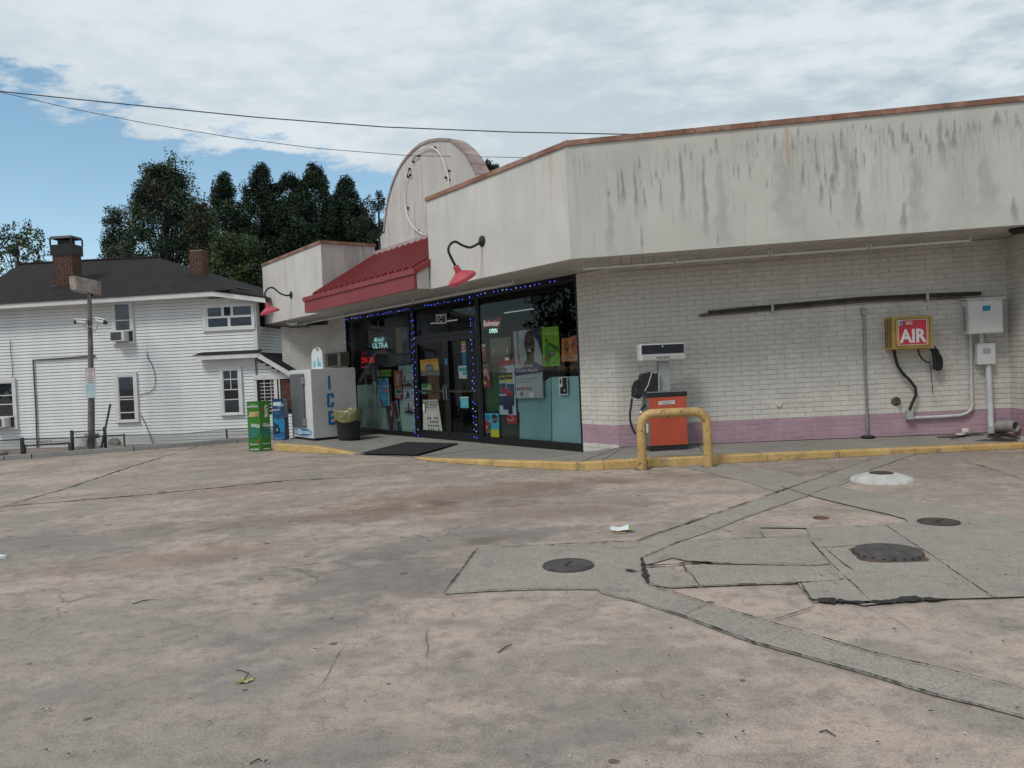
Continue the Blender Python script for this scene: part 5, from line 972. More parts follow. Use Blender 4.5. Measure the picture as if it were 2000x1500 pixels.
# --- ice merchandiser
def ice():
    # base corners on the raised walk: front left, front right, back right
    fl=gz(572,856,0); frr=gz(612.5,860.5,0); br=gz(683,851.5,0)
    y_f=-1.90; ang=aB; fr=Frame(frr,ang); w=1.42; x,y,_=fr.l(br); dpt=1.25
    t=thing('ice_freezer','white ice freezer with dark door and blue ICE lettering on its side','ice freezer',frr,ang)
    def L(u,v,y=0): x_,z_=fr.hit(u,v,y); return x_,z_
    zf=L(604,721)[1]; xl_=L(564,728)[0]; w=-L(572,856)[0]; zt_=zf; print('ice',w,zt_,y,x)
    GR=mat('freezer_grey',(.48,.47,.46),.5,.06,2,grime=.15,grimec=(.22,.2,.18)); WH=mat('freezer_white',(.62,.63,.64),.4,.05,3,grime=.2,grimec=(.38,.36,.34))
    b=MB(); b.box(-w,0,.0,dpt,.05,zt_,0); cab=b.build('cabinet',WH,t,bevel=.012); MB().box(.0005,.006,.012,dpt-.01,.06,zt_-.006).build('side_panel',GR,t); MB().box(-w+.05,-.05,.06,dpt-.05,.0,.05).build('plinth',BLKM,t)
    D=[L(u,v,-.02) for u,v in ((566.5,732),(592.5,729),(597,832),(574,833.5))]; dx0=(D[0][0]+D[3][0])/2; dx1=(D[1][0]+D[2][0])/2; dz1_=(D[0][1]+D[1][1])/2; dz0=(D[2][1]+D[3][1])/2; print('icedoor',dx0,dx1,dz0,dz1_)
    dx0=max(dx0,-w+.10); d=MB().box(dx0,dx1,-.05,-.002,dz0,dz1_).build('freezer_door',mat('freezer_door_grey',(.10,.108,.118),.45,.08,3),t,bevel=.01)
    for z in (dz1_-.18,dz0+.12): MB().box(dx1-.05,dx1+.05,-.075,-.0,z-.09,z+.09).build('hinge',GALV,d,bevel=.01)
    MB().tube([(dx0+.03,-.05,.72),(dx0+.03,-.12,.74),(dx0+.03,-.12,1.02),(dx0+.03,-.05,1.04)],.016,8).build('handle',BLKM,d)
    # oval badge
    zc=(dz0+.06)/2+.01; cx=-w*.5+.01; pr=Print((-w+.02,-.0005,dz0-.02),(-.02,-.0005,dz0-.02),(-.02,-.0005,.07),(-w+.02,-.0005,.07),(0,-1,0))
    BL_=flat((.01,.17,.38)); pr.ell(.5,.48,.47,.47,BL_,32); pr.ell(.5,.48,.44,.42,(.6,.63,.66),32); pr.ell(.5,.48,.42,.385,BL_,32); 
    for i in range(8): q=i*math.pi/4; pr.ell(.36+.09*math.cos(q),.5+.2*math.sin(q),.05,.1,(.6,.63,.66),10)
    pr.rect(.12,.36,.9,.62,(.6,.63,.66)); pr.text('Home City Ice',.16,.38,.86,.60,BL_,.02); pr.build('badge',t)
    # ICE on the side, characters stacked
    sx=.0065
    def side(u,v): yy,zz=fr.hitx(u,v,sx); return yy,zz
    for ch,(q) in (('I',((640,734),(644.5,733),(646,760),(641,761))),('C',((637,769),(652,767),(653,795),(638,796))),('E',((640,803),(654,801),(656.5,829),(641,830.5)))):
        P=[side(u,v) for u,v in q]; pr=Print(*[(sx,a,c) for a,c in P],(1,0,0)); B2=mat('ice_blue',(.01,.145,.33),.4,.05,3)
        ya=pr
        if ch=='I': pr.rect(0,0,1,1,B2)
        elif ch=='C':
            pr.poly([(.05,.08),(.15,0),(.85,0),(.98,.1),(.98,.36),(.66,.36),(.66,.16),(.4,.16)],B2); pr.poly([(.05,.92),(.15,1),(.85,1),(.98,.9),(.98,.66),(.66,.66),(.66,.84),(.4,.84)],B2); pr.rect(.05,.08,.4,.92,B2)
        else: pr.rect(.05,0,.38,1,B2); pr.rect(.38,.8,.95,1,B2); pr.rect(.38,.42,.8,.58,B2); pr.rect(.38,0,.95,.2,B2)
        pr.build('lettering',t)
    # bits on top
    yb=.42; q=[fr.hit(u,v,yb) for u,v in ((609,719),(630,717),(620,678))]
    hw=(q[1][0]-q[0][0])/2; zz=zt_+.002; topz=q[2][1]-zt_
    s=thing('ice_sign_board','white rounded sign board with blue sketches standing on the ice freezer','sign',fr.w((q[0][0]+q[1][0])/2,yb,zz),ang); out=[(-hw,0),(hw,0),(hw,topz*.55)]
    for i in range(1,12): a=math.pi*i/12; out.append((hw*math.cos(a),topz*.55+topz*.45*math.sin(a)))
    out.append((-hw,topz*.55)); o=MB().prism(out,0,.03,'y').build('board',mat('sign_white',(.62,.66,.68),.5,.05,3),s)
    pr=Print((-hw,-.001,topz),(hw,-.001,topz),(hw,-.001,0),(-hw,-.001,0),(0,-1,0)); pr.poly([(.3,.97),(.6,.98),(.8,.85),(.6,.78),(.62,.86)],(.35,.12,.14)); pr.poly([(.1,.1),(.3,.05),(.45,.25),(.38,.4),(.18,.35)],(.25,.48,.58)); pr.poly([(.55,.12),(.9,.1),(.88,.25),(.75,.32),(.62,.48),(.58,.3)],(.18,.38,.52)); pr.poly([(.58,.4),(.7,.44),(.62,.52)],(.03,.05,.08)); pr.build('print',o)
    return fr,zt_
icefr,icez=ice()
# --- air conditioner in the wall above the freezer
y=-.28; P=[FB.hit(u,v,y) for u,v in ((634,691),(665,691),(666,715),(634,715.5))]; xc=(P[0][0]+P[1][0])/2; t=thing('wall_air_conditioner','old dark grilled air conditioner in the brick wall above the freezer','air conditioner',FB.w(xc,0,(P[0][1]+P[2][1])/2),aB); hw=(P[1][0]-P[0][0])/2; hh=(P[0][1]-P[2][1])/2
hw=min(hw,.62); MB().box(-hw,hw,y,-.004,-hh,hh).build('casing',mat('ac_tan',(.13,.115,.095),.5,.1,4),t); MB().box(-hw*.55,hw*.62,y-.006,y-.001,-hh*.8,hh*.75).build('dark_grille',BLKM,t); b=MB()
for i in range(10): zz=-hh*.85+i*hh*.175; b.box(-hw*.98,-hw*.6,y-.012,y-.001,zz,zz+.02); b.box(hw*.66,hw*.98,y-.012,y-.001,zz,zz+.02)
b.build('louvers',mat('ac_louver',(.30,.28,.24),.5),t)
# --- trash can with a yellow bag
p=gz(682,857.5,0); t=thing('trash_can','black trash can with a translucent yellow bag folded over its rim','trash can',p,aB)
k=np.linalg.norm(p-EYE)/F; h_=58*k; MB().lathe([(.0,.0),(19.5*k,.0),(20.5*k,.02),(23.5*k,h_*.82),(24.2*k,h_*.84)],n=28).build('can_body',mat('can_black',(.022,.027,.026),.55,.2,4),t)
r=random.Random(8); b=MB(); prof=[(22.5,h_*.55),(25.5,h_*.56),(26.5,h_*.78),(27.5,h_*.93),(26,h_*.98),(22,h_*.90),(19,h_*.7)]; n=36; vs=[]
for (rr,z) in prof:
    for j in range(n):
        q=2*math.pi*j/n; kk=1+.035*math.sin(5*q+1)+.03*math.sin(11*q+z*9)+r.uniform(-.02,.02); dz=.04*math.sin(3*q+.5)*(1 if z<h_*.6 else .5)+r.uniform(-.012,.012)-(.05 if z<h_*.6 else 0)*math.cos(q-2.2); vs.append((rr*k*kk*math.cos(q),rr*k*kk*math.sin(q),z+dz))
b.add(vs,[(i*n+j,i*n+(j+1)%n,(i+1)*n+(j+1)%n,(i+1)*n+j) for i in range(len(prof)-1) for j in range(n)],0,True)
bagm=NT('yellow_bag'); nn_=bagm.noise(14,4,.6); cl=bagm.mix(bagm.ramp(nn_,.35,.65),(.17,.165,.065),(.31,.31,.16)); bagm.bump(nn_,.6,.02); bagm.b.inputs['Alpha'].default_value=.88; b.build('bag',bagm.done(cl,.3,0,.6),t)
# --- folded cardboard display columns
def standee(name,label,px,y2,bg,f1,f2,gtop):
    """px: BL, BM (front fold), BR on the ground"""
    B_=[gnd(u,v) if f=='g' else gz(u,v,f) for u,v,f in px]; 
    t=thing(name,label,'display column',B_[1],0); loc=lambda p:np.array(p)-B_[1]
    def up(p,u,v):
        d=ray(u,v); s=((p-EYE)@np.array([0,1,0]))/d[1]; return np.array([p[0],p[1],(EYE+d*s)[2]])
    Tt=[up(p,*q) for p,q in zip(B_,gtop)]
    back=(B_[0]+B_[2]-B_[1]); back=B_[1]+(back-B_[1])*1.0; zt_=np.array([0,0,Tt[1][2]-B_[1][2]])
    for (a,c,ta,tc,f) in ((0,1,0,1,f1),(1,2,1,2,f2)):
        bl,br,tr,tl=loc(B_[a]),loc(B_[c]),loc(Tt[tc]),loc(Tt[ta]); n=np.cross(br-bl,tl-bl); n/=np.linalg.norm(n)
        if n@(EYE-B_[1])<0: n=-n
        o=MB().hexa([bl,br,br-n*.006,bl-n*.006],[tl,tr,tr-n*.006,tl-n*.006]).build('panel',bg,t); pr=Print(tl,tr,br,bl,n); f(pr); pr.build('print',o)
    bk=loc(back); zz=np.array([0,0,Tt[1][2]-B_[1][2]-.01])
    for a in (0,2):
        p=loc(B_[a]); MB().hexa([p,bk,bk+[.004,.004,0],p+[.004,.004,0]],[p+zz,bk+zz,bk+zz+[.004,.004,0],p+zz+[.004,.004,0]]).build('panel',bg,t)
GRN=mat('display_green',(.045,.20,.022),.45,.25,1.2)
def g1(p):
    p.text('Newport',.28,.925,.66,.945,(.6,.7,.6)); p.text('REWARDS',.06,.875,.9,.915,(.66,.7,.64),.03); p.poly([(.45,.87),(.56,.87),(.6,.84),(.5,.845)],(.4,.06,.03)); p.poly([(.18,.79),(.95,.79),(.95,.69),(.08,.69),(.14,.73)],(.55,.40,.19)); p.scribble(.28,.72,.5,.76,2,(.2,.13,.05),3); p.rect(.56,.705,.9,.775,(.42,.30,.14))
    p.poly([(.1,.3),(.12,.40),(.32,.50),(.99,.48),(.99,.38),(.7,.26),(.3,.27)],mat('pack_teal',(.03,.17,.13),.3,.3,8)); p.poly([(.32,.56),(.99,.53),(.97,.47),(.26,.50)],(.55,.58,.54)); p.text('Newport',.38,.505,.92,.53,(.05,.1,.08),.02); p.text('Pleasure',.13,.13,.84,.165,(.65,.7,.62),.03); p.poly([(.6,.19),(.8,.22),(.85,.19),(.75,.175)],(.5,.06,.04)); p.rect(.14,.03,.82,.06,(.62,.65,.58)); p.text('SURGEON',.2,.037,.75,.053,(.1,.15,.1))
def g2(p):
    for i,ch in enumerate('Pleasure'): p.text(ch,.50,.66+.032*i,.82,.69+.032*i,(.6,.68,.6),.02)
    p.poly([(.08,.84),(.3,.9),(.4,.86),(.22,.78)],(.36,.07,.03)); p.poly([(.06,.31),(.1,.42),(.34,.5),(1,.48),(1,.36),(.74,.25),(.3,.27)],mat('pack_teal',(.03,.17,.13),.3,.3,8)); p.poly([(.34,.56),(1,.53),(1,.48),(.24,.49)],(.5,.54,.5)); p.text('Newport',.4,.505,.95,.53,(.05,.1,.08),.02); p.text('Pleasure',.1,.135,.92,.165,(.6,.66,.58),.03); p.rect(.2,.03,.85,.055,(.6,.63,.56))
standee('display_column','folded green cardboard display column standing at the kerb end',[(486.5,882.5,'g'),(510.5,881.5,'g'),(530,879.5,'g')],None,GRN,g1,g2,[(484.5,784),(507.5,783),(525.5,782)])
NAV=mat('display_navy',(.012,.05,.13),.45,.25,1.5)
def b1(p):
    p.rect(.1,.84,.78,.93,(.6,.62,.64)); p.poly([(.35,.80),(.98,.90),(.98,.82),(.6,.80)],(.15,.36,.42)); p.text('CRUSH',.03,.725,.68,.765,(.62,.66,.7),.03); p.text('YOUR',.05,.675,.5,.71,(.03,.2,.38),.03); p.text('MOMENT',.05,.625,.88,.66,(.03,.2,.38),.03)
    p.poly([(.06,.5),(.25,.56),(.45,.5),(.9,.58),(1,.5),(1,.2),(.62,.2),(.5,.38),(.2,.42)],(.02,.22,.42)); p.poly([(.4,.54),(.9,.60),(1,.58),(.98,.53),(.6,.5)],(.04,.09,.16)); p.rect(.18,.17,.52,.35,(.015,.02,.03)); p.ell(.35,.26,.12,.06,(.06,.12,.14)); p.ell(.35,.26,.05,.025,(.4,.5,.5)); p.poly([(0,.14),(1,.2),(1,.02),(0,.0)],(.015,.13,.28)); p.text('MENTHOL',.08,.05,.8,.075,(.3,.42,.55)); p.text('TOBACCO',.1,.015,.7,.04,(.25,.36,.48))
standee('display_column','folded navy blue cardboard display column left of the ice freezer',[(534.5,860.5,-.03),(557.5,860.0,-.03),(565,856.8,-.03)],None,NAV,b1,lambda p:p.rect(0,.55,1,1,(.35,.37,.4)),[(531.5,780.5),(554.5,778.5),(560,779.5)])
# --- door mat
P=[walk_hit(u,v) for u,v in ((793,864.5),(895,867.5),(815,889),(704,886.5))]; cen=sum(P)/4; b=MB(); L=[p-cen+np.array([0,0,.006]) for p in P]; up_=np.array([0,0,.014])
MATM=mat('door_mat_black',(.018,.018,.019),.9,.4,30,bump=.5); o=b.hexa([L[3],L[2],L[1],L[0]],[L[3]+up_,L[2]+up_,L[1]+up_,L[0]+up_]).build('door_mat',MATM,None,cen); tag(o,'black rubber door mat on the ramp before the shop doors','door mat')
# --- rear gable with red trim seen past the left end of the store
p=np.array(gz(548,662,0)); 
yy=FB.w(-17.0,1.2,0); fr=Frame(yy,aA); G=[fr.hit(u,v,0) for u,v in ((544,659),(562,646),(562.5,671),(546.5,670.5))]; x0=G[0][0]
t=MB(); t.prism([(G[3][0],G[3][1]),(G[2][0]+.6,G[2][1]),(G[1][0]+.6,G[1][1]+.35),(G[1][0],G[1][1]),(G[0][0],G[0][1])],0,.3,'y'); inv=(Mst.inverted()@Matrix.Translation(Vector(yy))@Matrix.Rotation(aA,4,'Z')); t.v=[tuple(inv@Vector(v)) for v in t.v]; ge=t.build('side_awning_end',STUCB,store)
t=MB(); t.tube([(G[1][0]+.5,-.05,G[1][1]+.32),(G[0][0],-.05,G[0][1]+.02),(G[3][0],-.05,G[3][1])],.05,6); t.v=[tuple(inv@Vector(v)) for v in t.v]; t.build('side_awning_trim',REDF,ge)
# ================================================================== NEIGHBOURING HOUSE
def hp(u,v,Y):
    d=ray(u,v); return EYE+d*(Y/d[1])
HO=hp(250,870,23.8); HO[2]=0; FH=Frame(HO,math.radians(-5))
house=thing('clapboard_house','white clapboard house with dark hip roof and two brick chimneys','house',HO,FH.a)
def h(u,v,y=0.): return FH.hit(u,v,y)
zg=-.22
XL=h(-330,700)[0]; XC=h(502,650)[0]; XLR=h(600,760)[0]; zE=h(250,592,0)[1]
def boards(parent,x0,x1,z0,z1,y=0,rot=None,pitch=.0975,trim=None):
    z=z0; r=random.Random(5)
    while z<z1:
        t=min(pitch,z1-z); a,c=(x0,x1) if trim is None else trim(z)
        if c-a>.05:
            j=r.uniform(-.002,.002); o=MB().prism([(-.036,0),(-.020,max(t-.011,.01)),(.0,max(t-.011,.01)),(.0,0)],a,c,'x').build('siding_board',SIDING,parent,(0,y,z+j)); 
            if t<pitch: o.scale=(1,1,1)
        z+=pitch
zR=h(500,590)[1]; xR=h(395,590)[0]
w=MB().prism([(XL,zg-.3),(XC,zg-.3),(XC,zR),(xR,zE-.02),(XL,zE+.1)],0,.2,'y').build('house_wall',LAPSH,house); boards(w,XL,XC-.10,zg+.02,zE+.06,trim=lambda z:(XL,XC-.10 if z<zR-.1 else xR+.2))
MB().prism([(xR+.1,h(400,599)[1]),(XC-.10,h(498,597)[1]),(XC-.10,zR+.14),(xR+.1,zE-.0)],-.042,-.0,'y').build('frieze_board',TRIMW,house)
MB().box(XC-.10,XC+.02,-.045,.2,h(502,690)[1]-.05,zR).build('corner_board',TRIMW,w)
zrail=h(506,640)[1]; zside0=h(506,694)[1]
# side porch: solid board rail below, dark open porch above
sw=MB().box(XC-.06,XC,.2,7.0,zside0-.1,zrail).build('side_wall',LAPSH,house)
for i in range(int((zrail-zside0)/.0975)+1):
    z=zside0+i*.0975; MB().prism([(XC+.034,z),(XC+.016,z+.084),(XC,z+.084),(XC,z)],.2,7.0,'y').build('siding_board',SIDING,sw)
MB().box(XC-.7,XC-.6,.2,7.,zrail-.3,zE+.3).build('porch_inside',DARKIN,house)
for yy in (2.0,2.9,3.7): MB().box(XC-.05,XC-.01,yy,yy+.05,zrail,zE+.2).build('porch_post',TRIMW,house)
MB().box(XC-.06,XC+.03,.2,7.0,zrail,zrail+.05).build('rail_cap',TRIMW,house)
# lower wing to the right, below the shed roof
zlow=h(450,700)[1]
wl2=MB().box(XC-.02,XLR,.0,.2,zg-.3,h(560,735)[1]).build('wing_wall',LAPSH,house)
pa,pb=h(504,706),h(566,738)
def tr(z):
    k=(pb[1]-pa[1])/(pb[0]-pa[0]); xm=XLR if z<pb[1] else min(XLR,pa[0]+(z-pa[1])/k)
    return XC-.02,xm
boards(wl2,XC-.02,XLR,zg+.02,h(504,706)[1],trim=tr)
# shed roof over the lower storey
yo=-.32; A0,A1=h(383,696,yo),h(506,688.5,yo); zf0=(A0[1]+A1[1])/2; B1=h(600,746,yo)
ROOFM=NT('dark_shingles'); n_=ROOFM.noise(3,6,.7); br_=ROOFM.n('ShaderNodeTexWave'); br_.wave_type='BANDS'; br_.bands_direction='Z'; br_.inputs['Scale'].default_value=2.3; br_.inputs['Distortion'].default_value=1.2; br_.inputs['Detail'].default_value=3; br_.inputs['Detail Scale'].default_value=4; ROOFM.l(ROOFM.tc.outputs['Object'],br_.inputs[0])
c_=ROOFM.mix(ROOFM.ramp(n_,.3,.7),(.017,.014,.015),(.031,.026,.025)); c_=ROOFM.mix(ROOFM.ramp(br_.outputs[1],.1,.5,.45,0),c_,(.010,.009,.010)); c_=ROOFM.mix(ROOFM.math('MULTIPLY',ROOFM.ramp(ROOFM.noise(22,3,.7),.55,.75),.4),c_,(.06,.052,.05)); SHING=ROOFM.done(c_,.9,0,.2)
b=MB(); b.hexa([(A0[0],yo,zf0-.13),(A1[0],yo,zf0-.13),(A1[0],yo+.05,zf0-.13),(A0[0],yo+.05,zf0-.13)],[(A0[0],yo,zf0),(A1[0],yo,zf0),(A1[0],yo+.05,zf0),(A0[0],yo+.05,zf0)]); b.build('eave_board',TRIMW,house)
b=MB(); b.add([(A0[0]-.15,yo-.02,zf0+.004),(A1[0]+.02,yo-.02,zf0+.004),(A1[0]+.02,-.01,zf0+.12),(A0[0]+.05,-.01,zf0+.12)],[(0,1,2,3)]); b.add([(A0[0],yo+.05,zf0-.12),(A1[0],yo+.05,zf0-.12),(A1[0],0,zf0-.12),(A0[0],0,zf0-.12)],[(3,2,1,0)],1); b.build('shed_roof',[SHING,TRIMW],house)
b=MB(); b.prism([(A1[0]-.05,zf0-.15),(B1[0],B1[1]-.15),(B1[0],B1[1]+.0),(A1[0]-.05,zf0+.0)],yo,yo+.06,'y'); b.build('rake_board',TRIMW,house)
b=MB(); b.add([(A1[0],yo+.02,zf0+.01),(B1[0],yo+.02,B1[1]+.01),(B1[0],7.,B1[1]+.01),(A1[0],7.,zf0+.01)],[(0,1,2,3)]); b.build('wing_roof',SHING,house)
f0,f1=h(396,706,-.05),h(498,716,-.05); MB().box(f0[0],f1[0],-.05,-.004,f1[1],f0[1]).build('frieze_board',TRIMW,house)
for k,(u,rr) in enumerate(((519,.09),(535,.10))):   # leaves heaped in the valley
    pass
# windows
def house_window(px,rails=(.5,),stiles=(),name='house_window',curtain=None,fr_=.10,sill=True,label=None):
    a,c,d,e=[h(*q) for q in px]; x0=(a[0]+e[0])/2; x1=(c[0]+d[0])/2; z1=(a[1]+c[1])/2; z0=(d[1]+e[1])/2
    f=MB(); y=-.088; f.box(x0-fr_,x0,y,-.0,z0-.05,z1+fr_); f.box(x1,x1+fr_,y,-.0,z0-.05,z1+fr_); f.box(x0,x1,y+.002,-.0,z1,z1+fr_-.002); f.box(x0-fr_-.02,x1+fr_+.02,y-.03,-.0,z0-.09,z0-.05)
    o=f.build(name,TRIMW,house,label=label)
    MB().box(x0,x1,-.046,-.041,z0-.05,z1).build('dark_room',DARKIN,o)
    s=MB(); s.box(x0,x0+.025,-.076,-.05,z0-.05,z1); s.box(x1-.025,x1,-.076,-.05,z0-.05,z1); s.box(x0+.03,x1-.03,-.076,-.05,z1-.04,z1); s.box(x0+.03,x1-.03,-.076,-.05,z0-.05,z0)
    for r_ in rails: zz=z0+(z1-z0)*r_; s.box(x0+.03,x1-.03,-.075,-.051,zz-.014,zz+.014)
    for (r_,za,zb2) in stiles: xx=x0+(x1-x0)*r_; s.box(xx-.010,xx+.010,-.074,-.052,z0+(z1-z0)*za,z0+(z1-z0)*zb2)
    s.build('sash',TRIMW,o); MB().box(x0+.03,x1-.03,-.062,-.060,z0,z1-.04).build('pane',HGLASS,o)
    if curtain:
        for (ca,cb,cc,cd,col) in curtain:
            b=MB(); n=14
            for i in range(n):
                xa=x0+(x1-x0)*(ca+(cc-ca)*i/n); xb=x0+(x1-x0)*(ca+(cc-ca)*(i+1)/n); ya=-.053+.0025*(i%2); yb=-.053+.0025*((i+1)%2); za=z0+(z1-z0)*cb; zb2=z0+(z1-z0)*cd
                b.add([(xa,ya,za),(xb,yb,za),(xb,yb,zb2),(xa,ya,zb2)],[(0,1,2,3)])
            b.build('curtain',mat('curtain_%d'%int(col[0]*100),col,.9,.2,8),o)
    return o,(x0,x1,z0,z1)
o1,q1=house_window([(226,593),(256,592),(258,666),(228,667)],(.55,),(),curtain=[(0,.56,1,1,(.10,.115,.13)),(.0,.3,.25,.55,(.13,.14,.15)),(.7,.3,1,.55,(.13,.14,.15))])
o2,q2=house_window([(232,735),(263,733),(268,818),(237,820)],(.46,.52,.16),(),curtain=[(0,.0,1,1,(.055,.065,.07))])
o3,q3=house_window([(-14,748),(27,745),(32,831),(-9,835)],(.70,.50),(),curtain=[(.35,.7,.95,1,(.22,.24,.25))])
o4,q4=house_window([(435,722),(466,721),(472,804),(441,806)],(.77,.53,.30),((.5,.53,1),),curtain=[(0,.02,1,.28,(.17,.23,.23))])
# attic triple window
a,c,d,e=h(404,601),h(494,599),h(496,636),h(406,639)
x0=(a[0]+e[0])/2;x1=(c[0]+d[0])/2;z1=(a[1]+c[1])/2;z0=(d[1]+e[1])/2; f=MB(); y=-.088; f.box(x0-.13,x0,y,0,z0-.12,z1+.10); f.box(x1,x1+.06,y,0,z0-.12,z1+.10); f.box(x0,x1,y+.002,0,z1,z1+.10); f.box(x0,x1,y+.002,0,z0-.12,z0)
o=f.build('upper_window',TRIMW,house); MB().box(x0,x1,-.046,-.041,z0,z1).build('dark_room',DARKIN,o); s=MB(); zm=z0+(z1-z0)*.5; s.box(x0,x1,-.074,-.05,zm-.03,zm+.03)
for r_ in (.36,.56): xx=x0+(x1-x0)*r_; s.box(xx-.04,xx+.04,-.078,-.05,zm+.03,z1)
xx=x0+(x1-x0)*.49; s.box(xx-.04,xx+.04,-.078,-.05,z0,zm-.03); s.box(x0,x0+.05,-.076,-.05,z0,z1); s.box(x1-.04,x1,-.076,-.05,z0,z1); s.build('sash',TRIMW,o)
for (ra,rb,za,zb2) in ((.0,.32,zm+.03,z1),(.60,1,zm+.03,z1),(0,.45,z0,zm-.03),(.53,1,z0,zm-.03)): MB().box(x0+(x1-x0)*ra,x0+(x1-x0)*rb,-.062,-.059,za,zb2).build('pane',HGLASS,o)
b=MB(); b.add([(x0,-.054,z0),(x1,-.054,z0),(x1,-.054,zm),(x0,-.054,zm)],[(0,1,2,3)]); b.add([(x0,-.054,zm),(x0+(x1-x0)*.33,-.054,zm),(x0+(x1-x0)*.33,-.054,z1),(x0,-.054,z1)],[(0,1,2,3)]); b.add([(x0+(x1-x0)*.6,-.054,zm),(x1,-.054,zm),(x1,-.054,z1),(x0+(x1-x0)*.6,-.054,z1)],[(0,1,2,3)]); b.build('curtain',mat('upper_curtain',(.10,.12,.14),.9,.1,4),o)
# porch opening with slats
a,c=h(503,742),h(596,746); zb_=h(530,808)[1]; o=MB().box(a[0],c[0],-.050,-.040,zb_,a[1]).build('porch_opening',DARKIN,house)
MB().box(a[0]-.1,c[0],-.10,-.0,a[1],a[1]+.14).build('header_board',TRIMW,o); MB().box(a[0]-.1,a[0],-.08,-.0,zb_,a[1]).build('jamb',TRIMW,o)
for i in range(9): z=zb_+.08+i*.105; MB().box(a[0]+.1,a[0]+.55+.08*(i%2),-.075,-.053,z,z+.017).build('slat',TRIMW,o)
for u in (519,532): x=h(u,770)[0]; MB().box(x-.008,x+.008,-.085,-.072,zb_,a[1]).build('slat',TRIMW,o)
x=h(541,770)[0]; MB().box(x-.05,x+.05,-.09,-.03,zb_,a[1]).build('porch_post',TRIMW,o); x=h(548.5,770)[0]; MB().box(x-.02,x+.02,-.09,-.03,zb_,a[1]).build('porch_post',TRIMW,o)
x=h(534,770)[0]; MB().box(x,x+.1,-.07,-.052,zb_+.2,a[1]-.02).build('red_panel',mat('brick_red',(.11,.045,.035),.9,.3,9),o); x=h(551,770)[0]; MB().box(x,x+.3,-.07,-.052,zb_+.1,a[1]-.02).build('red_panel',mat('brick_red',(.11,.045,.035)),o)
# main eave and roof
ye=-.48; E0=h(-330,0,ye); 
def eave(u): return FH.hit(u,594-(u*25/414.),ye)
ea,eb=eave(-330),eave(414); zt0,zt1=ea[1],eb[1]; ec=FH.hit(513,582.5,-.25)
b=MB(); b.hexa([(ea[0],ye,zt0-.14),(eb[0],ye,zt1-.14),(eb[0],ye+.05,zt1-.14),(ea[0],ye+.05,zt0-.14)],[(ea[0],ye,zt0),(eb[0],ye,zt1),(eb[0],ye+.05,zt1),(ea[0],ye+.05,zt0)]); b.build('eave_board',TRIMW,house)
b=MB(); b.hexa([(eb[0],ye,zt1-.14),(ec[0]+.1,-.25,ec[1]-.14),(ec[0]+.05,-.2,ec[1]-.14),(eb[0],ye+.05,zt1-.14)],[(eb[0],ye,zt1),(ec[0]+.1,-.25,ec[1]),(ec[0]+.05,-.2,ec[1]),(eb[0],ye+.05,zt1)]); b.build('eave_board',TRIMW,house)
b=MB(); b.add([(ea[0],ye+.05,zt0-.12),(eb[0],ye+.05,zt1-.12),(ec[0],-.2,ec[1]-.12),(XC,.02,zR),(eb[0],0,zt1-.13),(ea[0],0,zt0-.13)],[(5,4,1,0),(4,3,2,1)]); b.build('eave_soffit',TRIMW,house)
yr=4.4; R0=FH.hit(38,517,yr); R1=FH.hit(307,503,yr); hc=FH.hit(447,571,ye); L0=FH.hit(-95,600,ye)
b=MB(); zo=.012; LB=(L0[0],9.4,zt0); RB=(hc[0]+.6,9.4,zt1)
b.add([(L0[0],ye-.03,zt0+zo),(hc[0],ye-.03,zt1+zo),(R1[0],yr,R1[1]),(R0[0],yr,R0[1]),LB,RB],[(0,1,2,3),(1,5,2),(0,3,4),(3,2,5,4)]); roof=b.build('roof',SHING,house)
b=MB(); b.add([(eb[0],ye-.02,zt1+.016),(ec[0]+.12,-.27,ec[1]+.012),(ec[0]+.5,7,ec[1]+.012),(hc[0]+.2,7.0,zt1+.35),(hc[0],ye+.1,zt1+.06)],[(0,1,2,3,4)]); b.build('porch_roof',SHING,house)
b=MB(); b.tube([(R0[0],yr,R0[1]+.02),(R1[0],yr,R1[1]+.02)],.05,6); b.build('ridge_cap',SHING,roof)
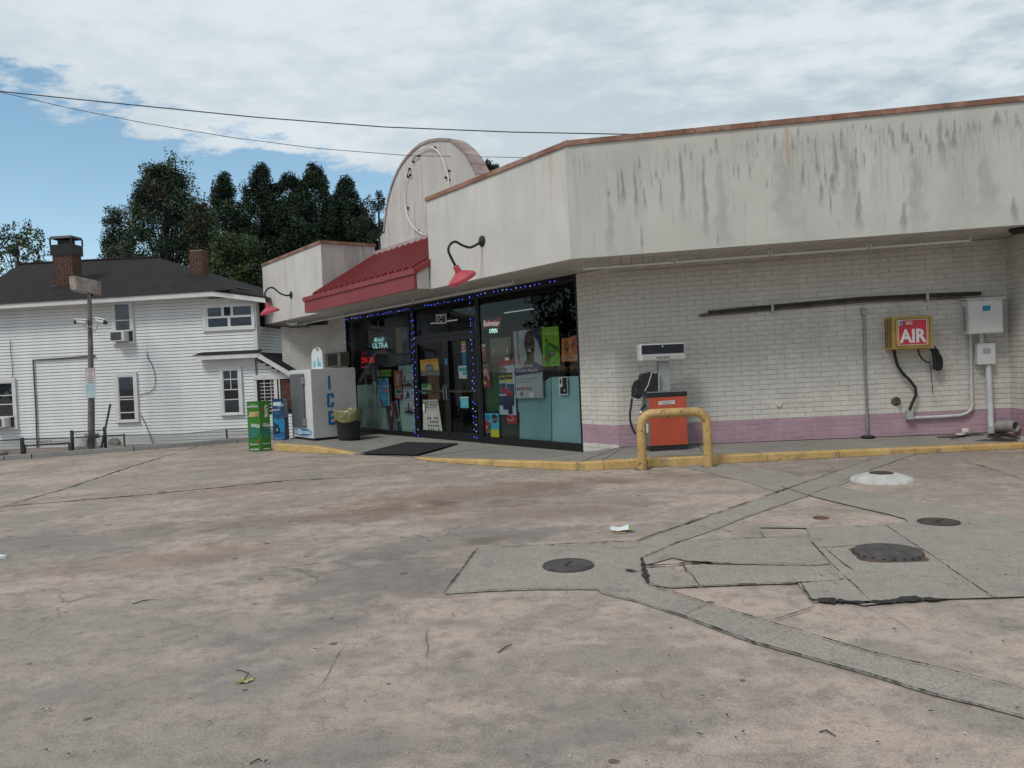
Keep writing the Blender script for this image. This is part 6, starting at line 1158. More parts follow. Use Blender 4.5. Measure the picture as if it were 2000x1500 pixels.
# chimneys with coursed brick
BRK=mat('old_red_brick',(.095,.038,.029),.85,.4,12,bump=.3,grime=.3,grimec=(.05,.03,.025)); MORTC=mat('chimney_mortar',(.30,.24,.20),.9,.3,15)
def chimney(px,y,dpt,cap,label):
    a,c,d=[FH.hit(u,v,y) for u,v in px]; x0,x1,zt_,zb_=a[0],c[0],a[1],d[1]-.6
    c0=MB().box(x0+.012,x1-.012,y+.012,y+dpt-.012,zb_,zt_).build('chimney',MORTC,roof,label=label); b=MB(); z=zb_; k=0; r=random.Random(9)
    while z<zt_-.03:
        for side in range(2):
            L=(x1-x0) if side==0 else dpt; t=-(.11 if k%2 else 0)
            while t<L-.02:
                p,q=max(t,0),min(t+.205,L); 
                if q-p>.03:
                    j=r.uniform(0,.008)
                    if side==0: b.box(x0+p,x0+q-.016,y-j,y+.03,z,z+.054)
                    else: b.box(x1-.03,x1+j,y+p+.002,y+q-.016,z,z+.054)
                t+=.215
        z+=.07; k+=1
    b.build('chimney_bricks',BRK,c0,kind='stuff')
    if cap:
        q=MB(); hb=.42; q.box(x0-.04,x1+.04,y-.04,y+dpt+.04,zt_,zt_+.34); q.build('chimney_shroud',BLKM,c0)
        q=MB(); 
        for X in (x0-.05,x1+.01):
            for Y in (y-.05,y+dpt+.01): q.box(X,X+.04,Y,Y+.04,zt_+.34,zt_+.56)
        q.box(x0+.12,x1-.12,y+.12,y+dpt-.12,zt_+.34,zt_+.5); q.build('cap_frame',BLKM,c0); q=MB(); q.hexa([(x0-.05,y-.05,zt_+.54),(x1+.05,y-.05,zt_+.54),(x1+.05,y+dpt+.05,zt_+.54),(x0-.05,y+dpt+.05,zt_+.54)],[(x0-.02,y-.02,zt_+.62),(x1+.02,y-.02,zt_+.62),(x1+.02,y+dpt+.02,zt_+.62),(x0-.02,y+dpt+.02,zt_+.62)]); q.build('cap_lid',BLKM,c0)
    return x0,x1,zt_,d[1]
cx=chimney([(102,499),(140,497),(103,560)],1.3,.5,True,'brick chimney with black metal cap')
b=MB(); b.hexa([(cx[0]-.02,1.12,cx[3]-.16),(cx[1]-.05,1.12,cx[3]-.14),(cx[1]+.02,1.29,cx[3]-.02),(cx[0]-.08,1.29,cx[3]-.02)],[(cx[0]-.02,1.10,cx[3]-.12),(cx[1]-.05,1.10,cx[3]-.11),(cx[1]+.02,1.27,cx[3]+.02),(cx[0]-.08,1.27,cx[3]+.02)]); b.build('flashing',WBOX,roof)
chimney([(368.5,489),(394,488),(370,546)],1.6,.42,False,'plain brick chimney')
# window air conditioners
def wac(q,label,z0,w=.46):
    x0,x1,_,_=q; xc=(x0+x1)/2; t=thing('window_air_conditioner',label,'air conditioner',FH.w(xc-.03,-.04,z0),FH.a,'window air conditioners on the house'); hw=w/2
    MB().box(-hw,hw,-.32,-.0,0,.30).build('casing',WBOX,t,bevel=.01); MB().box(-hw+.035,hw-.09,-.326,-.319,.03,.27).build('grille',mat('ac_grille',(.07,.07,.07),.6),t)
    MB().box(hw+.005,hw+.12,-.05,-.0,-.0,.30).build('side_filler',mat('ac_filler',(.05,.05,.055)),t); MB().box(-hw-.03,hw+.1,-.1,0,.30,.34).build('top_filler',WBOX,t)
wac(q1,'white window air conditioner in the upper house window',h(240,667)[1])
wac(q3,'weathered window air conditioner in the lower left house window',h(10,834)[1],.55)
# pipes and wires on the siding
t=thing('siding_pipe','thin dark pipe framing a rectangle on the house siding','pipe',FH.w(0,0,0),FH.a)
MB().tube([(*[h(u,v,-.07)[0]],-.07,h(u,v,-.07)[1]) for u,v in ((73,880),(70,800),(64.5,703),(120,700),(186,695))],.024,6).build('pipe',mat('dark_pipe',(.10,.09,.09),.6),t)
t=thing('siding_cable','loose black cable hanging down the house siding between windows','cable',FH.w(0,0,0),FH.a)
MB().tube([(h(u,v,-.06)[0],-.06,h(u,v,-.06)[1]) for u,v in ((287,686),(288,698),(296,711),(301,725),(304,742),(302,756),(296,765),(284,768),(273,772))],.009,5).build('cable',RUB,t); MB().tube([(h(u,v,-.06)[0],-.06,h(u,v,-.06)[1]) for u,v in ((275,810),(284,828),(292,848),(299,866))],.009,5).build('cable',RUB,t)
t=thing('siding_cable','thin cable running down to the lower left house window','cable',FH.w(0,0,0),FH.a)
MB().tube([(h(u,v,-.06)[0],-.06,h(u,v,-.06)[1]) for u,v in ((20,665),(21,690),(24,715),(25,738))],.008,5).build('cable',RUB,t)
# ================================================================== LOT KERB, FENCE, LIGHT POLE
kp=[gnd(u,v) for u,v in ((-260,921),(-120,908),(7.5,900),(62,896),(262,881),(465,864.5),(560,857.5))]
lk=bpy.data.objects.new('lot_kerb',None); COL.objects.link(lk); lk['kind']='structure'; lk['label']='low concrete kerb along the fence'
for i,(p,q) in enumerate(zip(kp,kp[1:])):
    d=(q-p)/np.linalg.norm(q-p); n=np.array([-d[1],d[0],0]); p=p+d*.012; q=q-d*.012; Zk=lambda x:x+np.array([0,0,.125])
    MB().hexa([p-[0,0,.1],q-[0,0,.1],q+n*.2-[0,0,.1],p+n*.2-[0,0,.1]],[Zk(p)+n*.02,Zk(q)+n*.02,Zk(q)+n*.2,Zk(p)+n*.2]).build('kerb_section',KERBC,lk,bevel=.012)
FKo=kp[4]; dd=kp[5]-kp[2]; FK=Frame((FKo[0],FKo[1],0),math.atan2(dd[1],dd[0])); yF=.38
fence=thing('chain_link_fence','low dark chain link fence behind the lot kerb before the house','fence',FK.w(0,yF,-.06),FK.a)
def fk(u,v,y=yF): x,z=FK.hit(u,v,y); return x,z+.06
FM=mat('fence_dark_metal',(.07,.075,.085),.5,.2,8,metal=.3)
for (u,vt,vb,r_) in ((42.5,855,893,.05),(242,847,881,.022),(442.5,838.5,867,.026),(-140,868,905,.04),(562,832,862,.026)):
    x,z=fk(u,vt); MB().tube([(x,0,-.12),(x,0,z-.02),(x,0,z)],[r_,r_,r_*1.15],8).build('fence_post',FM,fence)
def rail(px,r_=.017,nm='top_rail'): MB().tube([(fk(u,v)[0],0,fk(u,v)[1]) for u,v in px],r_,6).build(nm,FM,fence)
rail([(-140,868),(42,858)]); rail([(42,857.5),(140,855),(172,853)]); rail([(185,851.5),(242,849.5)]); rail([(242,849.5),(300,848.5),(350,848),(400,843),(442.5,839),(485,836),(562,831)],.008,'top_wire')
bb=[fk(u,v) for u,v in ((-140,902),(42,889.5),(262,871),(485,859),(562,852))]
b=MB()
for (x0,z0),(x1,z1) in zip(bb,bb[1:]): b.hexa([(x0,-.01,z0-.18),(x1,-.01,z1-.18),(x1,.03,z1-.18),(x0,.03,z0-.18)],[(x0,-.01,z0),(x1,-.01,z1),(x1,.03,z1),(x0,.03,z0)])
b.build('base_board',mat('dark_red_board',(.035,.018,.02),.8,.3,5),fence)
def mesh_wires(parent,tops,bots,step=.07,r_=.007,y=0.):
    """diagonal wires between a lower and an upper polyline (x,z)"""
    tx=[p[0] for p in tops]; b=MB(); x=tx[0]-1.0
    fT=lambda x:float(np.interp(x,tx,[p[1] for p in tops])); fB=lambda x:float(np.interp(x,[p[0] for p in bots],[p[1] for p in bots]))
    while x<tx[-1]+1:
        for s in (1,-1):
            za,zb2=fB(x),fT(x); Hh=zb2-za; xe=x+s*Hh*.85
            p0,p1=np.array([x,y,za]),np.array([xe,y,fT(xe)])
            if tx[0]<=min(x,xe) and max(x,xe)<=tx[-1]:
                d=np.array([r_,0,0]); e_=np.array([0,r_,0]); b.add([p0-d,p0+d,p1+d,p1-d,p0-e_,p0+e_,p1+e_,p1-e_],[(0,1,2,3),(4,5,6,7)])
        x+=step
    return b.build('wire_mesh',mat('wire_dark',(.06,.065,.075),.5,.1,5,metal=.4),parent,kind='stuff')
mesh_wires(fence,[fk(u,v) for u,v in ((-140,868),(42,858),(140,855),(242,849.5),(350,848),(442.5,839),(562,831))],bb)
gate=thing('chain_link_gate','taller chain link gate with two dark posts behind the light pole','gate',FK.w(0,yF+.12,-.06),FK.a)
def fg(u,v): x,z=FK.hit(u,v,yF+.12); return x,z+.06
for u,vt,vb in ((140,841,884),(204,833.5,879)):
    x,z=fg(u,vt); MB().tube([(x,0,-.12),(x,0,z),(x,0,z+.01)],[.045,.045,.02],8).build('gate_post',FM,gate)
MB().tube([(fg(u,v)[0],0,fg(u,v)[1]) for u,v in ((140,844.5),(172,842),(203,839))],.012,6).build('top_rail',FM,gate); mesh_wires(gate,[fg(140,844.5),fg(203,839)],[fg(140,882),fg(203,877)],.07,.008)
x,z=fg(215.5,789); x2,z2=fg(198,874); t=thing('leaning_pipe','dark pipe leaning against the gate post beside the light pole','pipe',FK.w(x2,yF+.05,-.06),FK.a); MB().tube([(0,0,z2),(x-x2,.06,z)],.03,7).build('pipe',FM,t)
t=thing('low_frame','low dark metal frame with scrolls behind the fence left of the gate','metal frame',FK.w(fk(90,870)[0],yF+.5,-.06),FK.a); xo=fk(90,870)[0]
def f5(u,v): x,z=FK.hit(u,v,yF+.5); return (x-xo,0,z+.06)
MB().tube([f5(48,871),f5(135,865)],.022,6).build('top_bar',FM,t)
for u,v in ((48.5,868),(135,864)): a=f5(u,v); MB().tube([a,(a[0],0,-.1)],.028,6).build('leg',FM,t)
b=MB()
for i in range(5):
    c=f5(78+i*6,868.5-i*.6); b.tube([(c[0]+.045*math.cos(q),0,c[2]+.045+.05*math.sin(q)) for q in np.linspace(0,5.5,12)],.007,5)
b.build('scroll',FM,t)
x,z=fk(227,862,yF+.3); t=thing('dryer_vent','round dirty white vent hood low on the house wall beside the pole','vent',FH.w(h(227,865)[0],-.06,h(227,865)[1]),FH.a); MB().lathe([(.001,.0),(.15,.0),(.17,-.03),(.16,-.12),(.0,-.13)],axis=(0,1,0),n=14).build('hood',mat('vent_dirty',(.30,.28,.25),.8,.3,9,bump=.4),t)
# light pole with its shoebox head
pb_=gnd(178,879); YP=pb_[1]; pole=thing('light_pole','tall grey light pole with rusty shoebox lamp head at the lot edge','light pole',pb_,0)
def P(u,v,dy=0): return hp(u,v,YP+dy)-pb_
pt=P(174.5,572); MB().tube([(0,0,-.1),P(178.2,780),P(177,690),pt],[.10,.088,.07,.055],14).build('pole_shaft',mat('pole_paint',(.155,.14,.137),.6,.25,4,grime=.3,grimec=(.2,.17,.15)),pole)
c=P(168,560); q=[P(137.5,556,-.5),P(177,578,.35)]; HM=mat('lamp_head_weathered',(.30,.26,.225),.7,.35,4,grime=.5,grimec=(.16,.09,.06))
hh=MB(); A_=P(143,545,-.28); B_=P(185,552,.22); d=(B_-A_); d[2]=0; Ld=np.linalg.norm(d); d/=Ld; n=np.array([-d[1],d[0],0]); wz=np.array([0,0,1.]); 
zt_=P(165,546)[2]; zb_=P(165,572)[2]
def hq(a,b_,z): return A_*np.array([1,1,0])+d*a*Ld+n*b_+np.array([0,0,z])
tilt=lambda a:-.10*a
hh.hexa([hq(-.02,-.17,zb_+.06),hq(.98,-.17,zb_-.06),hq(.98,.19,zb_-.05),hq(-.02,.19,zb_+.07)],[hq(-.08,-.13,zt_+.07),hq(1.02,-.13,zt_-.03),hq(1.02,.16,zt_-.02),hq(-.08,.16,zt_+.08)]); head=hh.build('lamp_head',HM,pole,bevel=.02)
b=MB(); b.hexa([hq(1.0,-.13,zb_-.06),hq(1.18,-.13,zb_-.06),hq(1.18,.15,zb_-.05),hq(1.0,.15,zb_-.05)],[hq(1.0,-.12,zt_-.04),hq(1.19,-.12,zt_-.05),hq(1.19,.14,zt_-.04),hq(1.0,.14,zt_-.03)]); b.build('ballast_box',mat('lamp_box_brown',(.27,.20,.16),.7,.3,6,grime=.4,grimec=(.1,.06,.05)),pole)
MB().tube([pt-[0,0,.1],hq(.82,.0,zb_+.0)],.07,10).build('tenon',BLKM,pole)
def camera(cx,cy,dirx,label,arm):
    t=thing('security_camera',label,'security camera',pb_+P(177,655),0,'security cameras on the light pole'); o=P(177,655); 
    def q(u,v,dy=0): return P(u,v,dy)-o
    a=q(*cx,dy=-.12); c=q(*cy,dy=-.12); dv=(c-a)/np.linalg.norm(c-a); b=MB(); b.tube([a,a+(c-a)*.75],[.062,.066],10); b.build('camera_body',WBOX,t); MB().tube([a+(c-a)*.72,c],[.060,.052],10).build('lens_hood',BLKM,t)
    p0,p1=a-dv*.03+np.array([0,0,.075]),a+(c-a)*.9+np.array([0,0,.075]); MB().hexa([p0+[0,-.07,0],p1+[0,-.07,0],p1+[0,.07,0],p0+[0,.07,0]],[p0+[0,-.05,.02],p1+[0,-.05,.02],p1+[0,.05,.02],p0+[0,.05,.02]]).build('sun_shield',WHT,t)
    MB().tube([q(u,v,-.1) for u,v in arm],.018,6).build('bracket',GREYP,t)
camera((169,630),(145.5,628.5),-1,'security camera pointing left on the light pole',[(174,645.5),(168,642),(165,635),(163.5,631)])
camera((188,626),(208.5,630.5),1,'security camera pointing right on the light pole',[(181,648),(187,645),(190,638),(191,632)])
MB().tube([P(163,638,-.12),P(178,638.5,-.12),P(192,637,-.12)],.012,5).build('cross_bar',GREYP,pole)
def pole_sign():
    YS=-.16; q=[P(u,v,YS) for u,v in ((166.5,719),(185.5,718.5),(185.7,747.5),(166.8,747.5))]; c=sum(q)/4; t=tag(MB().hexa([q[3]-c,q[2]-c,q[2]-c+[0,.008,0],q[3]-c+[0,.008,0]],[q[0]-c,q[1]-c,q[1]-c+[0,.008,0],q[0]-c+[0,.008,0]]).build('towing_sign',flat((.58,.57,.57)),None,pb_+c),'white sign with red border and towing notice on the light pole','sign')
    pr=Print(*[x-c for x in q],(0,-1,0)); R_=flat((.36,.09,.09)); 
    for a in ((.03,.02,.97,.035),(.03,.965,.97,.98),(.03,.02,.055,.98),(.945,.02,.97,.98)): pr.rect(*a,R_)
    for i,s in enumerate(('UNAUTHORIZED','VEHICLES','WILL','BE TOWED','AT OWNERS','EXPENSE')): w_=(.72,.5,.22,.5,.6,.5)[i]/2; pr.text(s,.5-w_,.83-.14*i,.5+w_,.91-.14*i,R_,.02)
    pr.build('lettering',t)
    q=[P(u,v,YS) for u,v in ((167,748.5),(186,748),(186,777),(167.5,777.5))]; c=sum(q)/4; m=NT('faded_blue_sign'); n=m.noise(3,4,.6); mm=m.done(m.mix(m.ramp(n,.35,.65),(.36,.47,.53),(.48,.58,.62)),.5,0,.3)
    tag(MB().hexa([q[3]-c,q[2]-c,q[2]-c+[0,.008,0],q[3]-c+[0,.008,0]],[q[0]-c,q[1]-c,q[1]-c+[0,.008,0],q[0]-c+[0,.008,0]]).build('faded_sign',mm,None,pb_+c),'blank faded pale blue sign below the towing sign on the pole','sign')
pole_sign()
for px in ([(176,852),(170,860),(169,872),(160,880)],[(184,851),(187,862),(188,872),(196,878)]): MB().tube([P(u,v,-.1) for u,v in px],.016,6).build('conduit',GREYP,pole)
q=P(170,850,-.12); MB().box(q[0]-.06,q[0]+.06,q[1]-.04,q[1]+.06,q[2]-.08,q[2]+.06).build('junction_box',GREYP,pole,bevel=.01); q=P(187,852,-.12); MB().box(q[0]-.07,q[0]+.07,q[1]-.04,q[1]+.06,q[2]-.06,q[2]+.06).build('junction_box',FM,pole,bevel=.01)
# ================================================================== COVERS IN THE LOT
def cover(name,label,px,r_,hgt,style):
    p=gnd(*px); t=thing(name,label,'manhole cover',p,random.uniform(0,3)); 
    zb0=.013
    if style=='dome':
        MB().lathe([(r_*1.01,0),(r_,.012),(r_*.955,.03),(r_*.80,hgt-.006),(r_*.76,hgt),(r_*.5,hgt+.008),(0,hgt+.010)],n=48).build('cover_lid',IRON,t,(0,0,zb0)); b=MB()
        for i in range(22):
            q=2*math.pi*i/22; ca,sa=math.cos(q),math.sin(q); rr0,rr1=r_*.99,r_*.91; w_=.011
            P_=[(rr0*ca-w_*sa,rr0*sa+w_*ca,.014),(rr0*ca+w_*sa,rr0*sa-w_*ca,.014),(rr1*ca+w_*sa,rr1*sa-w_*ca,hgt*.62),(rr1*ca-w_*sa,rr1*sa+w_*ca,hgt*.62)]
            b.hexa([np.array(x)*[1,1,1]+[0,0,-.004] for x in P_],[np.array(x)+[ca*.006,sa*.006,.004] for x in P_])
        b.build('rim_slots',BLKM,t,(0,0,zb0),kind='stuff'); blob_sheet('rust_or_foot_shade','',None,lambda x,y,z:(x,y,z+.0145),0,0,r_*1.09,r_*1.09,RUST,0,3,parent=t)
    elif style=='collar':
        MB().lathe([(r_*1.0,-.02),(r_*.985,.015),(r_*.93,.04),(r_*.72,hgt*.72),(r_*.52,hgt*.96),(r_*.40,hgt),(r_*.38,hgt-.01)],n=48).build('concrete_collar',mat('white_collar',(.47,.46,.43),.9,.15,9,bump=.6,grime=.25,grimec=(.25,.23,.21)),t); MB().lathe([(r_*.385,hgt-.006),(r_*.36,hgt+.008),(0,hgt+.010)],n=36).build('cover_lid',RUSTC,t)
    else:
        MB().lathe([(r_,-.01),(r_,.004),(r_*.985,.008),(r_*.93,.008),(r_*.925,.004),(r_*.91,.004),(r_*.90,.009),(r_*.3,.011),(0,.011)],n=44).build('cover_lid',RUSTC if style=='rust' else IRON,t,(0,0,zb0))
        b=MB()
        for s in (-1,1): b.box(s*r_*.22-.03,s*r_*.22+.03,-.012,.012,.0105,.014)
        b.build('pick_slots',BLKM,t,(0,0,zb0))
def rad(pxL,pxR): return np.linalg.norm(gnd(*pxL)-gnd(*pxR))/2
cover('manhole_cover','small round iron cover set in the grey trench repair',(1110,1107),rad((1060,1107),(1160,1107)),0,'flat')
cover('manhole_cover','large domed iron cover with notched rim in the grey apron',(1734,1085),rad((1666,1085),(1802,1085)),.04,'dome')
cover('manhole_cover','flat rusty iron cover in the apron behind the domed one',(1833.5,1022.5),rad((1792,1022),(1875,1022)),0,'rust')
cover('manhole_cover','rusty cover raised on a white concrete collar near the yellow kerb',(1722,938.5),rad((1659,943),(1785,941)),.095,'collar')
p=gnd(1603,1012); t=thing('valve_cover','tiny round rusty valve cover in the pink concrete triangle','valve cover',p); MB().lathe([(.075,.0),(.075,.008),(.06,.01),(0,.01)],n=24).build('lid',RUST,t); 
# ================================================================== SMALL LITTER
p=gnd(1215,1039); t=thing('paper_litter','crumpled white and lime green wrapper lying on the lot','litter',p); k=np.linalg.norm(p-EYE)/F
b=MB(); b.add([(-22*k,-.02,.03),(-10*k,-.05,.02),(12*k,-.05,.035),(14*k,.06,.06),(-2*k,.07,.03),(-20*k,.06,.05)],[(0,1,4,5),(1,2,3,4)]); b.build('sheet',mat('wrapper_white',(.66,.69,.68),.6,.1,20),t); b=MB(); b.add([(12.2*k,-.05,.036),(22*k,-.045,.02),(19*k,.05,.035),(14.2*k,.06,.061)],[(0,1,2,3)]); b.build('green_end',mat('wrapper_green',(.22,.42,.08),.6,.1,20),t); b=MB(); b.add([(-20*k,-.05,.004),(-8*k,-.09,.004),(8*k,-.07,.004),(0,.0,.018),(-16*k,.0,.02)],[(0,1,2,3,4)]); b.build('brown_flap',mat('wrapper_brown',(.25,.17,.11),.7),t)
p=gnd(478,1331); t=thing('dry_leaf','dry yellowish leaf with a curled stem on the lot','leaf',p,.3); b=MB(); r=random.Random(2); n=14; k=np.linalg.norm(p-EYE)/F
v=[(17*k*math.cos(2*math.pi*i/n)*(1 if i%2 else .72),17*k*.9*math.sin(2*math.pi*i/n)*(1 if i%2 else .7),.004+r.uniform(0,.012)) for i in range(n)]+[(0,0,.008)]; b.add(v,[(i,(i+1)%n,n) for i in range(n)]); b.build('blade',mat('dry_leaf_tan',(.30,.25,.13),.8,.3,30),t); MB().tube([(.0,.0,.012),(.02,.06,.02),(-.02,.13,.015),(-.05,.18,.006)],.003,5).build('stem',mat('twig_dark',(.07,.055,.045),.9),t)
TW=mat('twig_dark',(.07,.055,.045),.9)
for i,(u0,v0,u1,v1,lab) in enumerate(((972,1277,1000,1259,'short dark twig below the trench repair'),(258,1181,300,1172,'thin dark twig on the left part of the lot'),(1600,1432,1632,1440,'dark twig near the lower edge of the lot'),(488,1494,512,1488,'mossy twig at the bottom of the lot'))):
    a,c=gnd(u0,v0),gnd(u1,v1); t=thing('twig',lab,'twig',a); d=c-a; MB().tube([(0,0,.006),tuple(d*.4+np.array([.01,.015,.012])),tuple(d+np.array([0,0,.005]))],[.003,.0045,.002],6).build('stick',TW,t)
p=gnd(1,1090); t=thing('paper_scrap','white paper scrap at the far left of the lot','litter',p,.4); MB().hexa([(-.06,-.05,0),(.05,-.04,0),(.06,.05,0),(-.05,.05,0)],[(-.06,-.05,.012),(.05,-.04,.03),(.06,.05,.012),(-.05,.05,.035)]).build('scrap',mat('wrapper_white',(.66,.69,.68)),t)
p=gnd(5,889); t=thing('concrete_lump','small broken concrete lump at the left end of the lot kerb','lump',p); MB().lathe([(.0,0),(.13,.01),(.15,.07),(.10,.13),(.0,.14)],n=9).build('lump',KERBC,t)
# scattered bits, leaves and pebbles: nobody could count them
b=MB(); r=random.Random(21)
for i in range(300):
    u=r.uniform(-40,2040); v=r.uniform(905,1500)**1.0; 
    if v<905 or (u>500 and v<930): continue
    p=gnd(u,v); s=r.uniform(.002,.0065); a=r.uniform(0,6.3); L_=s*r.uniform(1,3.2); ca,sa=math.cos(a),math.sin(a); zz=p[2]+.014
    b.add([(p[0]-L_*ca,p[1]-L_*sa,zz),(p[0]+s*sa,p[1]-s*ca,zz+s*.8),(p[0]+L_*ca,p[1]+L_*sa,zz),(p[0]-s*sa,p[1]+s*ca,zz+s*.5)],[(0,1,2,3)],i%5//4)
tag(b.build('leaf_litter',[mat('bit_dark',(.06,.05,.042),.9,.3,30),mat('bit_pale',(.42,.40,.36),.8,.2,30)],None),'tiny dark leaf bits and pebbles scattered over the lot','litter',kind='stuff')
b=MB(); 
for i in range(60):
    u,v=r.choice([(400,872),(1090,905),(150,888),(320,879)]); p=gnd(u+r.gauss(0,14),v+r.uniform(-.6,.6)); a=r.uniform(0,6.3); hgt=r.uniform(.015,.05); b.add([(p[0]-.012*math.cos(a),p[1]-.012*math.sin(a),p[2]),(p[0]+.012*math.cos(a),p[1]+.012*math.sin(a),p[2]),(p[0]+r.uniform(-.04,.04),p[1]+r.uniform(-.03,.03),p[2]+hgt)],[(0,1,2)])
tag(b.build('weeds',mat('weed_green',(.09,.10,.045),.8,.3,9),None),'dry weed tufts growing along the kerb joints','weeds',kind='stuff')
# ================================================================== WIRES OVERHEAD
def wire(name,label,px,Ys,r_):
    pts=[hp(u,v,Y) for (u,v),Y in zip(px,Ys)]; o=pts[0]
    out=[]
    for i in range(len(pts)-1):
        for k in range(6): out.append(pts[i]+(pts[i+1]-pts[i])*k/6)
    out.append(pts[-1]); t=tag(MB().tube([p-o for p in out],r_,6).build(name,RUB,None,o),label,'power line','power lines crossing the sky')
wire('power_line','thicker upper power line crossing above the store roof',[(-900,96),(-120,168),(0,178.5),(250,204),(500,229),(750,248),(1000,258),(1240,262.5),(1500,262),(2600,230)],[30]*10,.021)
wire('power_line','thinner lower power line passing in front of the arched sign',[(-700,10),(-60,163),(0,179.5),(130,210),(280,240),(450,268),(620,290),(800,304),(1010,307.5),(1500,306)],[15.5,16.9,17,17.2,17.4,17.6,17.8,18,18.3,19],.0070)
# ================================================================== TREES
LEAFD=m_leaf('conifer_needles',(.025,.049,.027),.4); LEAFM=m_leaf('dark_leaves',(.042,.066,.026),.45); LEAFG=m_leaf('green_leaves',(.050,.078,.020),.5); LEAFR=m_leaf('russet_leaves',(.070,.038,.028),.4); LEAFO=m_leaf('olive_leaves',(.055,.062,.030),.5)
BARK=mat('bark',(.060,.050,.042),.9,.3,8,bump=.5)
def leaf_mesh(name,cl,mats,per,size,rng,flat_=.0):
    """cl: (x,y,z,rx,rz,mat) clumps -> one mesh of small two-triangle leaves"""
    n=len(cl)*per; C=np.repeat(np.array([c[:3] for c in cl]),per,0); R=np.repeat(np.array([(c[3],c[3],c[4]) for c in cl]),per,0); mi=np.repeat(np.array([c[5] for c in cl]),per)
    d=rng.normal(size=(n,3)); d/=np.linalg.norm(d,axis=1,keepdims=True)+1e-9; rad_=rng.random((n,1))**.45; p=C+d*rad_*R
    a=rng.normal(size=(n,3)); a[:,2]*=(1-flat_); a/=np.linalg.norm(a,axis=1,keepdims=True)+1e-9; b=np.cross(a,rng.normal(size=(n,3))); b/=np.linalg.norm(b,axis=1,keepdims=True)+1e-9
    s=size*rng.uniform(.6,1.3,(n,1)); V=np.stack([p-a*s,p+b*s*.45,p+a*s,p-b*s*.45],1).reshape(-1,3)
    me=bpy.data.meshes.new(name); me.vertices.add(4*n); me.vertices.foreach_set('co',V.astype('f').ravel()); me.loops.add(4*n); me.loops.foreach_set('vertex_index',np.arange(4*n,dtype='i')); me.polygons.add(n); me.polygons.foreach_set('loop_start',np.arange(0,4*n,4,dtype='i'))
    for m in mats: me.materials.append(m)
    me.polygons.foreach_set('material_index',mi.astype('i')); me.update(calc_edges=True); me.validate(); return me
def conifer(seed,Hh,R,open_=0.):
    rng=np.random.default_rng(seed); cl=[]; z=Hh*.06
    while z<Hh*.985:
        t=z/Hh; rr=R*min(1,(1-t)*2.7+.10)*(.82+.3*rng.random()); k=max(3,int(6+8*rr/R*1.2))
        for j in range(k):
            if rng.random()<open_*(.4+t): continue
            a=rng.uniform(0,6.283); q=rr*rng.uniform(.45,1.0); s=rng.uniform(.26,.46)*(.55+.45*(1-t))*R/1.3
            cl.append((q*math.cos(a),q*math.sin(a),z+q*.35+rng.uniform(-.2,.2),s,s*1.35,0 if rng.random()<.8 else 1))
        z+=.33*(.8+.4*rng.random())
    return leaf_mesh('crown',cl,[LEAFD,LEAFM],150,.062,rng)
def trunk_mesh(Hh,r0_,limbs,rng):
    b=MB(); b.tube([(0,0,-.5),(.05*Hh*.05,0,Hh*.3),(0,.02*Hh*.1,Hh*.6),(0,0,Hh*.93)],[r0_,r0_*.75,r0_*.5,r0_*.08],8)
    for (p0,p1,p2,r_) in limbs: b.tube([p0,p1,p2],[r_,r_*.65,r_*.2],6,cap=False)
    return b
conm=[conifer(31,13.0,1.7),conifer(32,13.0,1.6),conifer(33,13.0,1.75)]
sparse=conifer(35,13,1.5,.62)
trk=trunk_mesh(13,.28,[((0,0,z),(.5*math.cos(z*3),.5*math.sin(z*3),z+.3),(1.2*math.cos(z*3),1.2*math.sin(z*3),z+.75),.05) for z in np.arange(2,9,.6)],None)
TM=None
GC='tall dark columnar evergreens in a row behind the house'
def place_conifer(u,v,Y,me,label,wk=1.0):
    wk*=1.18
    global TM
    top_=hp(u,v,Y); base=np.array([top_[0],top_[1],-.4]); Hh=top_[2]+.4; t=thing('evergreen_tree',label,'tree',base,random.uniform(0,6.28),GC); s=Hh/13.0
    if TM is None: o=trk.build('trunk',BARK,t); TM=o.data
    else: o=bpy.data.objects.new('trunk',TM); COL.objects.link(o); o.parent=t
    c=bpy.data.objects.new('crown',me); COL.objects.link(c); c.parent=t; t.scale=(wk,wk,s)
for i,(u,v,Y,m,lab,wk) in enumerate([(437,344,43,0,'columnar evergreen right of the tall bushy tree, slightly shorter than its neighbours',1.0),(508,325,44,1,'tallest narrow columnar evergreen above the fascia left end',1.06),(563,335,44.5,2,'columnar evergreen third from the left of the row',1.0),(613,327,45,0,'columnar evergreen above the awning return wall',1.06),(675,350,45.5,1,'columnar evergreen just left of the thin open one',1.15),(645,395,47,2,'shorter evergreen filling the gap in the row',1.0),(470,420,45,2,'shorter evergreen low between the two left columns',1.0),(540,400,47,0,'shorter evergreen behind the tallest one',1.0),(591,400,47.5,1,'shorter evergreen behind the third column',1.0),(715,430,47,0,'shorter evergreen partly behind the arched front',.9)]):
    place_conifer(u,v,Y,conm[m],lab,wk)
place_conifer(737,357,44,sparse,'thin see-through evergreen beside the arched front with visible trunk',.95)
place_conifer(957,312,40,conm[2],'dark tree top peeking above the roof right of the arch',.9)
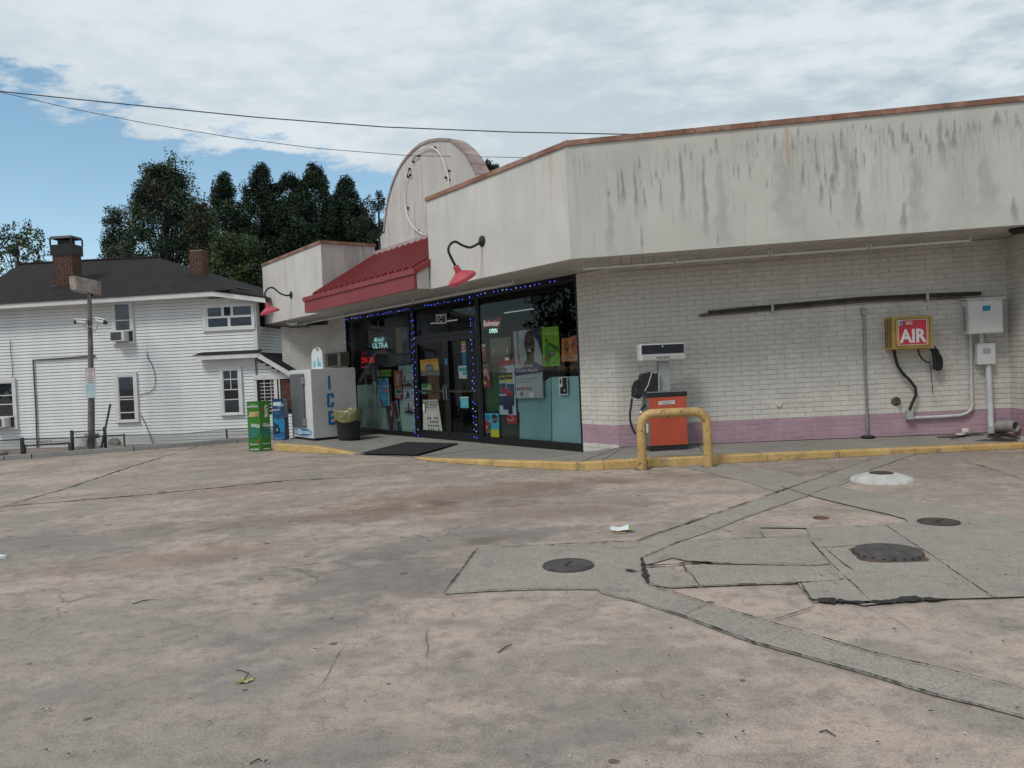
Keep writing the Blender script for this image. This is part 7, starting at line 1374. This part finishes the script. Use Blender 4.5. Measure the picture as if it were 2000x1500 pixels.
def broad(name,label,base,Hh,R,seed,clumps,per,size,mats,pr,rx=(.35,.75),zr=(.25,1.0),prof=lambda t:1,extra=(),group=None,kind=None):
    rng=np.random.default_rng(seed); cl=[]; limbs=[]
    for i in range(clumps):
        t=rng.uniform(*zr); a=rng.uniform(0,6.283); q=R*prof(t)*math.sqrt(rng.uniform(.12,1)); s=rng.uniform(*rx); m=int(rng.choice(len(mats),p=pr))
        c=(q*math.cos(a),q*math.sin(a),Hh*t,s,s*.8,m); cl.append(c)
        if i%4==0: zz=Hh*t*rng.uniform(.45,.75); limbs.append(((0,0,zz),(c[0]*.5,c[1]*.5,zz+(c[2]-zz)*.6),c[:3],.03+.05*(1-t)))
    cl+=list(extra)
    t=thing(name,label,'tree',base,0,group); trunk_mesh(Hh,.035*Hh*.8,limbs,rng).build('trunk',BARK,t); o=bpy.data.objects.new('crown',leaf_mesh('crown',cl,mats,per,size,rng)); COL.objects.link(o); o.parent=t; return t
tp=hp(318,322,38); rr_=np.random.default_rng(5)
ex=[]
for bx_,bz_,n_t in ((-1.9,.83,9),(-1.2,.9,10),(-.5,.97,12),(.1,1.0,14),(.5,1.03,14),(.9,1.0,12),(1.3,.94,10),(1.8,.86,9)):
    for i in range(n_t): ex.append((bx_+rr_.normal()*.12+.10*i/n_t,rr_.normal()*.2,bz_+.10*i/n_t+rr_.normal()*.004,.10,.16,3))
broad('bushy_tree','broad dark bushy tree with russet vine patches behind the house roof',(tp[0],tp[1],-.4),tp[2]+.4,2.75,41,620,140,.065,[LEAFD,LEAFM,LEAFR,LEAFO],[.50,.36,.05,.09],(.3,.62),(.2,.98),lambda t:1.0 if t<.6 else max(.12,1-(t-.6)*2.0))
bt=bpy.data.objects['bushy_tree']; so_=bpy.data.objects.new('sprays',leaf_mesh('sprays',[(e[0],e[1],(tp[2]+.4)*e[2]*.925,e[3]*2.6,e[4]*2.4,e[5]) for e in ex],[LEAFD,LEAFM,LEAFR,LEAFO],15,.075,np.random.default_rng(3))); COL.objects.link(so_); so_.parent=bt
tp=hp(222,405,38.5); broad('leaning_evergreen','narrow dark evergreen at the left edge of the tree group',(tp[0]+.2,tp[1],-.4),tp[2]+.4,1.0,42,170,140,.062,[LEAFD,LEAFM],[.75,.25],(.26,.5),(.3,.98),lambda t:1 if t<.8 else .6)
tp=hp(395,400,36); broad('leafy_tree','looser olive leaved tree between the bushy tree and the evergreens',(tp[0],tp[1],-.4),tp[2]+.4,1.5,43,180,110,.062,[LEAFM,LEAFO,LEAFR],[.5,.35,.15],(.25,.5),(.3,1.0),lambda t:max(.3,1.2-t))
tp=hp(462,455,33); broad('leafy_tree','lower bright green shrubby tree behind the end of the house roof',(tp[0],tp[1],-.3),tp[2]+.3,2.0,44,320,140,.06,[LEAFM,LEAFG,LEAFD],[.5,.3,.2],(.3,.6),(.25,.98),lambda t:max(.35,1.25-.8*t))
tp=hp(40,432,47); broad('open_tree','pale open leaved tree with bare limbs behind the left end of the roof',(tp[0]-.3,tp[1],-.4),tp[2]+.4,2.9,45,250,22,.11,[LEAFO,LEAFG,LEAFM],[.5,.3,.2],(.25,.5),(.45,.98),lambda t:max(.45,1.35-.85*t))
# trees across the road on the left: out of the frame, but the shop windows mirror them
rng=np.random.default_rng(60); cl=[]; b=MB()
for i,(x,y,hh_) in enumerate(((-31,12,9),(-36,18,11),(-33,5,8),(-40,24,10),(-38,-4,10),(-44,12,12))):
    for k in range(110):
        t_=rng.uniform(.2,1.0); a_=rng.uniform(0,6.283); q=3.6*max(.35,1.2-.7*t_)*math.sqrt(rng.uniform(.1,1)); s_=rng.uniform(.7,1.3); cl.append((x+q*math.cos(a_),y+q*math.sin(a_),hh_*t_,s_,s_*.8,int(rng.random()<.3)))
    b.tube([(x,y,-.6),(x,y,hh_*.8)],[.25,.06],7)
tl_=bpy.data.objects.new('distant_treeline',leaf_mesh('distant_treeline',cl,[LEAFM,LEAFG],45,.20,rng)); COL.objects.link(tl_); tag(tl_,'line of roadside trees across the road that the shop windows mirror','trees',kind='stuff')
b.build('trunks',BARK,tl_,kind='stuff')
